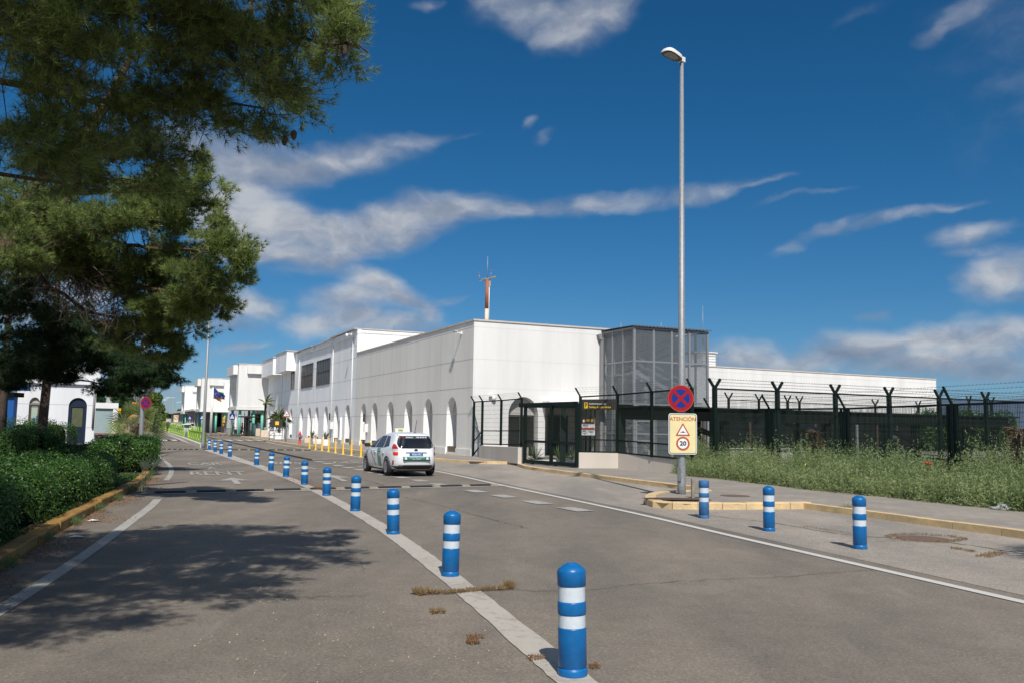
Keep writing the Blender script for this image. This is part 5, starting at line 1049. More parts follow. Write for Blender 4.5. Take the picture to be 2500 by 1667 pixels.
# ------------------------------------------------------------------ fences, gate and low walls
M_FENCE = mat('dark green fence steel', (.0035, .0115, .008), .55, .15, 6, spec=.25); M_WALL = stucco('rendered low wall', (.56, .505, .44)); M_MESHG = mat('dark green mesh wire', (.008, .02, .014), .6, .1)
def wire_panel(a, b, z0, z1, root, dv=.055, dh=.22, th=.007):
    m = MB(); u = (b - a); L = u.length; u = u.normalized(); n = int(L / dv)
    for i in range(1, n): p = a + u * (L * i / n); m.bar(p + ZU * z0, p + ZU * z1, th, th)
    k_ = max(2, int((z1 - z0) / dh))
    for i in range(1, k_): z = z0 + (z1 - z0) * i / k_; m.bar(a + ZU * z, b + ZU * z, th * 1.2, th * 1.2)
    return m.build('mesh_panel', M_MESHG, root)
def fence(label, pts, bases, tops, post_w=.08, arms='one', lean=None, arm=.5, rails=(0., ), wires=4, group='green security fences', dv=.055, mid=None, framed=False):
    F = empty('security_fence', label=label, cat='fence', group=group); n = len(pts); tips = []
    for i, p in enumerate(pts):
        d = (pts[min(i + 1, n - 1)] - pts[max(i - 1, 0)]).normalized(); q = lean if lean is not None else Vector((d.y, -d.x, 0))
        m = MB(); m.bar(p + ZU * bases[i], p + ZU * tops[i], post_w, post_w, up=d)
        if arms == 'one': t_ = [p + ZU * tops[i] + (q * .62 + ZU * .78) * arm]
        else: t_ = [p + ZU * tops[i] + (d * .62 + ZU * .78) * arm, p + ZU * tops[i] + (-d * .62 + ZU * .78) * arm]
        for t in t_: m.bar(p + ZU * (tops[i] - .03), t, post_w * .58, post_w * .58, up=d)
        tips.append(t_); m.build('post', M_FENCE, F)
    for i in range(n - 1):
        a, b = pts[i], pts[i + 1]; m = MB(); m.bar(a + ZU * (tops[i] - .03), b + ZU * (tops[i + 1] - .03), .05, .06); m.build('top_rail', M_FENCE, F)
        zb = max(bases[i], bases[i + 1]) + .05; m = MB(); m.bar(a + ZU * (bases[i] + .05), b + ZU * (bases[i + 1] + .05), .05, .06); m.build('bottom_rail', M_FENCE, F)
        if mid: m = MB(); m.bar(a + ZU * (bases[i] + mid), b + ZU * (bases[i + 1] + mid), .04, .05); m.build('middle_rail', M_FENCE, F)
        if framed:
            u_ = (b - a).normalized()
            for p_, t_ in ((a + u_ * .17, tops[i]), (b - u_ * .17, tops[i + 1])): m = MB(); m.bar(p_ + ZU * bases[i], p_ + ZU * (t_ - .03), .07, .07, up=u_); m.build('panel_frame', M_FENCE, F)
        wire_panel(a, b, zb, min(tops[i], tops[i + 1]) - .05, F, dv)
    m = MB()
    for side in range(len(tips[0])):
        for w_ in range(wires):
            t = (w_ + 1) / wires
            for i in range(n - 1):
                a = (pts[i] + ZU * tops[i]).lerp(tips[i][side], t); b = (pts[i + 1] + ZU * tops[i + 1]).lerp(tips[i + 1][side], t); m.tube([a, (a + b) / 2 - ZU * .015, b], .003, 4, False)
                L = (b - a).length; k_ = int(L / .14)
                for j in range(1, k_): c = a.lerp(b, j / k_); s_ = .018; m.bar(c - Vector((s_, s_, s_)), c + Vector((s_, s_, s_)), .0045); m.bar(c - Vector((-s_, s_, -s_)), c + Vector((-s_, s_, -s_)), .0045)
    m.build('barbed_wire', mat('barbed wire', (.09, .09, .09), .5, .1, metal=.5), F); return F
def lowwall(label, pts, h0, h1, th=.25, name='low_wall'):
    m = MB(); n = len(pts)
    for i in range(n - 1):
        a, b = pts[i], pts[i + 1]; d = (b - a).normalized(); q = Vector((-d.y, d.x, 0)) * th; za = h0 + (h1 - h0) * i / (n - 1); zb = h0 + (h1 - h0) * (i + 1) / (n - 1)
        vs = [a, b, b + q, a + q]; tp = [Vector((p_.x, p_.y, PZ + z_)) for p_, z_ in ((a, za), (b, zb), (b + q, zb), (a + q, za))]; m.add([v + ZU * (.1 - v.z) for v in vs] + tp, [(4, 5, 6, 7), (0, 1, 5, 4), (1, 2, 6, 5), (2, 3, 7, 6), (3, 0, 4, 7)])
    return tag(m.build(name, M_WALL), label, 'wall', 'low rendered walls at the gate')
w0, w1, w2, w3 = G(1406, 1141.5, PZ), G(1509, 1142, PZ), G(1700, 1158, PZ), G(1712, 1158.5, PZ)
lowwall('pale low rendered wall right of the sliding gate', [w0, w1], .64, .62); lowwall('shaded low rendered wall from the pale one to the weeds', [w1 + Vector((.004, 0, 0)), w2], .61, .50)
v0, v1 = G(1169, 1116, PZ), G(1264, 1130, PZ); lowwall('low rendered wall left of the sliding gate, with a bright end', [v0, v1], .62, .72, .5)
zt = lambda px, py, p: A(px, py, p.y).z
pa = [w0 + Vector((.1, .12, 0)), w1 + Vector((.02, .14, 0)), (w1 + w2) / 2 + Vector((.1, .14, 0)), w2 + Vector((0, .14, 0))]
pa[0] = A(1416, 1100, pa[0].y); pa[1] = A(1507, 1105, pa[1].y); pa[2] = A(1591, 1110, pa[2].y); pa[3] = A(1690, 1115, pa[3].y)
pa = [Vector((p.x, p.y, 0)) for p in pa]
fence('green mesh fence on the low walls right of the gate, barbed wire on top', pa, [.74, .72, .66, .6], [zt(1416, 966, pa[0]), zt(1507, 961, pa[1]), zt(1591, 954, pa[2]), zt(1690, 946, pa[3])], .1, 'one', Vector((-.85, -.5, 0)), .42, mid=.55)
q1 = C0 + Vector((.1, -.3, 0)); pl_ = [Vector((q1.x, q1.y, 0)), None, None, None]
for i, (px, yy) in enumerate(((1176, 47.6), (1222, 46.0), (1272, 44.0)), 1): a = A(px, 1100, yy); pl_[i] = Vector((a.x, yy, 0))
fence('green mesh fence between the grey wing corner and the sliding gate', pl_, [.15, .78, .8, .84], [zt(1155, 979, pl_[0]), zt(1176, 977.5, pl_[1]), zt(1222, 975, pl_[2]), zt(1272, 971, pl_[3])], .1, 'one', Vector((-.85, -.5, 0)), .36, mid=.75)
# sliding gate
ga, gb = G(1281, 1131, PZ), G(1408, 1141.5, PZ); GT = empty('sliding_gate', ga, label='green mesh sliding gate on wheels between the two low walls', cat='gate'); gv = gb - ga; gu = gv.normalized(); gl_ = gv.length; gh = zt(1281, 987, ga) - PZ; gh2 = zt(1408, 983, gb) - PZ
m = MB(); m.bar(ZU * .12, ZU * .12 + gu * gl_, .12, .16); m.bar(ZU * gh, ZU * gh2 + gu * gl_, .12, .14); m.bar(ZU * 1.02, ZU * 1.0 + gu * gl_, .06, .1)
for t in (0, .53, 1): m.bar(gu * gl_ * t + ZU * .04, gu * gl_ * t + ZU * (gh + (gh2 - gh) * t), .12, .12, up=gu)
m.build('frame', M_FENCE, GT); wire_panel(Vector((0, 0, 0)), gu * gl_, .2, min(gh, gh2) - .05, GT, .06)
for t in (.15, .6): m = MB(); c = gu * gl_ * t + ZU * .0; m.lathe([(.05, -.03), (.09, -.02), (.09, .06), (.05, .07)], 12, c); m.build('roller', M_BLK, GT)
# steel portal standing behind the gate
PT = empty('steel_portal', label='green steel portal behind the gate, in front of the recessed entrance', cat='portal'); m = MB(); a, b = A(1374, 1085, 41.5), A(1519, 1085, 38.6)
za, zb = zt(1374, 990, a), zt(1519, 993, b)
for p, z in ((a, za), (b, zb)): MB().bar((p.x, p.y, PZ), (p.x, p.y, z - .12), .26, .26).build('post', M_FENCE, PT)
MB().bar((a.x - 2.0, a.y + .9, za + .02), (b.x + .4, b.y - .15, zb + .02), .25, .2).build('beam', M_FENCE, PT)
# parking sign panel hung inside the fence
sgA, sgB = A(1420, 985, 37.6), A(1504, 982, 36.7); SG = empty('parking_sign', label='dark brown sign reading Authorities parking on the fence', cat='sign'); su = (sgB - sgA); su.z = 0; sl_ = su.length; su.normalize(); sn = Vector((su.y, -su.x, 0))
zt0, zt1 = zt(1420, 975, sgA), zt(1504, 971, sgB); zb0 = zt(1420, 999, sgA)
M_SGB = mat('dark brown sign panel', (.045, .038, .035), .45, .08, 2); o_ = Vector((sgA.x, sgA.y, zb0)); m = MB(); m.obox(o_, su * sl_, -sn * .06, ZU * (zt0 - zb0 + .02)); m.build('panel', M_SGB, SG)
hh = zt0 - zb0; m = MB(); m.obox(o_ + su * sl_ * .08 + ZU * hh * .12 + sn * .004, su * sl_ * .10, -sn * .01, ZU * hh * .62); pp_ = m.build('yellow_square', mat('sign yellow', (.85, .55, .03), .5, .05), SG)
text('P', hh * .55, M_SGB, SG, frame(o_ + su * sl_ * .13 + ZU * hh * .43 + sn * .006, su, ZU), bold=.006)
text('Authorities parking', hh * .25, M_SWHT, SG, frame(o_ + su * sl_ * .215 + ZU * hh * .60 + sn * .006, su, ZU), align='LEFT', bold=.002); text('Parking de autoridades', hh * .27, MATS['sign yellow'], SG, frame(o_ + su * sl_ * .215 + ZU * hh * .26 + sn * .006, su, ZU), align='LEFT', bold=.003)
for t in (.12, .25, .38): m = MB(); p = o_ + su * sl_ * t - sn * .05; m.bar((p.x, p.y, zb0 - 2.2), (p.x, p.y, zb0), .07); m.build('support', M_FENCE, SG)
nA = A(1443, 1000, 37.2); NS = empty('notice_board', Vector((nA.x, nA.y, 0)) + sn * .25, math.atan2(su.y, su.x), label='white and dark notice with a red stripe on a post behind the fence', cat='sign', group='notices on the fence')
zA, zB = zt(1443, 1020, nA), zt(1443, 1062, nA); W_ = .62; hN = zA - zB
m = MB(); m.box((0, .02, (zA + zB) / 2), (W_, .03, hN)); m.build('plate', M_SWHT, NS); m = MB(); m.box((0, .0, zA - hN * .16), (W_, .012, hN * .32)); m.build('dark_header', M_SGB, NS); m = MB(); m.box((0, .0, zA - hN * .60), (W_, .012, hN * .11)); m.build('red_stripe', M_SRED, NS)
b = MB(); disc(b, (-.2, zA - hN * .16), .085, -.01); b.build('red_disc', M_RED, NS); b = MB(); disc(b, (-.2, zA - hN * .16), .055, -.013); b.build('white_disc', M_SWHT, NS)
m = MB(); [m.box((x, .002, zA - hN * z), (w_, .012, .022)) for x, z, w_ in ((-.12, .39, .26), (-.14, .45, .2), (-.17, .72, .2), (-.17, .78, .17), (-.17, .88, .18), (.12, .73, .22), (.12, .80, .18))]; m.build('printed_lines', mat('printed grey', (.2, .2, .22), .7), NS); m = MB(); [m.box((x, -.003, zA - hN * z), (w_, .008, .022)) for x, z, w_ in ((.0, .1, .14), (.0, .16, .12), (.2, .08, .1), (.2, .14, .13), (.2, .2, .11))]; m.build('header_lines', MATS['sign yellow'], NS)
m = MB(); m.bar((.05, .06, .1), (.05, .06, zA), .07); m.build('post', M_FENCE, NS)
# single-arm fence panels on the right, in the weeds
ra_ = []
for px, Y in ((1736, 35.4), (1879, 32.6), (2063, 29.5), (2325, 25.0), (2640, 20.8)): a = A(px, 1000, Y); ra_.append(Vector((a.x, Y, 0)))
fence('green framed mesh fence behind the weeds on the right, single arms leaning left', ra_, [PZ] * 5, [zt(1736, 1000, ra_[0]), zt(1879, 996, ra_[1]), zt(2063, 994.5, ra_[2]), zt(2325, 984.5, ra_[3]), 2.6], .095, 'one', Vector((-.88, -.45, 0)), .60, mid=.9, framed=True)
# double-arm perimeter fence running away to the right
D2b = Vector((.898, .4396, 0)); Z0 = 33.2; ya = [Vector((A(1745, 1000, Z0).x, Z0, 0)) + D2b * (3.07 * i * 1.005) for i in range(7)]
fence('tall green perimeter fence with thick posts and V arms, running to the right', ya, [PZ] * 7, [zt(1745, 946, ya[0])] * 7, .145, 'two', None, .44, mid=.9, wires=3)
fb = [Vector((A(px, 1000, Y).x, Y, 0)) for px, Y in ((1779, 62), (1853, 63.5), (1923, 65), (1952, 66), (2137, 70), (2242, 72), (2366, 58), (2420, 59))]
fence('more distant green fence with V arms seen over the dark canopy', fb, [PZ] * 8, [zt(1779, 974, fb[0])] * 6 + [zt(2366, 983, fb[6])] * 2,   .14, 'two', None, .6, wires=2, dv=.12)
# dark parking canopy
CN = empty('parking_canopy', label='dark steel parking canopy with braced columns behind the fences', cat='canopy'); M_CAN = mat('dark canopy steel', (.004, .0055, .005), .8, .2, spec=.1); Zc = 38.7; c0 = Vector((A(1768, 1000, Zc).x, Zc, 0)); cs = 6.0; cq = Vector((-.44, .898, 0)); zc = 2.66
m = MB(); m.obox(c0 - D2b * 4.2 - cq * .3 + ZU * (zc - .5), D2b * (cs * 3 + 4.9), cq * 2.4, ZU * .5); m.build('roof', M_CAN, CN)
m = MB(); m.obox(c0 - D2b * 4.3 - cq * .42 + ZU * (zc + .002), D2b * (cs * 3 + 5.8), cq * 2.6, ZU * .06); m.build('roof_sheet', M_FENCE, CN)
for i in range(4):
    m = MB(); p = c0 + D2b * cs * i; m.bar(p + ZU * .1, p + ZU * (zc - .51), .32, .3, up=D2b); m.build('column', M_CAN, CN); m = MB(); m.bar(p - D2b * 2.4 + ZU * (zc - .55), p - D2b * .1 + ZU * (zc - 1.3), .2, .2); m.build('brace', M_CAN, CN)
    m = MB(); m.bar(p + cq * 1.9 + ZU * .1, p + cq * 1.9 + ZU * (zc - .51), .25, .25, up=D2b); m.build('column', M_CAN, CN)
# ------------------------------------------------------------------ vegetation
M_BARK = mat('pine bark', (.085, .048, .032), .9, .4, 5, .35, 30, .03, 14, stretch=(1, 1, .3)); M_BARKG = mat('grey brown bark', (.085, .062, .048), .9, .35, 6, .35, 34, .03, 16, stretch=(1, 1, .3)); M_TWIG = mat('twig', (.16, .12, .09), .9, .25, 6)
M_NEED = leafmat('pine needles', (.055, .090, .028), (.29, .37, .10), .45, .45, .35, .9, (.60, .58, .22), 'tuft'); M_CEDAR = leafmat('cedar foliage', (.012, .034, .013), (.040, .080, .026), .2, .55, .25, .8)
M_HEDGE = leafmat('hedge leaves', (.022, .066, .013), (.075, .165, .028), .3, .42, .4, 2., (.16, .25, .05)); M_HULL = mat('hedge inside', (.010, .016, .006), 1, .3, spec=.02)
M_PALM = leafmat('palm fronds', (.10, .15, .045), (.28, .33, .12), .4, .5, .3, 2.); M_DRY = leafmat('dry fronds', (.06, .04, .025), (.15, .10, .06), .15, .8, .1, 3.); M_WEED = leafmat('weed leaves', (.16, .23, .09), (.40, .46, .22), .5, .7, .15, .7, (.55, .56, .34), 'tuft')
M_TREE = leafmat('broad tree leaves', (.035, .075, .012), (.115, .175, .030), .3, .5, .3, .35); M_YUC = leafmat('yucca blades', (.05, .10, .04), (.14, .20, .08), .25, .45, .35, 3)
def unit(a): return a / (np.linalg.norm(a, axis=-1, keepdims=True) + 1e-9)
def needles(P_, D_, k, L, w, spread=.9, droop=0.):
    """k thin triangles fanning from every point of P_ about direction D_"""
    n = len(P_); d = unit(np.repeat(D_, k, 0) + RNG.normal(size=(n * k, 3)) * spread); d[:, 2] -= droop; d = unit(d)
    p = np.repeat(P_, k, 0); l = L * RNG.uniform(.65, 1.15, (n * k, 1)); sd = unit(np.cross(d, RNG.normal(size=(n * k, 3)))) * (w / 2)
    return np.stack([p - sd, p + sd, p + d * l], 1).reshape(-1, 3)
def twigs(A_, B_, w):
    sd = unit(np.cross(B_ - A_, RNG.normal(size=A_.shape))); s2 = unit(np.cross(B_ - A_, sd)); w = np.asarray(w).reshape(-1, 1) if hasattr(w, '__len__') else w
    q = []
    for s_ in (sd, s2): q.append(np.stack([A_ - s_ * w, A_ + s_ * w, B_ + s_ * w * .5, B_ - s_ * w * .5], 1))
    return np.concatenate(q, 0).reshape(-1, 3)
def leaves(P_, N_, L, w, tilt=.7):
    """rhombic leaves at P_ roughly facing N_"""
    n = len(P_); nn = unit(N_ + RNG.normal(size=(n, 3)) * tilt); a = unit(np.cross(nn, RNG.normal(size=(n, 3)))); b = np.cross(nn, a); l = L * RNG.uniform(.6, 1.25, (n, 1)); ww = w * RNG.uniform(.7, 1.2, (n, 1))
    return np.stack([P_ - a * l * .5, P_ + b * ww * .5, P_ + a * l * .5, P_ - b * ww * .5], 1).reshape(-1, 3)
def ell(n, shell=.45):
    v = unit(RNG.normal(size=(n, 3))); return v * RNG.uniform(shell, 1, (n, 1)) ** .8
def pad_world(px, py, Z, rx, ry, rz): a = A(px, py, Z); k = Z / FPX; return (np.array(a), np.array([rx * k, rz, ry * k]))
def conifer(label, name, trunk, limbs, pads, tuft_n, need_n, L, w, m_need, m_bark, spread, droop=0., clump=14, sag=0., dead=None, cones=0, cmax=.42):
    """trunk and limbs are tubes; every pad is a cloud of sub-clumps of needle tufts carried by twigs"""
    T_ = empty(name, Vector(trunk[0][:3]), label=label, cat='tree'); base = Vector(trunk[0][:3])
    m = MB(); tp = smooth_pts([Vector(t[:3]) - base for t in trunk], 5); rr = np.interp(np.linspace(0, len(trunk) - 1, len(tp)), range(len(trunk)), [t[3] for t in trunk]); m.tube(tp, list(rr), 12); m.build('trunk', m_bark, T_)
    for l in limbs:
        m = MB(); lp = [v + Vector(RNG.normal(size=3) * .035) for v in smooth_pts([Vector(q[:3]) - base for q in l], 5)]; rr = np.interp(np.linspace(0, len(l) - 1, len(lp)), range(len(l)), [q[3] for q in l]); m.tube(lp, list(rr * .6), 7); m.build('limb', m_bark, T_)
    V = []; TW = []; AT = []; b = np.array(base)
    sp = np.array([[*q[:3]] for l in limbs for q in [tuple(v) for v in smooth_pts([Vector(x[:3]) for x in l], 6)]] + [[*v] for v in smooth_pts([Vector(t[:3]) for t in trunk], 6)])
    vol = [r[0] * max(r[2], r[1] * .8) for _, r in pads]; tot = sum(vol)
    for (c, r), vv in zip(pads, vol):
        n = max(10, int(tuft_n * vv / tot)); k = max(3, n // clump)
        cc = c + ell(k, .25) * r; di = cc - sp[np.argmin(((c - sp) ** 2).sum(1))]
        idx = RNG.integers(0, k, n); out = unit(cc - c + np.array([0, 0, r[2] * .15])); cs = np.minimum(r, cmax) * np.array([.8, .8, .5])
        P_ = cc[idx] + (ell(n, .15) + RNG.normal(size=(n, 3)) * .16) * cs * RNG.uniform(.6, 1.25, (k, 1))[idx]; P_[:, 2] -= sag * np.abs(RNG.normal(size=n)) * .5
        D_ = unit(out[idx] * .8 + (P_ - cc[idx]) * 3 + np.array([0, 0, .35 - droop])); V.append(needles(P_, D_, need_n, L, w, spread, droop)); AT.append(np.repeat(np.clip(RNG.uniform(0, 1, n) * .75 + RNG.uniform(0, 1, k)[idx] * .35, 0, 1), need_n * 3))
        near = sp[[np.argmin(((q - sp) ** 2).sum(1)) for q in cc]]; mid = near + (cc - near) * .5 + RNG.normal(size=cc.shape) * .08; mid[:, 2] += .05
        TW.append(twigs(near, mid, .009)); TW.append(twigs(mid, cc, .006)); TW.append(twigs(P_ + (cc[idx] - P_) * .45, P_, .0025))
    if dead:
        for c, r, n in dead:
            a = c + ell(n, .1) * r; e = a + unit(RNG.normal(size=(n, 3)) + np.array([.3, 0, -1.1])) * RNG.uniform(.2, .7, (n, 1)); TW.append(twigs(a, e, .008)); f = e + unit(RNG.normal(size=(n, 3)) + np.array([0, 0, -.6])) * .25; TW.append(twigs(e, f, .004))
    cr = npmesh('crown', np.concatenate(V) - b, 3, m_need, T_); at_ = cr.data.attributes.new('tuft', 'FLOAT', 'POINT'); at_.data.foreach_set('value', np.concatenate(AT).astype(np.float32)); npmesh('twigs', np.concatenate(TW) - b, 4, M_TWIG, T_)
    if cones:
        for j in range(cones):
            c, r = pads[RNG.integers(0, len(pads))]; q = Vector(c + ell(1, .5)[0] * r - b); m = MB(); m.lathe([(.004, .05), (.022, .04), (.034, .01), (.03, -.03), (.012, -.06)], 9, q); o = m.build('cone', M_BARKG, T_)
    return T_
W3 = lambda x, y, z, a, b_, c: (np.array([x, y, z]), np.array([a, b_, c]))
padsA = [pad_world(*q) for q in ((760, 60, 8.6, 150, 85, 1.0), (830, 110, 8.2, 60, 60, .6), (880, 40, 8.4, 45, 55, .5), (620, 120, 8.2, 160, 110, 1.1), (640, 245, 9, 110, 70, .9), (675, 300, 9, 42, 40, .4), (420, 100, 8, 200, 130, 1.4), (470, 270, 9, 150, 95, 1.1), (200, 120, 7.6, 230, 150, 1.5), (250, 310, 8.6, 190, 105, 1.2), (60, 290, 7.6, 150, 160, 1.2), (330, 420, 10, 150, 60, .9), (150, 390, 9.5, 110, 60, .9), (560, 20, 8, 250, 70, 1.2), (20, 60, 7, 160, 130, 1.2))]
padsA += [W3(-2.9, 4.6, 6.3, 1.5, 1.5, .5), W3(-1.7, 5.9, 6.2, .8, 1.0, .4), W3(-5.2, 4.4, 6.4, 1.8, 1.5, .6), W3(-4.2, 6.4, 7.2, 1.8, 1.4, .6), W3(-3.0, 2.6, 5.9, 1.2, 1.0, .4), W3(-4.6, 1.6, 5.9, 1.6, 1.2, .5), W3(-6.8, 3.0, 6.6, 1.6, 1.8, .7), W3(-4.4, 3.2, 6.2, 1.5, 1.4, .6), W3(-2.2, 4.0, 5.9, .9, 1.2, .4), W3(-6.2, 5.2, 6.8, 1.5, 1.6, .7), W3(-3.4, 5.2, 7.0, 1.7, 1.6, .5), W3(-2.3, 6.6, 6.6, 1.0, 1.0, .45), W3(-5.4, 5.6, 7.6, 1.8, 1.5, .5), W3(-4.0, 3.4, 6.9, 1.6, 1.4, .5), W3(-5.6, 2.2, 6.8, 1.6, 1.3, .5), W3(-3.6, 7.6, 7.6, 1.3, 1.0, .4), W3(-7.5, -2, 7.5, 3, 3, .8), W3(-10.5, 3, 7.5, 2.5, 3, .8), W3(-4.6, -1.6, 7, 1.8, 2.0, .6)]  # last pads: unseen crown around the camera, added to block skylight
conifer('big dark pine overhanging the left lane, its trunk outside the frame', 'pine_tree', [(-8.6, 5.2, .1, .30), (-8.3, 5.6, 2.5, .26), (-7.9, 6.2, 5, .22), (-7.2, 6.8, 8, .16), (-6.8, 7.0, 10, .06)],
    [[(-8.0, 6.0, 4.4, .12), (-6.0, 7.4, 5.2, .09), (-4.2, 8.3, 5.4, .06), (-2.4, 8.5, 5.5, .03), (-1.45, 8.3, 5.35, .012)], [(-7.7, 6.4, 5.6, .12), (-5.2, 6.6, 6.4, .08), (-3.2, 5.8, 6.4, .05), (-1.8, 5.9, 6.2, .02)], [(-8.1, 5.9, 4.3, .10), (-6.2, 8.0, 5.0, .07), (-4.4, 8.9, 5.05, .05), (-2.7, 9.0, 4.95, .015)], [(-8.0, 6.0, 5.0, .1), (-6.0, 3.6, 6.2, .07), (-4.2, 1.8, 5.9, .03)], [(-8.1, 5.9, 4.2, .08), (-7.0, 8.2, 4.4, .06), (-5.0, 9.6, 4.3, .03)]],
    padsA, 84000, 16, .115, .0062, M_NEED, M_BARK, .62, .0, 62, .04, cones=30, cmax=.36)
padsB = [pad_world(*q) for q in ((565, 600, 16, 62, 55, .8), (605, 640, 16, 36, 85, .6), (535, 690, 16.4, 85, 50, .9), (470, 735, 17, 100, 40, 1), (515, 420, 16.6, 38, 80, .7), (470, 520, 17, 75, 50, .9), (520, 540, 16.6, 28, 50, .5), (420, 465, 17.4, 90, 50, 1), (330, 555, 17, 130, 80, 1.2), (220, 540, 17, 115, 60, 1.2), (150, 610, 17.4, 90, 60, 1.1), (340, 680, 18, 135, 60, 1.2), (420, 635, 17.6, 100, 50, 1), (425, 775, 18, 90, 42, 1), (340, 815, 18.4, 110, 46, 1.1), (405, 850, 18.4, 52, 32, .7), (360, 480, 17.5, 80, 40, .9), (230, 650, 17.8, 110, 50, 1.), (120, 500, 18, 120, 60, 1.2), (20, 560, 18, 80, 70, 1.2), (470, 680, 17, 60, 40, .7), (25, 610, 15.6, 75, 45, .7), (10, 480, 15.8, 60, 50, .7), (60, 560, 15.8, 40, 26, .5))]
B0 = A(78, 470, 17.2); dz = lambda px, py, Z, r: (*A(px, py, Z), r)
conifer('sunlit pine behind the dark one, leaning in from the left with bright green tips', 'pine_tree', [(-11.6, 16.6, .1, .24), (-11.0, 16.8, 3, .20), (-10.0, 17.1, 5, .16), (B0.x, 17.2, B0.z, .13), (-8.6, 17.5, 7.8, .12), (-8.0, 17.6, 9.2, .05)],
    [[dz(70, 500, 17.2, .13), dz(200, 560, 17.1, .09), dz(330, 600, 17, .06), dz(470, 610, 16.7, .035), dz(590, 620, 16.1, .012)], [dz(60, 540, 17.1, .12), dz(180, 640, 17.4, .09), dz(330, 700, 17.6, .06), dz(500, 710, 16.8, .03), dz(560, 690, 16.4, .012)], [dz(80, 470, 17.3, .1), dz(240, 470, 17.4, .07), dz(400, 490, 17.3, .04), dz(520, 440, 16.7, .012)], [dz(40, 600, 17, .1), dz(150, 720, 17.8, .07), dz(300, 790, 18.2, .04), dz(420, 830, 18.3, .012)]],
    padsB, 20500, 19, .135, .0100, M_NEED, M_BARK, .62, .0, 58, .03, [(np.array(A(200, 690, 17.6)), np.array([1.0, .7, .45]), 260), (np.array(A(290, 760, 18)), np.array([1.0, .7, .3]), 160)], 20, .42)
padsC = [pad_world(*q) for q in ((60, 640, 25, 85, 45, 1.2), (30, 730, 26, 110, 50, 1.4), (150, 770, 27.5, 90, 40, 1.3), (110, 830, 28, 140, 42, 1.6), (60, 890, 30, 130, 34, 1.6), (190, 872, 30, 95, 32, 1.3), (270, 860, 30.5, 70, 36, 1.2), (330, 900, 30, 90, 38, 1.3), (385, 885, 29.5, 50, 30, .9), (425, 855, 29, 28, 24, .6), (305, 935, 30, 70, 22, 1), (255, 945, 30.5, 45, 18, .8), (365, 925, 30, 40, 20, .7), (150, 915, 30.5, 40, 16, .8), (20, 930, 31, 50, 18, .9), (200, 830, 29, 80, 34, 1.2), (400, 920, 29.6, 40, 24, .6))]
cb = G(93, 1134, .1)
conifer('dark drooping cedar with a bare straight trunk before the white booth', 'cedar_tree', [(cb.x, cb.y, .1, .20), (cb.x + .05, cb.y, 1.2, .165), (cb.x + .12, cb.y, 3.2, .15), (cb.x + .25, cb.y, 5.5, .12), (cb.x + .3, cb.y, 8.5, .05)],
    [[(cb.x + .1, cb.y, 3.3, .06), dz(200, 880, 31, .045), dz(330, 895, 30, .03), dz(425, 870, 29.2, .01)], [(cb.x + .12, cb.y, 3.0, .055), dz(220, 930, 31, .04), dz(330, 950, 30.2, .02), dz(385, 965, 30, .008)], [(cb.x + .15, cb.y, 3.9, .05), dz(150, 800, 29, .035), dz(60, 720, 26.5, .015)], [(cb.x + .1, cb.y, 3.4, .05), dz(40, 900, 30.5, .03), dz(-60, 890, 30, .015)], [(cb.x + .2, cb.y, 4.6, .05), dz(200, 820, 30, .03), dz(280, 850, 30, .012)]],
    padsC, 19000, 15, .16, .015, M_CEDAR, M_BARKG, .85, .35, 34, .1)
# left-most thin trunk at the picture edge and its shade
t_ = G(-2, 1130, .1); E_ = empty('cedar_tree', t_, label='second cedar at the left picture edge, only its trunk showing', cat='tree'); m = MB(); m.tube([(0, 0, 0), (-.03, 0, 3), (-.05, 0, 7)], [.17, .15, .08], 12); m.build('trunk', M_BARKG, E_)
cc = np.array([[-.2, 0, 6], [.3, .4, 7], [-1, .3, 6.6], [0, -.5, 8]]); P_ = np.concatenate([c + ell(420, .1) * np.array([1.5, 1.3, .7]) for c in cc]); npmesh('crown', needles(P_, unit(P_ - cc.mean(0)), 14, .16, .013, .8, .3), 3, M_CEDAR, E_)

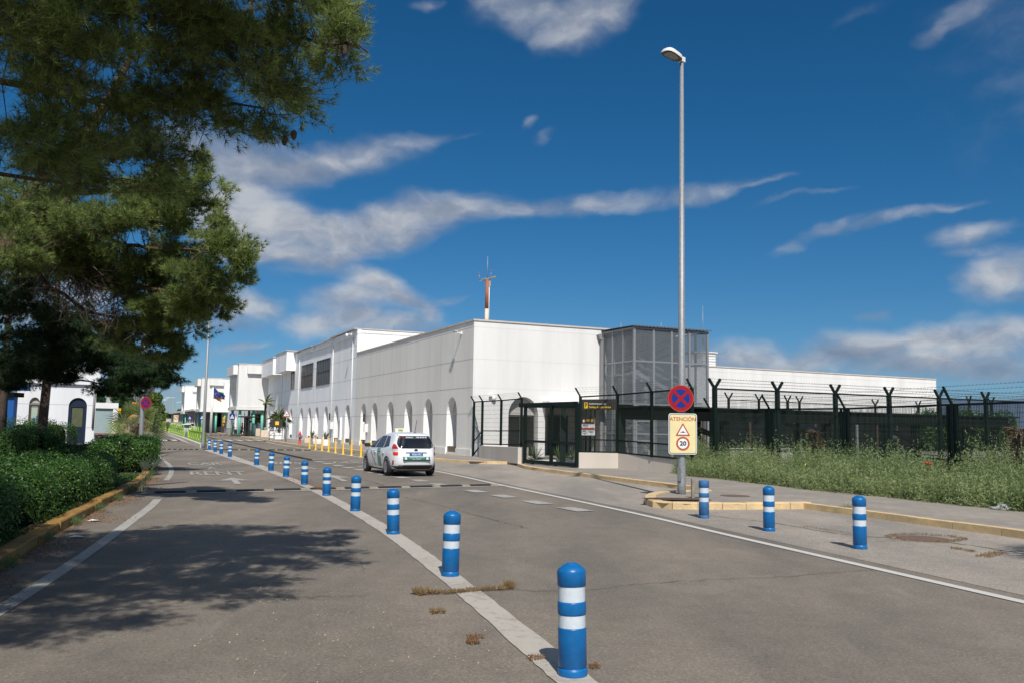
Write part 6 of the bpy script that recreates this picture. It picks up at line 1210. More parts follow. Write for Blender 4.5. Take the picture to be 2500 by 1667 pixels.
# ---- hedges and shrubs
def shrub(label, name, pts, w, h, n, L=.05, lw=.026, group='clipped hedges', rnd=.25, mat_=None, inset=.22, gap=.0):
    """rounded hedge: pts = centre line (front edge side), w = width, h = height; leaves on a noisy rounded box section"""
    P_ = [Vector(p) for p in pts]; base = P_[0].copy(); base.z = 0; S = empty(name, base, label=label, cat='hedge' if 'hedge' in name else 'shrub', group=group)
    sp = smooth_pts(P_, 8); seg = np.array([[p.x - base.x, p.y - base.y, p.z] for p in sp]); dl = np.r_[0, np.cumsum(np.linalg.norm(np.diff(seg, axis=0), axis=1))]; tot = dl[-1] + w
    s = RNG.uniform(-w / 2, dl[-1] + w / 2, n); a = RNG.uniform(0, PI, n)
    ctr = np.stack([np.interp(s, dl, seg[:, k]) for k in range(3)], 1); t = np.stack([np.interp(np.clip(s + .1, 0, dl[-1]), dl, seg[:, k]) - np.interp(np.clip(s - .1, 0, dl[-1]), dl, seg[:, k]) for k in range(3)], 1); t = unit(t); q = np.stack([-t[:, 1], t[:, 0], np.zeros(n)], 1)
    pw = 2 / 4.5; ends = RNG.uniform(0, 1, n) < w * 2 / (dl[-1] + w * 2); s = np.where(ends, np.where(RNG.uniform(0, 1, n) < .5, -1e-3, dl[-1] + 1e-3), RNG.uniform(0, dl[-1], n))
    ctr = np.stack([np.interp(s, dl, seg[:, k]) for k in range(3)], 1); t = np.stack([np.interp(np.clip(s + .1, 0, dl[-1]), dl, seg[:, k]) - np.interp(np.clip(s - .1, 0, dl[-1]), dl, seg[:, k]) for k in range(3)], 1); t = unit(t); q = np.stack([-t[:, 1], t[:, 0], np.zeros(n)], 1)
    phi = RNG.uniform(0, PI / 2, n); k_ = np.where(ends, np.abs(np.cos(phi)) ** pw, 1.); e = np.where(ends, np.sin(phi) ** 2, 0.)
    over = np.where(ends, np.sign(s - dl[-1] * .5) * np.abs(np.sin(phi)) ** pw * w / 2 * RNG.uniform(.86, 1.02, n), 0.)
    ca, sa = np.cos(a), np.sin(a)
    bump_ = 1 + .07 * np.sin(s * 2.1 + 1.3 * a) + .05 * np.sin(s * 4.7 - 2 * a) + RNG.normal(size=n) * .02
    r_ = RNG.uniform(1 - rnd, 1.03, n) ** .7 * bump_
    ox = np.sign(ca) * np.abs(ca) ** pw * w / 2 * r_ * k_; oz = np.abs(sa) ** pw * h * r_ * (.35 + .65 * k_)
    pos = ctr + q * ox[:, None] + t * over[:, None]; pos[:, 2] += oz
    nrm = unit(q * (np.sign(ca) * np.abs(ca) ** 1.2)[:, None] + np.array([0, 0, 1.]) * (np.abs(sa) ** 1.2)[:, None] + t * (np.sign(over) * e)[:, None] * .9)
    npmesh('leaves', leaves(pos, nrm, L, lw, .75), 4, mat_ or M_HEDGE, S)
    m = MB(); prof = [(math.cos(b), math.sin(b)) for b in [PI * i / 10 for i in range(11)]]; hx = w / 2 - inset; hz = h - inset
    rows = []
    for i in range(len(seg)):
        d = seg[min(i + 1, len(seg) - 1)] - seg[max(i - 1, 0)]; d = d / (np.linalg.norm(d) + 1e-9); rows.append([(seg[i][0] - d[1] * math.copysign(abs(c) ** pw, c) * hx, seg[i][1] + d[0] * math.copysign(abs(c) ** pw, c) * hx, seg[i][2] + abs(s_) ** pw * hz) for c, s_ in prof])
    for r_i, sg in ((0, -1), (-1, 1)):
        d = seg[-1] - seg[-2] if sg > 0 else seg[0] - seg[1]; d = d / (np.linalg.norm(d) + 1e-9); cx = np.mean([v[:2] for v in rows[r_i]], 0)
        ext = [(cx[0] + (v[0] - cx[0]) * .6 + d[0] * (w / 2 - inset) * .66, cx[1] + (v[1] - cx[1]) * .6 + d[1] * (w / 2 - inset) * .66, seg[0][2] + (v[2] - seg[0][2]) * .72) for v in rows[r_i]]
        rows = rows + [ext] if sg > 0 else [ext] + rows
    vs = [v for r in rows for v in r]; nn = len(prof); m.add(vs, [(i * nn + j, i * nn + j + 1, (i + 1) * nn + j + 1, (i + 1) * nn + j) for i in range(len(rows) - 1) for j in range(nn - 1)] + [tuple(range(nn)), tuple((len(rows) - 1) * nn + j for j in range(nn))]); m.build('inner_hull', M_HULL, S)  # solid dark hull added under the leaves to block light
    return S
def off(p, q): return p + Vector((q, 0, 0))
kl = [G(-330, 1600, .1), G(-120, 1465, .1), G(0, 1392, .1), G(130, 1306, .1), G(200, 1266, .1), G(270, 1226, .1), G(322, 1199, .1)]
shrub('long clipped hedge beside the ochre kerb in the left foreground', 'hedge', [off(p, -1.55 - .0 * i) for i, p in enumerate(kl)], 2.2, .86, 62000, .056, .028)
shrub('clipped hedge behind the foreground one, ending at the far lane bend', 'hedge', [G(300, 1150, .1), G(326, 1128, .1) + Vector((-.3, 0, 0)), G(330, 1116, .1)], 2.1, 1.0, 24000, .075, .04)
shrub('lower clipped hedge on the left of the bend hedge, before the kiosk', 'hedge', [G(190, 1140, .1), G(262, 1132, .1)], 1.9, .78, 15000, .075, .04)
shrub('rounded dark bush left of the cedar trunk', 'bush', [G(28, 1135, .1), G(70, 1139, .1)], 1.9, 1.35, 12000, .07, .036, 'round bushes'); shrub('rounded bush right of the cedar trunk, behind it', 'bush', [G(62, 1110, .1), G(118, 1113, .1)], 2.0, 1.65, 9000, .075, .04, 'round bushes')
shrub('grey green grassy clump between trunk and booth door', 'grass_clump', [G(122, 1128, .1), G(140, 1128, .1)], 1.2, .7, 3000, .2, .012, None, .8, M_WEED, .35)
# ground leaves and small weeds under the hedge, against the kerb
def scatter(name, P_, N_, L, w, m_, label=None, kind='stuff'): o = npmesh(name, leaves(P_, N_, L, w, .9), 4, m_); o['kind'] = kind; return o
def along(pts, n, w0, w1, z0, z1):
    seg = np.array([[p.x, p.y] for p in smooth_pts(pts, 6)]); dl = np.r_[0, np.cumsum(np.linalg.norm(np.diff(seg, axis=0), axis=1))]; s = RNG.uniform(0, dl[-1], n)
    x, y = np.interp(s, dl, seg[:, 0]), np.interp(s, dl, seg[:, 1]); t = np.stack([np.interp(s + .1, dl, seg[:, 0]) - x, np.interp(s + .1, dl, seg[:, 1]) - y], 1); t /= np.linalg.norm(t, axis=1, keepdims=True) + 1e-9; o = RNG.uniform(w0, w1, n)
    return np.stack([x - t[:, 1] * o, y + t[:, 0] * o, RNG.uniform(z0, z1, n)], 1), s
upz = np.array([[0, 0, 1.]])
P_, s = along(KL[:10], 9000, .2, .75, .1, .22); P_ = P_[(np.sin(s * 3.1) + np.sin(s * 1.3 + 1) > -.4)]; scatter('ground_cover', P_, np.repeat(upz, len(P_), 0), .06, .028, M_HEDGE)
M_LITTER = leafmat('fallen pine needles', (.15, .07, .03), (.33, .19, .09), .1, .9, .1, 2.); P_, s = along(KL[1:10], 30000, -1.25, .02, .003, .02); P0_, _ = along(KL[1:10], 10, 0, 0, 0, 0); seg_ = np.array([[p.x, p.y] for p in smooth_pts(KL[1:10], 6)]); dmin = np.sqrt(((P_[:, None, :2] - seg_[None]) ** 2).sum(-1)).min(1); keep = np.exp(-(dmin / (.30 + .16 * np.sin(s * 1.7) + .1 * np.sin(s * 4.1)).clip(.08)) ** 2) > RNG.uniform(0, 1, len(P_)) * 1.2; P_ = P_[keep]
q = np.abs(RNG.normal(size=(len(P_), 1))) * .001; scatter('needle_litter', P_, np.repeat(upz, len(P_), 0), .09, .006, M_LITTER)
P_, s = along(KL[1:13], 2600, -.14, -.01, .01, .10); P_ = P_[np.sin(s * 2.7) + np.sin(s * 5.3) > .4]; o = npmesh('kerb_weeds', needles(P_, np.repeat(upz, len(P_), 0), 5, .10, .007, .5), 3, M_WEED); o['kind'] = 'stuff'
def clumpstrip(name, pts, n, sprd, h, m_, w=.006, dirn=.7, k=4):
    P_, s = along([G(*p) for p in pts], n, -sprd, sprd, .006, .03); o = npmesh(name, needles(P_, np.repeat(upz, len(P_), 0), k, h, w, dirn), 3, m_); o['kind'] = 'stuff'; return o
M_DRYW = leafmat('dry crack growth', (.16, .10, .05), (.36, .25, .13), .2, .9, .1, 3., (.20, .22, .08))
clumpstrip('dry_weeds', [(1012, 1450), (1090, 1449), (1160, 1443), (1250, 1437)], 620, .045, .035, M_DRYW); clumpstrip('dry_weeds', [(1015, 1448), (1040, 1452)], 90, .07, .08, M_DRYW); clumpstrip('dry_weeds', [(1232, 1437), (1252, 1436)], 80, .05, .10, M_DRYW)
clumpstrip('dry_weeds', [(1052, 1497), (1085, 1495)], 110, .05, .03, M_DRYW); clumpstrip('dry_weeds', [(1140, 1560), (1180, 1557)], 90, .04, .016, M_LITTER); clumpstrip('dry_weeds', [(1140, 1572), (1168, 1570)], 90, .05, .018, M_LITTER); clumpstrip('dry_weeds', [(1292, 1612), (1330, 1608)], 90, .04, .016, M_LITTER); clumpstrip('dry_weeds', [(1440, 1632), (1462, 1628)], 60, .04, .016, M_LITTER)
clumpstrip('dry_weeds', [(765, 1193), (800, 1194)], 500, .16, .05, M_LITTER, .01); clumpstrip('dry_weeds', [(700, 1165), (740, 1178), (790, 1190)], 500, .45, .02, M_LITTER, .008)
clumpstrip('moss_ring', [(2168, 1312), (2195, 1306), (2260, 1306), (2330, 1312), (2350, 1318), (2300, 1324), (2230, 1322), (2180, 1316)], 700, .07, .025, M_DRYW); clumpstrip('moss_ring', [(2320, 1338), (2380, 1348)], 150, .06, .025, M_DRYW); clumpstrip('moss_ring', [(2390, 1362), (2450, 1350)], 240, .10, .03, M_DRYW); clumpstrip('moss_ring', [(1960, 1286), (2080, 1304)], 130, .04, .02, M_DRYW)
clumpstrip('kerb_weeds', [(1990, 1241), (2140, 1262), (2300, 1283), (2450, 1302)], 200, .05, .09, M_WEED); clumpstrip('kerb_weeds', [(2062, 1252), (2076, 1254)], 60, .05, .26, M_WEED); clumpstrip('kerb_weeds', [(2370, 1293), (2400, 1297)], 90, .06, .12, M_WEED); clumpstrip('dry_weeds', [(1750, 1202), (1850, 1208)], 260, .2, .05, M_DRYW)
# loose grit
P_ = np.stack([RNG.uniform(-2.6, 1.4, 900), RNG.uniform(5.2, 9.5, 900), np.full(900, .008)], 1); P_ = P_[np.abs(P_[:, 0] - (2.9 - P_[:, 1] * .42) + 1.2) < 1.1 + RNG.normal(size=len(P_)) * .4]; o = npmesh('grit', leaves(P_, np.repeat(upz, len(P_), 0), .014, .012, .5), 4, mat('pale grit', (.42, .33, .20), .9, .3, 20)); o['kind'] = 'stuff'
# ---- weeds on the right
def weeds():
    fr = [Vector(G(px, py, PZ)) for px, py in ((1668, 1154), (1690, 1160), (1800, 1172), (1960, 1191), (2190, 1214), (2419, 1238), (2700, 1268))]; back = [fr[0] + Vector((.6, 3.0, 0)), fr[1] + Vector((1.5, 4.5, 0)), fr[2] + Vector((2.5, 6.0, 0)), fr[3] + Vector((3, 6.4, 0)), fr[4] + Vector((3, 7, 0)), fr[5] + Vector((3.5, 7, 0)), fr[6] + Vector((4, 7, 0))]
    nb = 660; kk = 640; i = RNG.uniform(0, 6, nb); k = i.astype(int); f = (i - k)[:, None]; v = RNG.uniform(.015, 1, nb)[:, None] ** 1.7; F = np.array([tuple(p) for p in fr]); B_ = np.array([tuple(p) for p in back])
    c = (F[k] * (1 - f) + F[k + 1] * f) * (1 - v) + (B_[k] * (1 - f) + B_[k + 1] * f) * v; c[:, 2] = PZ
    h = (.50 + .62 * np.clip(v[:, 0] * 3.6, 0, 1)) * (.85 + .25 * np.sin(c[:, 0] * 1.9 + .5) * np.sin(c[:, 1] * 1.3 + 1)) * RNG.uniform(.62, 1.15, nb); rad = RNG.uniform(.28, .60, nb)
    e = ell(nb * kk, .25).reshape(nb, kk, 3); e[..., 2] = np.abs(e[..., 2]); q = c[:, None] + e * np.stack([rad, rad, h], 1)[:, None] * (.8 + .3 * np.sin(e[..., :1] * 7 + e[..., 1:2] * 5 + np.arange(nb)[:, None, None]))
    spr = RNG.uniform(0, 1, (nb, kk)) < .2; ns = RNG.integers(0, 9, (nb, kk)); ph = ns * 2.4 + np.arange(nb)[:, None]; t = RNG.uniform(0, 1, (nb, kk)); hs = h[:, None] * (.75 + .55 * ((ns * 37 % 9) / 9)); sx = np.cos(ph) * rad[:, None] * (.25 + .6 * ((ns * 53 % 9) / 9)) * (1 + .25 * t); sy = np.sin(ph) * rad[:, None] * (.25 + .6 * ((ns * 53 % 9) / 9)) * (1 + .25 * t)
    q = np.where(spr[..., None], c[:, None] + np.stack([sx + RNG.normal(size=sx.shape) * .02, sy + RNG.normal(size=sx.shape) * .02, hs * (.35 + .75 * t)], -1), q).reshape(-1, 3); q[:, 2] = np.maximum(q[:, 2], PZ + .02)
    d = unit(RNG.normal(size=q.shape) * .8 + e.reshape(-1, 3) * .6 + np.array([0, 0, .35])); V = needles(q, d, 1, .075, .026, .2)
    mi = (RNG.uniform(0, 1, len(V) // 3) > .9985).astype(np.int32)
    o = npmesh('weeds', V, 3, [M_WEED, mat('yellow petals', (.75, .50, .03), .6, .1)], None, mi); o['kind'] = 'stuff'
    at_ = o.data.attributes.new('tuft', 'FLOAT', 'POINT'); at_.data.foreach_set('value', np.repeat(RNG.uniform(0, 1, nb) * .8 + .1, kk * 3).astype(np.float32))
    st = twigs(np.repeat(c, 3, 0), np.repeat(c, 3, 0) + np.stack([RNG.normal(size=nb * 3) * .15, RNG.normal(size=nb * 3) * .15, np.repeat(h, 3) * RNG.uniform(.7, 1.25, nb * 3)], 1), .004); o = npmesh('weed_stems', st, 4, M_WEED); o['kind'] = 'stuff'
    g = MB(); g.poly([tuple(v_) for v_ in fr] + [tuple(v_) for v_ in back[::-1]], PZ + .004); struct(g.build('soil_strip', mat('dry soil', (.17, .13, .085), .95, .3, 1.5, .3, 40)))
weeds()
def poppy(px, py, Y, label):
    a = A(px, py, Y); S = empty('poppy', (a.x, Y, PZ), label=label, cat='flower', group='poppies in the weeds'); m = MB(); m.tube([(0, 0, 0), (.03, 0, (a.z - PZ) * .5), (0, 0, a.z - PZ)], .006, 5); m.build('stem', M_WEED, S)
    m = MB()
    for i in range(5): t = 2 * PI * i / 5; c = Vector((math.cos(t), math.sin(t), 0)); s_ = Vector((-c.y, c.x, 0)); z = a.z - PZ; m.add([Vector((0, 0, z)), c * .05 - s_ * .045 + ZU * (z + .03), c * .085 + ZU * (z + .05), c * .05 + s_ * .045 + ZU * (z + .03)], [(0, 1, 2, 3)])
    m.build('petals', mat('poppy red', (.80, .07, .015), .5, .05), S)
poppy(1837, 1134, 29.2, 'red poppy in the weeds, left one near the fence post'); poppy(2263, 1132, 22.9, 'red poppy in the tall weeds, right one'); poppy(2269, 1135, 22.8, 'small poppy just right of the right red one')
b_ = G(2449, 1243, PZ); m = MB(); r_ = random.Random(3); m.lathe([(.0, 0), (.2, .01), (.22, .05), (.15, .1), (.07, .15), (.0, .13)], 11, (0, 0, 0)); m.v = [(x * r_.uniform(.6, 1.3), y * r_.uniform(.6, 1.3), z * r_.uniform(.5, 1.3)) for x, y, z in m.v]
pb = bpy.data.materials.new('clear plastic'); pb.use_nodes = True; bb = pb.node_tree.nodes['Principled BSDF']; bb.inputs['Base Color'].default_value = (.75, .78, .76, 1); bb.inputs['Roughness'].default_value = .2; bb.inputs['Alpha'].default_value = .55
tag(m.build('plastic_bag', pb, None, b_), 'crumpled clear plastic bag at the weed edge on the right pavement', 'litter')
for (px, py), lb in (((184, 1312), 'white paper scrap beside the ochre kerb'), ((227, 1272), 'small white scrap farther along the ochre kerb'), ((353, 1205), 'tiny white scrap at the end of the ochre kerb')):
    p = G(px, py); m = MB(); m.add([(-.09, -.04, .012), (.1, -.06, .03), (.12, .05, .014), (-.05, .07, .035)], [(0, 1, 2, 3)]); tag(m.build('paper_scrap', M_SWHT, None, p), lb, 'litter')
# drain covers, small concrete post behind the faded bollard
for (px, py, r, z), lb in (((2255, 1314, .42, .006), 'round drain cover in the rough bay, ringed by dry moss'), ((1795, 1209, .36, PZ + .004), 'rusty round cover in the island paving'), ):
    p = G(px, py, z); m = MB(); m.lathe([(r, 0), (r, .004), (r - .03, .006), (0, .006)], 28); tag(m.build('drain_cover', mat('rusty iron', (.15, .095, .07), .8, .2, 8, .2), None, p), lb, 'drain cover')
p = G(1716, 1218, PZ); m = MB(); m.box((-.16, 0, .22), (.07, .1, .48)); m.box((.15, 0, .2), (.07, .1, .44)); m.box((0, .03, .26), (.25, .05, .32)); o = m.build('concrete_marker', mat('weathered concrete', (.24, .21, .17), .9, .25, 6), None, p + Vector((0, .35, 0))); bevel(o, .01); tag(o, 'weathered concrete frame behind the faded blue bollard', 'concrete marker')
# tree pit in the island around the lamp post
m = MB(); n = 24; c = G(1652, 1219.5, PZ + .006)
m.add([(c.x + .80 * math.cos(2 * PI * i / n), c.y + .36 * math.sin(2 * PI * i / n), PZ + .034) for i in range(n)], [tuple(range(n))]); o = m.build('tree_pit', M_SOIL); struct(o)
# ---- palms, yuccas, far trees
def fan_palm(label, loc, h, r, nf, m_=None, trunk_r=.14, dry=0, name='palm_tree', blades=16, group=None):
    S = empty(name, loc, label=label, cat='palm', group=group); m = MB(); m.lathe([(trunk_r * 1.2, 0), (trunk_r, h * .3), (trunk_r * .9, h)], 10); m.build('trunk', M_BARKG, S); V = []; ST_ = []
    for i in range(nf):
        az = 2.4 * i + RNG.uniform(-.2, .2); el_ = R(78) * (1 - (i / nf) ** 1.1) - R(25) * (i / nf); d = np.array([math.cos(az) * math.cos(el_), math.sin(az) * math.cos(el_), math.sin(el_)]); b0 = np.array([0, 0, h]); c = b0 + d * r * .48; ST_.append((b0, c)); sd = np.cross(d, [0, 0, 1.]); sd /= np.linalg.norm(sd) + 1e-9; up = np.cross(sd, d); ro = RNG.uniform(-1.2, 1.2); sd, up = sd * math.cos(ro) + up * math.sin(ro), up * math.cos(ro) - sd * math.sin(ro)
        for j in range(blades):
            t = (j / (blades - 1) - .5) * R(190); e = d * math.cos(t) + sd * math.sin(t) + up * .12; e /= np.linalg.norm(e); tip = c + e * r * RNG.uniform(.5, .62) - np.array([0, 0, r * .09]); mid = c + e * r * .32; w_ = np.cross(e, up); w_ = w_ / (np.linalg.norm(w_) + 1e-9) * r * .019
            V += [c, mid - w_, tip, mid + w_]
    npmesh('fronds', np.array(V), 4, m_ or M_PALM, S); st = np.array(ST_); npmesh('stalks', twigs(st[:, 0], st[:, 1], .014), 4, M_PALM, S)
    if dry: P_ = np.array([[0, 0, h * .9]]) + RNG.normal(size=(dry, 3)) * np.array([.1, .1, h * .2]); npmesh('dry_skirt', needles(P_, unit(np.stack([np.cos(np.arange(dry) * 2.4), np.sin(np.arange(dry) * 2.4), -np.ones(dry) * .9], 1)), 3, r * .6, .03, .3), 3, M_DRY, S)
    return S
pp_ = G(333, 1102, .1); pz = A(333, 1062, pp_.y); fan_palm('bushy fan palm behind the lamp post at the hedge', pp_, 1.25, 1.75, 24, dry=50, blades=18)
fan_palm('palm outside the right picture edge, shading the rough bay', (9.4, 9.2, PZ), 3.0, 2.1, 26, blades=18)
def blades(label, loc, r, n, name='yucca', m_=None, h0=0., group='yuccas behind the gate', w=.05, el0=-5, el1=85, trunk=.06, droop=.12):
    S = empty(name, loc, label=label, cat='yucca' if name == 'yucca' else 'palm', group=group)
    if h0: m = MB(); m.tube([(0, 0, 0), (.04, 0, h0 * .5), (0, 0, h0)], [trunk * 1.2, trunk, trunk], 8); m.build('trunk', M_BARKG, S)
    az = RNG.uniform(0, 2 * PI, n); el_ = np.radians(RNG.uniform(el0, el1, n)); d = np.stack([np.cos(az) * np.cos(el_), np.sin(az) * np.cos(el_), np.sin(el_)], 1); b0 = np.tile(np.array([[0, 0, h0 + .03]]), (n, 1)); l = r * RNG.uniform(.75, 1.1, (n, 1)); sd = unit(np.cross(d, [0, 0, 1.])) * w / 2; mid = b0 + d * l * .5; tip = b0 + d * l; tip[:, 2] -= droop * r * np.cos(el_)
    npmesh('blades', np.stack([b0 - sd * .5, b0 + sd * .5, mid + sd, tip, mid - sd], 1).reshape(-1, 3), 5, m_ or M_YUC, S); return S
for px, py, lb in ((1307, 1123, 'spiky yucca seen through the left half of the gate'), (1364, 1122, 'spiky yucca seen through the right half of the gate'), (1398, 1122, 'spiky yucca beside the pale low wall, behind the gate')): blades(lb, G(px, py, PZ), .85, 46)
m = MB(); a, b = G(1290, 1126.5, PZ), G(1415, 1127.5, PZ); m.bar(a + ZU * .05, b + ZU * .05, .14, .1); tag(m.build('bed_edging', M_STEELW), 'white edging of the yucca bed behind the gate', 'edging')
def stump(px, py0, py1, Y, label):
    a, t = A(px, py1, Y), A(px, py0, Y); S = empty('dead_palm', (a.x, Y, PZ), label=label, cat='dead palm', group='dead palms at the fence'); h = t.z - PZ; m = MB(); m.lathe([(.2, 0), (.2, h * .6), (.14, h * .9), (.05, h)], 12); m.build('trunk', M_BARKG, S); n = 260; z = RNG.uniform(.1, 1, n) * h; az = RNG.uniform(0, 2 * PI, n); P_ = np.stack([np.cos(az) * .16, np.sin(az) * .16, z], 1); npmesh('dry_fronds', needles(P_, unit(np.stack([np.cos(az), np.sin(az), RNG.uniform(-1.6, .3, n)], 1)), 3, .34, .05, .2), 3, M_DRY, S)
stump(1984, 1046, 1130, 31.4, 'dead brown palm stump behind the fence, below the blue panel'); stump(2490, 1040, 1130, 25.6, 'dead brown palm stump at the right picture edge')
def tree(label, px, ytop, ybase, wpx, Z, n, name='broad_tree', m_=None, leaf=.42, clumps=16, group='trees beyond the taxi rank', trunk=True, zb=None):
    b, t = A(px, ybase, Z), A(px, ytop, Z); H_ = t.z; W_ = wpx * Z / FPX; S = empty(name, (b.x, Z, 0), label=label, cat='tree', group=group); m = MB(); m.tube([(0, 0, 0), (.1, 0, H_ * .3), (0, .1, H_ * .75)], [W_ * .04 + .08, W_ * .03 + .06, .04], 8)
    for i in range(4): a = 1.6 * i + .4; m.tube([(.05, 0, H_ * .3), (math.cos(a) * W_ * .2, math.sin(a) * W_ * .2, H_ * .55), (math.cos(a) * W_ * .36, math.sin(a) * W_ * .36, H_ * .72)], [W_ * .015 + .04, .04, .02], 6)
    m.build('trunk', M_BARKG, S); zlo = zb if zb is not None else .18
    c = ell(clumps, .35) * np.array([W_ * .36, W_ * .36, H_ * (1 - zlo) * .37]) + np.array([0, 0, H_ * (zlo + (1 - zlo) * .5)]); r = RNG.uniform(.16, .27, clumps) * W_; k = RNG.integers(0, clumps, n); e = ell(n, .55); P_ = c[k] + e * r[k][:, None] * np.array([1, 1, .8]); npmesh('crown', leaves(P_, unit(e + np.array([0, 0, .3])), leaf, leaf * .6, .7), 4, m_ or M_TREE, S); return S
for q in (('tall yellow green tree left of the far lamp posts', 375, 948, 1036, 58, 150, 5200, .5), ('small round tree beyond the rank, under the short lamp post', 432, 994, 1032, 40, 260, 2600, .8), ('dark low tree left of the small round one', 398, 1004, 1036, 46, 230, 2200, .8), ('small tree beside the farthest porch', 458, 996, 1030, 26, 300, 1500, .9), ('low dark tree behind the kiosk sign', 300, 1012, 1042, 60, 190, 2200, .8)): tree(q[0], q[1], q[2], q[3], q[4], q[5], q[6], leaf=q[7])
tree('grey green cedar behind the kiosk roof', 288, 930, 1036, 66, 95, 4200, 'cedar_tree', M_CEDAR, .35, 14); tree('dark green tree far left behind the booth', 225, 930, 1040, 60, 100, 3000, 'broad_tree', M_CEDAR, .4, 14); tree('olive tree seen under the blue gantry', 10, 965, 1035, 40, 130, 2200, leaf=.5)
def stalks():
    p = G(343, 1198, .1); S = empty('dry_stalk', p, label='pale dry branching stalk at the kerb end of the hedge', cat='plant'); A_, B_ = [], []
    for i in range(9):
        a = np.array([RNG.normal() * .06, RNG.normal() * .06, 0]); d = np.array([RNG.normal() * .22 + .12, RNG.normal() * .15, 1.]); m1 = a + d * .38; e = m1 + (d + np.array([RNG.normal() * .3, 0, 0])) * RNG.uniform(.15, .3); A_ += [a, m1]; B_ += [m1, e]
        for _ in range(5): f = e + np.array([RNG.normal() * .09, RNG.normal() * .06, RNG.uniform(.0, .16)]); A_.append(m1 + (e - m1) * RNG.uniform(.3, 1)); B_.append(f)
    npmesh('stems', twigs(np.array(A_), np.array(B_), .006), 4, mat('pale straw', (.58, .58, .38), .8, .15), S); e = np.array(B_); o = npmesh('seed_heads', needles(e, np.repeat(upz, len(e), 0), 4, .04, .012, .8), 3, MATS['pale straw'], S); o['kind'] = 'stuff'
stalks()
# ------------------------------------------------------------------ booth, kiosk and other buildings on the left
M_BOOTH = stucco('white booth render', (.70, .71, .72)); M_BDOOR = mat('dark blue metal door', (.008, .018, .042), .45, .15, 3); M_GBLUE = mat('gantry blue', (.012, .09, .30), .45, .08)
bx = Vector((.905, .425, 0)); bn = Vector((.425, -.905, 0))
pD = G(188, 1084.5, 0); BO = empty('booth', label='white single storey booth with an arched blue door and a small arched window', cat='building')
U = lambda px, d=0.: (lambda r_: ((r_.x * pD.y - r_.y * pD.x) / (r_.y * bx.x - r_.x * bx.y)))(ray(px, 1030))     # distance along the front under a picture column
u0, u1 = U(36), U(231); ud, dw = (U(165) + U(210)) / 2, (U(210) - U(165)) / 2; uw0, uw1 = U(68), U(95)
zy = lambda py, u: A(188, py, (pD + bx * u).y).z
HB_ = A(200, 902, pD.y).z; zb_ = A(200, 938, pD.y).z
dt_ = A(188, 970, pD.y).z; dsp = A(188, 991, pD.y).z; wt, wsp, wsl = A(80, 969, pD.y - 1).z, A(80, 986, pD.y - 1).z, A(80, 1038, pD.y - 1).z
m = MB(); arched_wall(m, pD, bx, bn, u0, u1, 0, zb_ + .1, [(ud, dw, .02, dsp, dt_), ((uw0 + uw1) / 2, (uw1 - uw0) / 2, wsl, wsp, wt)], .28, 0, 0)
for u in (u0, u1): a = pD + bx * u; m.quad(a, a - bn * 5, a - bn * 5 + ZU * (zb_ + .1), a + ZU * (zb_ + .1))
m.build('wall', M_BOOTH, BO)
m = MB(); m.obox(pD + bx * (u0 - .2) + bn * .22 + ZU * zb_, bx * (u1 - u0 + .4), -bn * 5.4, ZU * (HB_ - zb_)); m.build('parapet', M_BOOTH, BO)
m = MB(); m.obox(pD + bx * (u0 - .25) + bn * .27 + ZU * HB_, bx * (u1 - u0 + .5), -bn * 5.5, ZU * .1); m.build('coping', M_COP, BO)
j = MB(); grid_lines(j, pD, bx, bn, u0, ud - dw - .02, [A(120, 986.5, pD.y).z, A(120, 1041, pD.y).z], [], (0, 0), w=.03); grid_lines(j, pD, bx, bn, ud + dw + .02, u1, [A(220, 988.5, pD.y).z, A(220, 1043, pD.y).z], [], (0, 0), w=.03); j.build('wall_joints', M_LUN, BO)
m = MB(); lunette(m, pD, bx, bn, ud, dw, dsp, dt_, .16); o = pD + bx * (ud - dw) - bn * .16
for i in range(14):
    x0, x1 = 2 * dw * i / 14, 2 * dw * (i + .6) / 14; m.obox(o + bx * x0 + ZU * .03, bx * (x1 - x0), bn * .025, ZU * (A(188, 1041, pD.y).z - .05))
m.quad(o + ZU * .02, o + bx * 2 * dw + ZU * .02, o + bx * 2 * dw + ZU * dsp, o + ZU * dsp); dr = m.build('door', M_BDOOR, BO)
zg0, zg1 = A(188, 1041, pD.y).z, A(188, 995, pD.y).z; m = MB(); m.obox(o + bx * .25 + bn * .01 + ZU * zg0, bx * (2 * dw - .5), bn * .02, ZU * (zg1 - zg0)); m.build('door_glass', mat('olive door glass', (.10, .11, .06), .2, .2, 2), dr)
f = MB(); [f.bar(o + bx * x + bn * .04 + ZU * .02, o + bx * x + bn * .04 + ZU * dsp, .16, .06, up=bn) for x in (.1, 2 * dw - .1)]; f.bar(o + bx * .1 + bn * .045 + ZU * dsp, o + bx * (2 * dw - .1) + bn * .045 + ZU * dsp, .12, .06, up=bn); f.build('frame', M_BDOOR, dr)
um, hw_ = (uw0 + uw1) / 2, (uw1 - uw0) / 2; m = MB(); lunette(m, pD, bx, bn, um, hw_, wsp, wt, .2); m.build('arch_panel', M_LUN, BO)
o2 = pD + bx * uw0 - bn * .2; m = MB(); m.quad(o2 + ZU * wsl, o2 + bx * 2 * hw_ + ZU * wsl, o2 + bx * 2 * hw_ + ZU * wsp, o2 + ZU * wsp); wn = m.build('window', mat('pale green blind', (.34, .42, .33), .5, .06), BO)
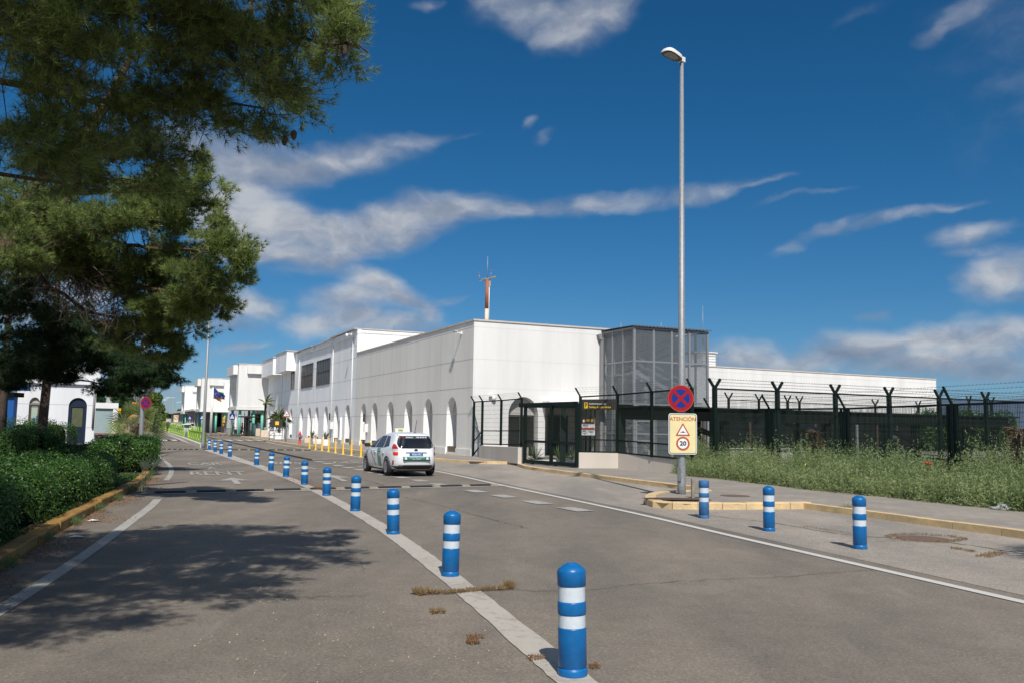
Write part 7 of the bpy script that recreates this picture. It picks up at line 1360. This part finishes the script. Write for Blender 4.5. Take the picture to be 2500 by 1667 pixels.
f = MB(); [f.bar(o2 + bx * x + bn * .03 + ZU * wsl, o2 + bx * x + bn * .03 + ZU * wsp, .14, .06, up=bn) for x in (.07, 2 * hw_ - .07)]; f.bar(o2 + bn * .035 + ZU * wsp, o2 + bx * 2 * hw_ + bn * .035 + ZU * wsp, .16, .06, up=bn); f.bar(o2 + bn * .035 + ZU * (wsl + .04), o2 + bx * 2 * hw_ + bn * .035 + ZU * (wsl + .04), .1, .06, up=bn); f.build('frame', M_BRFRAME, wn)
m = MB(); m.obox(pD + bx * (uw0 - .12) + bn * .02 + ZU * (wsl - .14), bx * (2 * hw_ + .24), bn * .12, ZU * .14); m.build('sill', M_BRFRAME, wn)
f = MB(); [f.bar(o2 + bx * (.35 + .22 * i) + bn * .012 + ZU * (wsl + .2), o2 + bx * (.35 + .22 * i) + bn * .012 + ZU * (wsl + .55 + .18 * (i % 2)), .16, .01, up=bn) for i in range(4)]; f.build('sticker', M_GBLUE, wn)
m = MB(); a = pD + bx * (u1 - .12) + bn * .1; m.tube([a + ZU * 1.2, a + ZU * (zb_ - .1)], .07, 8); m.build('downpipe', mat('grey pvc pipe', (.22, .22, .23), .6, .1), BO)
# glass kiosk / shelter
k0 = pD + bx * u1 + bn * .4; ku = U(283) - U(233); kh = A(260, 984, k0.y + 1.5).z; KI_ = empty('glass_kiosk', label='glass walled kiosk with a white frame, right of the booth', cat='kiosk')
M_KGL = mat('kiosk glass', (.30, .38, .38), .12, .08, 1, spec=.6); M_KFR = mat('kiosk frame', (.74, .74, .73), .4, .05)
m = MB(); m.obox(k0 - bn * .05 + ZU * .1, bx * ku, -bn * .05, ZU * (kh - .4)); m.build('glass_wall', M_KGL, KI_); m = MB(); m.obox(k0 + bn * .12 + ZU * (kh - .38), bx * (ku + .15), -bn * 2.2, ZU * .4); m.build('roof', M_KFR, KI_)
for u_ in (ku * .92, ku * 1.03): m = MB(); m.bar(k0 + bx * u_ + ZU * .0, k0 + bx * u_ + ZU * (kh - .385), .16, .16, up=bn); m.build('post', M_KFR, KI_)
m = MB(); m.bar(k0 + bn * .02 + ZU * .08, k0 + bx * ku + bn * .02 + ZU * .08, .1, .16); m.build('base', M_BRFRAME, KI_)
m = MB(); m.obox(k0 + bn * .5 + ZU * .75, bx * 1.7, -bn * .45, ZU * .1); m.obox(k0 + bn * .4 + bx * .3 + ZU * .05, bx * .25, -bn * .3, ZU * .695); tag(m.build('bench', mat('red brown bench', (.22, .09, .07), .7, .15)), 'red brown bench in front of the kiosk glass', 'bench')
# blue gantry at the far left
GA = empty('gantry', label='blue pillar and dark corrugated canopy at the left edge, beside the booth', cat='gantry'); a = A(25, 1060, 57); m = MB(); zt_ = A(25, 968, 57).z; m.box((a.x, 57, zt_ / 2), (.42, .42, zt_)); m.build('pillar', M_GBLUE, GA)
m = MB(); b = A(-60, 960, 57); zr_ = A(20, 957, 57).z; m.obox((b.x, 56.6, zt_ + .002), (a.x - b.x + .28, 0, 0), (0, 1.2, 0), (0, 0, zr_ - zt_)); m.build('canopy', M_CAN, GA); m = MB(); zz_ = A(20, 940, 58).z; m.obox((b.x, 58.6, zz_ - .3), (a.x - b.x - .1, 0, 0), (0, .6, 0), (0, 0, .45)); m.build('beam', M_GBLUE, GA)
# grey ribbed tower, beige roof and other far blocks
def block(label, px0, px1, yt, yb, Z, m_, name='building', dep=8., ribs=0):
    a, b, t = A(px0, yb, Z), A(px1, yb, Z), A((px0 + px1) / 2, yt, Z); S = empty(name, (a.x, Z, 0), label=label, cat='building', group='far buildings on the left'); m = MB(); m.obox((0, 0, 0), (b.x - a.x, 0, 0), (0, dep, 0), (0, 0, t.z)); m.build('wall', m_, S); m = MB(); m.obox((-.2, -.2, t.z), (b.x - a.x + .4, 0, 0), (0, dep + .4, 0), (0, 0, .3)); m.build('roof', M_COP, S)
    for i in range(ribs): m = MB(); m.obox(((b.x - a.x) * (i + .3) / ribs, -.5, 0), ((b.x - a.x) / ribs * .4, 0, 0), (0, .5, 0), (0, 0, t.z - .1)); m.build('rib', m_, S)
block('tall grey ribbed tower above the palm', 314, 338, 905, 1040, 150, mat('grey concrete', (.25, .25, .25), .9, .1), 'ribbed_tower', 6, 6); block('beige low building behind the kiosk', 285, 316, 994, 1042, 140, mat('beige render', (.50, .36, .25), .9, .1)); block('pale chimney block behind the kiosk roof', 257, 272, 964, 1040, 110, M_LUN, 'chimney_block', 2.)
m = MB(); hills = []
def ridge(name, pts, Y, m_, dep=900):
    m = MB(); P_ = [A(px, py, Y) for px, py in pts]; f = [(p.x, Y, p.z) for p in P_]; k = [(p.x * 1.3, Y + dep, -5) for p in P_]; g = [(p.x * .97, Y - dep * .6, -5) for p in P_]; n = len(f); m.add(g + f + k, [(i, i + 1, n + i + 1, n + i) for i in range(n - 1)] + [(n + i, n + i + 1, 2 * n + i + 1, 2 * n + i) for i in range(n - 1)], True); return struct(m.build(name, m_))
M_HILL = mat('hazy blue hill', (.085, .125, .19), 1, .1, .004); rr_ = random.Random(4)  # blue haze of the distance is put into the hill colour
ridge('hills', [(px, 1000 - 26 * math.sin((px - 1900) / 900 * PI) - rr_.uniform(0, 7)) for px in range(1900, 3400, 40)], 3600, M_HILL); ridge('hills', [(px, 1018 - rr_.uniform(0, 6)) for px in range(-900, 1000, 40)], 4200, M_HILL)
m = MB()
def plain(): # pale scrub in front of the hills
    P_ = np.stack([RNG.uniform(120, 900, 2600), RNG.uniform(330, 1500, 2600), RNG.uniform(0, 5, 2600)], 1); scatter('far_scrub', P_, np.repeat(upz, len(P_), 0), 9, 7, mat('far scrub', (.10, .12, .09), 1, .3, .02))
plain()
# ------------------------------------------------------------------ under and behind the canopy
lw0, lw1 = A(1775, 1110, 44.5), A(1965, 1110, 46.5); m = MB(); m.obox((lw0.x, 44.5, PZ - .02), (lw1.x - lw0.x, 2.0, 0), (-.1, .25, 0), (0, 0, .78)); tag(m.build('low_wall', M_WHITE), 'low white wall seen under the dark canopy', 'wall')
sa, sb = A(1600, 1060, 50), A(2235, 1060, 56.5); GS = empty('shade_screen', label='long dark screen added for the deep shade behind the parking canopy', cat='screen'); m = MB(); v = Vector((sb.x - sa.x, 6.5, 0)); m.obox((sa.x, 50, PZ - .02), v, (-.1, .3, 0), (0, 0, 2.7)); m.build('glass', mat('shade screen black', (.010, .011, .012), .5, .3, spec=.12), GS)  # dark sheet added to stand for the shade under the canopy
for i in range(13): p = Vector((sa.x, 49.9, PZ)) + v * (i / 12); m = MB(); m.bar(p, p + ZU * 2.75, .12, .12, up=v); m.build('screen_bar', M_BRFRAME if i % 3 else M_GALV, GS)
shrub('dark green hedge behind the right end of the canopy', 'hedge', [A(2270, 1100, 52) * 1, A(2440, 1100, 54) * 1], 1.6, 2.3, 7000, .16, .09)
for o in [x for x in bpy.data.objects if x.name.startswith('hedge') and x.parent is None]:
    pass
a = A(1963, 1040, 42.5); bp_ = empty('blue_panel', (a.x, 42.5, 0), 0, 'blue panel lettered A P under the canopy', 'sign'); z1_, z0_ = A(1963, 1041, 42.5).z, A(1963, 1084, 42.5).z; wP = 34 * 42.5 / FPX
m = MB(); m.obox((0, 0, z0_), (wP, 0, 0), (0, .05, 0), (0, 0, z1_ - z0_)); m.build('plate', M_GBLUE, bp_); text('A', .34, M_SWHT, bp_, frame((wP * .27, -.005, z0_ + (z1_ - z0_) * .58), (1, 0, 0), (0, 0, 1)), bold=.008); text('P', .34, M_SWHT, bp_, frame((wP * .3, -.005, z0_ + .2), (1, 0, 0), (0, 0, 1)), bold=.008)
for x_ in (.08, wP - .08): m = MB(); m.bar((x_, .03, .1), (x_, .03, z0_ + .02), .05); m.build('post', M_GALV, bp_)
a = A(2161, 1045, 46); nb = empty('notice_board', (a.x, 46, 0), label='white notice with a red stripe under the canopy, far right', cat='sign', group='notices on the fence'); z1_, z0_ = A(2161, 1047, 46).z, A(2161, 1071, 46).z
m = MB(); m.obox((0, 0, z0_), (.62, 0, 0), (0, .04, 0), (0, 0, z1_ - z0_)); m.build('plate', M_SWHT, nb); m = MB(); m.obox((0, -.01, z0_ + .24), (.62, 0, 0), (0, .008, 0), (0, 0, .08)); m.build('red_stripe', M_RED, nb); m = MB(); m.bar((.31, .06, .1), (.31, .06, z0_), .05); m.build('post', M_FENCE, nb)
# ------------------------------------------------------------------ planters, totems, flags, hydrants, racks by the entrance
M_PLC = mat('cream concrete planter', (.66, .53, .41), .85, .1, 3); M_PLW = mat('white concrete planter', (.78, .77, .75), .8, .06, 3)
def planter(px, py, w, h, m_, label, d=None, rz=R(24)):
    p = G(px, py, PZ); S = empty('planter', p, rz, label, 'planter', 'planters along the terminal pavement'); d = d or w; m = MB(); m.box((0, d / 2, h / 2), (w, d, h)); o = m.build('box', m_, S); bevel(o, .03); m = MB(); m.box((0, d / 2, h + .005), (w - .2, d - .2, .03)); m.build('soil', M_SOIL, S); return p + Vector((-math.sin(rz), math.cos(rz), 0)) * d / 2
Zat = lambda px, py: G(px, py, PZ).y
W_ = lambda px0, px1, py: (px1 - px0) * Zat(px0, py) / FPX
pl1 = planter(682, 1071.5, W_(671, 692, 1071.5), (1071.5 - 1055.5) * Zat(682, 1071.5) / FPX, M_PLW, 'white square planter with a tall yucca palm, left of the triangle sign')
pl2 = planter(662, 1068.5, W_(657, 668, 1069), (1068.5 - 1052.5) * Zat(662, 1068) / FPX, M_PLW, 'white planter pair just left of the square white one')
pl3 = planter(646, 1066.5, W_(637, 655, 1066), (1066 - 1049) * Zat(646, 1066) / FPX, M_PLC, 'cream planter with a thin palm before the entrance'); pl4 = planter(630, 1063.5, W_(625, 637, 1063), (1063.5 - 1045.5) * Zat(630, 1063) / FPX, M_PLC, 'taller cream planter behind the thin palm')
for px, py, x0, x1, yt, lb in ((608, 1061, 603, 614, 1049, 'cream planter in front of the right teal column'), (618.5, 1062.5, 613, 624, 1055, 'low cream block between the cream planters'), (599.5, 1060, 597, 603, 1053, 'low cream block near the walkers'), (593, 1059, 590, 597, 1052, 'low cream block behind the fire hydrant'), (535, 1053.5, 530, 539, 1041, 'cream planter with a small palm by the second totem'), (522, 1050.5, 517, 526, 1043, 'orange cream block beside the flagpoles'), (512, 1050, 509, 517, 1046, 'low pale block at the foot of the flagpoles')):
    planter(px, py, W_(x0, x1, py), (py - yt) * Zat(px, py) / FPX, M_PLC, lb)
p = planter(749, 1080.5, W_(743.5, 755, 1080), (1080.5 - 1067.5) * Zat(749, 1080) / FPX, M_PLC, 'cream square block beside the red hydrant'); planter(797, 1087.5, W_(790, 806, 1087.5), (1087.5 - 1072) * Zat(797, 1087) / FPX, M_PLW, 'white square planter right of the octagonal one')
q = G(773, 1082.5, PZ); r_o = W_(760, 788, 1082) / 2; S = empty('planter', q + Vector((0, r_o, 0)), label='white octagonal planter with spiky dry plants', cat='planter', group='planters along the terminal pavement'); ho = (1082.5 - 1070.5) * q.y / FPX; m = MB(); m.lathe([(r_o * .92, 0), (r_o, ho * .5), (r_o, ho)], 8, smooth=False); m.build('box', M_PLW, S); m = MB(); m.lathe([(r_o * .9, ho + .01), (0, ho + .02)], 8); m.build('soil', M_SOIL, S)
for dx, lb in ((-.55, 'left dry agave in the octagonal planter'), (.6, 'right dry agave in the octagonal planter')): blades(lb, q + Vector((dx, r_o, ho)), .8, 16, 'agave', leafmat('agave', (.10, .09, .06), (.20, .20, .10), .1), 0, 'agaves in the octagonal planter', .12, 20, 80)
hP = 1.05
blades('tall yucca palm with drooping leaves in the white square planter', pl1 + ZU * ((1071.5 - 1055.5) * Zat(682, 1071.5) / FPX), 1.5, 60, 'palm_tree', M_YUC, 1.6, 'palms in the planters', .12, -60, 85, .1, .35)
blades('second yucca stem beside the tall one in the white planter', pl2 + ZU * 1.2 + Vector((.7, 0, 0)), 1.2, 40, 'palm_tree', M_YUC, .5, 'palms in the planters', .12, -70, 80, .09, .4)
blades('thin palm with few stiff fronds in the cream planter', pl3 + ZU * 1.2, 1.5, 12, 'palm_tree', M_PALM, 2.9, 'palms in the planters', .35, -20, 70, .14, .25)
blades('bushy low palm behind the thin one', pl4 + ZU * 1.5 + Vector((-.6, .5, 0)), 1.7, 34, 'palm_tree', M_PALM, .6, 'palms in the planters', .22, -20, 75, .12, .35)
blades('small palm by the dark totem', G(535, 1053, PZ) + ZU * .8, 1.8, 16, 'palm_tree', M_PALM, 2.0, 'palms in the planters', .3, -20, 70, .14, .3)
def totem(px, yb, yt, wpx, label):
    p = G(px, yb, PZ); k = p.y / FPX; S = empty('totem', p, R(20), label, 'totem', 'dark information totems'); h = (yb - yt) * k; w = wpx * k; m = MB(); m.box((0, 0, h / 2), (w, .35, h)); m.build('pylon', M_SGB, S)
    for z in (h * .9, h * .71): plate_poly(rrect(w * .5, w * .5, w * .08, c=(0, z)), MATS['sign yellow'], S, 'yellow_square', .01, -.19); b = MB(); b.box((0, -.20, z), (w * .22, .01, w * .14)); b.box((0, -.20, z - w * .15), (w * .3, .01, w * .05)); b.build('pictogram', M_SGB, S)
    b = MB(); [b.box((-w * .08, -.18, h * (.55 - .05 * i)), (w * (.4 - .1 * i), .01, h * .02)) for i in range(3)]; b.build('printed_lines', MATS['sign yellow'], S)
totem(545, 1055.5, 1017, 11, 'dark totem with two yellow pictograms, nearer one right of the flagpoles'); totem(506.5, 1050, 1017.5, 7.5, 'dark totem with two yellow pictograms, farther one behind the lamp post')
# hanging sign by the wall
a = A(675, 1032, 86); S = empty('direction_sign', (a.x, 86, 0), R(20), 'small dark sign with a yellow square on a scaffold frame behind the yucca', 'sign'); m = MB(); m.box((0, 0, a.z), (1.1, .08, .75)); m.build('panel', M_SGB, S); m = MB(); m.box((0.05, -.05, a.z), (.34, .02, .34)); m.build('yellow_square', MATS['sign yellow'], S); m = MB(); [m.bar((x, .1, PZ), (x, .1, a.z + .5), .05) for x in (-.6, .6)]; [m.bar((-.6, .1, z), (.6, .1, z), .04) for z in (.6, 1.1, 1.5)]; m.bar((-.6, .1, .6), (.6, .1, 1.5), .04); m.build('frame', M_BLK, S)
def hydrant(px, py, h, label):
    p = G(px, py, PZ); S = empty('fire_hydrant', p, label=label, cat='fire hydrant', group='fire hydrants'); s = h; m = MB(); m.lathe([(.13 * s, 0), (.13 * s, .05 * s), (.08 * s, .08 * s), (.08 * s, .48 * s), (.12 * s, .52 * s), (.12 * s, .72 * s), (.09 * s, .86 * s), (.04 * s, .95 * s), (.04 * s, s)], 14); m.build('body', mat('hydrant red', (.50, .03, .035), .4, .08), S); m = MB(); m.bar((-.2 * s, 0, .62 * s), (.2 * s, 0, .62 * s), .12 * s); m.bar((0, -.2 * s, .62 * s), (0, 0, .62 * s), .14 * s); m.build('outlet', M_GALV, S)
hydrant(731.5, 1083.5, 1.05, 'red fire hydrant on the pavement, left of the yellow posts'); hydrant(583.5, 1062.5, 1.05, 'red fire hydrant near the walkers, before the teal column'); hydrant(496.3, 1049.5, .9, 'small far red hydrant behind the slim lamp post')
def rack(px0, px1, py, h, label):
    a, b = G(px0, py, PZ), G(px1, py, PZ); S = empty('bike_rack', a, label=label, cat='barrier', group='steel barriers'); v = b - a; m = MB(); m.bar(ZU * h, v + ZU * h, .06); m.build('top_rail', M_GALV, S); n = 6
    for i in range(n): m = MB(); m.bar(v * (i / (n - 1)), v * (i / (n - 1)) + ZU * h, .07); m.build('upright', M_GALV, S)
rack(548, 563, 1058.5, .85, 'steel barrier of uprights left of the walkers'); rack(483.5, 491.5, 1049, .8, 'steel barrier left of the slim lamp post')
# bus shelter like glazed porch by the walkers
a, b = A(589, 1050, 112), A(609, 1050, 112); S = empty('smoking_shelter', (a.x, 112, PZ), label='small black framed shelter behind the walkers at the porch', cat='shelter'); w = b.x - a.x; zt_ = A(589, 1018, 112).z - PZ; m = MB(); m.obox((-.3, -.6, zt_), (w + 1, 0, 0), (0, 1.8, 0), (0, 0, .18)); m.build('roof', M_BLK, S); m = MB(); m.obox((0, .9, 0), (w * .5, 0, 0), (0, .1, 0), (0, 0, zt_)); m.build('dark_wall', M_DARK, S)
for x in (w * .62, w * .98): m = MB(); m.bar((x, -.4, 0), (x, -.4, zt_), .12); m.build('post', M_BLK, S)
# flags
def flagpole(px, Y, yt, label, x2=0.):
    a = A(px, yt, Y); S = empty('flagpole', (a.x, Y, PZ), label=label, cat='flagpole', group='flagpoles before the terminal'); m = MB(); m.lathe([(.11, 0), (.07, a.z - PZ)], 10); m.build('pole', M_STEELW, S); return a
fy = 128
P1 = flagpole(521, fy, 944, 'right white flagpole carrying the blue European flag'); P2 = flagpole(519, fy + 2, 946, 'middle white flagpole carrying the red and yellow flag'); P0 = flagpole(515.5, fy + 4, 998, 'left short white flagpole', 0)
def flag(top, pts_px, Y, mats, split, name, label, nu=14, nv=8):
    """cloth hanging from four picture corners: hoist top, hoist bottom, fly bottom, fly top, with folds"""
    C4 = [A(px, py, Y) for px, py in pts_px]; m = MB(); vs = []
    for j in range(nv + 1):
        for i in range(nu + 1):
            u, v = i / nu, j / nv; p = C4[0].lerp(C4[3], u).lerp(C4[1].lerp(C4[2], u), v); p = p + Vector((0, .35 * math.sin(u * 9 + v * 3) * u + .15 * math.sin(u * 17 + 2 * v) * u, .12 * math.sin(u * 8 + 1) * u)); vs.append(p)
    for j in range(nv):
        for i in range(nu): m.m(split(i / nu, (j + .5) / nv)); m.add([vs[j * (nu + 1) + i], vs[j * (nu + 1) + i + 1], vs[(j + 1) * (nu + 1) + i + 1], vs[(j + 1) * (nu + 1) + i]], [(0, 1, 2, 3)], True)
    o = m.build(name, mats); tag(o, label, 'flag', 'flags before the terminal'); return o, vs
M_FB = mat('flag blue', (.015, .03, .17), .7, .1); M_FY = mat('flag yellow', (.80, .45, .02), .7, .06); M_FR = mat('flag red', (.55, .02, .02), .7, .06); M_FG = mat('flag green', (.02, .22, .10), .7, .06)
fo, vs = flag(None, ((521.5, 944), (522, 969), (551, 975), (550, 968)), fy, [M_FB], lambda u, v: 0, 'flag', 'wind blown blue flag with a ring of yellow stars')
c_ = vs[4 * 15 + 7]
for i in range(12):
    m = MB(); t = 2 * PI * i / 12; q = c_ + Vector((.42 * math.cos(t) * 1.2, -.5, .27 * math.sin(t) - .24 * math.cos(t))); m.add([q + Vector((.055 * math.sin(PI * j / 5) * (1 if j % 2 == 0 else .45), 0, .055 * math.cos(PI * j / 5) * (1 if j % 2 == 0 else .45))) for j in range(10)], [tuple(range(10))]); m.build('star', M_FY, fo)
flag(None, ((520, 966), (521, 969), (541, 982), (545, 972)), fy + 1.2, [M_FR, M_FY], lambda u, v: 0 if (v < .25 or v > .75) else 1, 'flag', 'red and yellow striped flag hanging below the blue one')
flag(None, ((519, 946), (519.5, 972), (549, 976), (547, 961)), fy + 2.4, [M_FG, M_SWHT], lambda u, v: 0 if (v < .33 or v > .67) else 1, 'flag', 'green and white flag mostly hidden behind the blue one')
# ------------------------------------------------------------------ people
M_SKIN = mat('skin', (.42, .24, .16), .6, .05); M_HAIR = mat('dark hair', (.03, .02, .015), .7, .2)
def person(px, py, face, top, leg, label, stride=.25, armf=(.3, -.2), h=1.72, hair=M_HAIR, coat=False):
    p = G(px, py, PZ); S = empty('person', p, face, label, 'person', 'people before the terminal'); k = h / 1.72
    J = dict(pel=(0, 0, .95), ch=(0, .01, 1.28), nk=(0, .0, 1.46), hd=(0, .02, 1.56), tp=(0, .02, 1.70))
    for s, n in ((1, 'r'), (-1, 'l')):
        st = stride * s; J['hip' + n] = (.09 * s, 0, .90); J['kn' + n] = (.10 * s, st * .55 + .03, .49); J['an' + n] = (.10 * s, st * 1.0 - .02, .09 + (.05 if st < 0 else 0)); J['to' + n] = (.11 * s, st + .17, .035)
        af = armf[0] if s > 0 else armf[1]; J['sh' + n] = (.19 * s, 0, 1.40); J['el' + n] = (.24 * s, -.04 + af * .35, 1.13); J['wr' + n] = (.23 * s, .05 + af, .90 + abs(af) * .4); J['ha' + n] = (.23 * s, .09 + af * 1.2, .84 + abs(af) * .45)
    RA = dict(pel=.12, ch=.135, nk=.05, hd=.09, tp=.065, hip=.09, kn=.058, an=.038, to=.032, sh=.058, el=.042, wr=.027, ha=.03)
    E = [('pel', 'ch'), ('ch', 'nk'), ('nk', 'hd'), ('hd', 'tp')] + [e for n in 'rl' for e in (('pel', 'hip' + n), ('hip' + n, 'kn' + n), ('kn' + n, 'an' + n), ('an' + n, 'to' + n), ('ch', 'sh' + n), ('sh' + n, 'el' + n), ('el' + n, 'wr' + n), ('wr' + n, 'ha' + n))]
    def skin(name, edges, m_, grow, fingers=False):
        bm = bmesh.new(); L = bm.verts.layers.skin.verify(); V = {}
        def vert(j, co=None, r=None):
            if j not in V:
                V[j] = bm.verts.new(tuple(c * k for c in (co or J[j]))); q = (r or (RA.get(j) or RA[j[:-1]]) + grow) * k; V[j][L].radius = (q, q); V[j][L].use_root = (j == edges[0][0])
            return V[j]
        for a, b in edges: bm.edges.new((vert(a), vert(b)))
        if fingers:
            for n, s in (('r', 1), ('l', -1)):
                hx, hy, hz = J['ha' + n]
                for f in range(5):
                    a = (f - 2) * .018; ln_ = (.05, .075, .085, .078, .06)[f]; q = (hx - (.03 * s if f == 0 else .0), hy + a, hz - .03); q2 = (hx - (.045 * s if f == 0 else .01 * s), hy + a * 1.4 + .01, hz - .03 - ln_)
                    v1 = vert('f%s%d' % (n, f), q, .010); v2 = vert('g%s%d' % (n, f), q2, .008); bm.edges.new((V['ha' + n], v1)); bm.edges.new((v1, v2))
        me = bpy.data.meshes.new(name); bm.to_mesh(me); bm.free(); me.materials.append(m_); o = bpy.data.objects.new(name, me); COL.objects.link(o); o.parent = S
        sk = o.modifiers.new('skin', 'SKIN'); sk.use_smooth_shade = True; sd = o.modifiers.new('subdivision', 'SUBSURF'); sd.levels = 1; sd.render_levels = 1; return o
    skin('body', E, M_SKIN, 0, True)
    skin('top', [e for e in E if e[0] in ('pel', 'ch', 'shr', 'shl', 'elr', 'ell') and e[1] not in ('nk', 'hipr', 'hipl')], top, .018); lg = [e for e in E if e[0] in ('hipr', 'hipl', 'knr', 'knl') or e[1] in ('hipr', 'hipl')]; skin('trousers', lg, leg, .022); skin('shoes', [('anr', 'tor')], M_BLK, .012); skin('shoes', [('anl', 'tol')], M_BLK, .012)
    m = MB(); m.lathe([(.02, .13), (.07, .11), (.1, .05), (.102, -.02), (.09, -.09), (.07, -.13)], 14, (0, -.012, 1.60)); m.v = [(x * k, y * k, z * k) for x, y, z in m.v]; m.build('hair', hair, S)
    f = MB(); f.box((0, .115, 1.575), (.025, .035, .04)); f.v = [(x * k, y * k, z * k) for x, y, z in f.v]; f.build('nose', M_SKIN, S)
    for s in (1, -1): f = MB(); f.box((.035 * s, .103, 1.605), (.022, .012, .012)); f.v = [(x * k, y * k, z * k) for x, y, z in f.v]; f.build('eye', M_SBLK, S)
    f = MB(); f.box((0, .098, 1.53), (.045, .012, .01)); f.v = [(x * k, y * k, z * k) for x, y, z in f.v]; f.build('mouth', mat('lips', (.30, .09, .08), .6), S)
    return S
M_OLV = mat('olive cloth', (.16, .12, .035), .9, .15, 6); M_RUSTC = mat('rust cloth', (.30, .10, .045), .9, .15, 6); M_BLKC = mat('black cloth', (.022, .022, .026), .9, .15, 6); M_GRYC = mat('beige vest cloth', (.30, .28, .22), .9, .15, 6); M_JEAN = mat('blue jeans cloth', (.05, .10, .19), .9, .15, 6)
def pair(px, py, label, hh=.68):
    p = G(px, py, PZ); S = empty('suitcase', p, R(20), label, 'suitcase', 'suitcases of the walkers'); m = MB(); m.box((0, 0, .42), (.46, .28, hh)); bevel(m.build('shell', mat('dark blue shell', (.012, .045, .075), .4, .08), S), .05, 3); m = MB(); [m.bar((x, .1, .7), (x, .1, 1.02), .02) for x in (-.1, .1)]; m.bar((-.11, .1, 1.02), (.11, .1, 1.02), .03); m.build('handle', M_BLK, S)
    for x in (-.18, .18): m = MB(); m.bar((x, -.03, .05), (x, .03, .05), .09); m.build('wheel', M_BLK, S)
person(568, 1059.5, R(-80), M_OLV, M_OLV, 'person in olive clothes with a bag, wheeling a suitcase by the teal column', .22, (.30, .1)); person(590.5, 1060, R(95), M_RUSTC, M_RUSTC, 'person in rust brown clothes with a suitcase beside the teal column', .25, (.32, -.05), hair=mat('brown hair', (.10, .045, .02), .7, .2))
pair(574.5, 1059.5, 'dark blue suitcase beside the person in olive clothes'); pair(587, 1060, 'smaller dark blue suitcase beside the person in rust clothes', .6)
person(610.5, 1055, R(180), M_GRYC, M_JEAN, 'person in a beige vest and jeans facing the camera behind the shelter', .05, (.1, .1)); person(622, 1060, R(0), M_BLKC, M_BLKC, 'person in black with a backpack, back to the camera, near the palms', .05, (.15, .1), 1.76)
for i, (px, py) in enumerate(((476, 1049.2), (480.5, 1049), (487, 1048.6))): person(px, py, R(40 * i), (M_BLKC, M_GRYC, M_RUSTC)[i], M_BLKC, ('person in dark clothes seated group left of the far columns', 'person in pale top in the far group by the finned arcade', 'person in brown top at the right of the far group')[i].replace('seated group ', 'in the far group '), .05, (.2, .1))
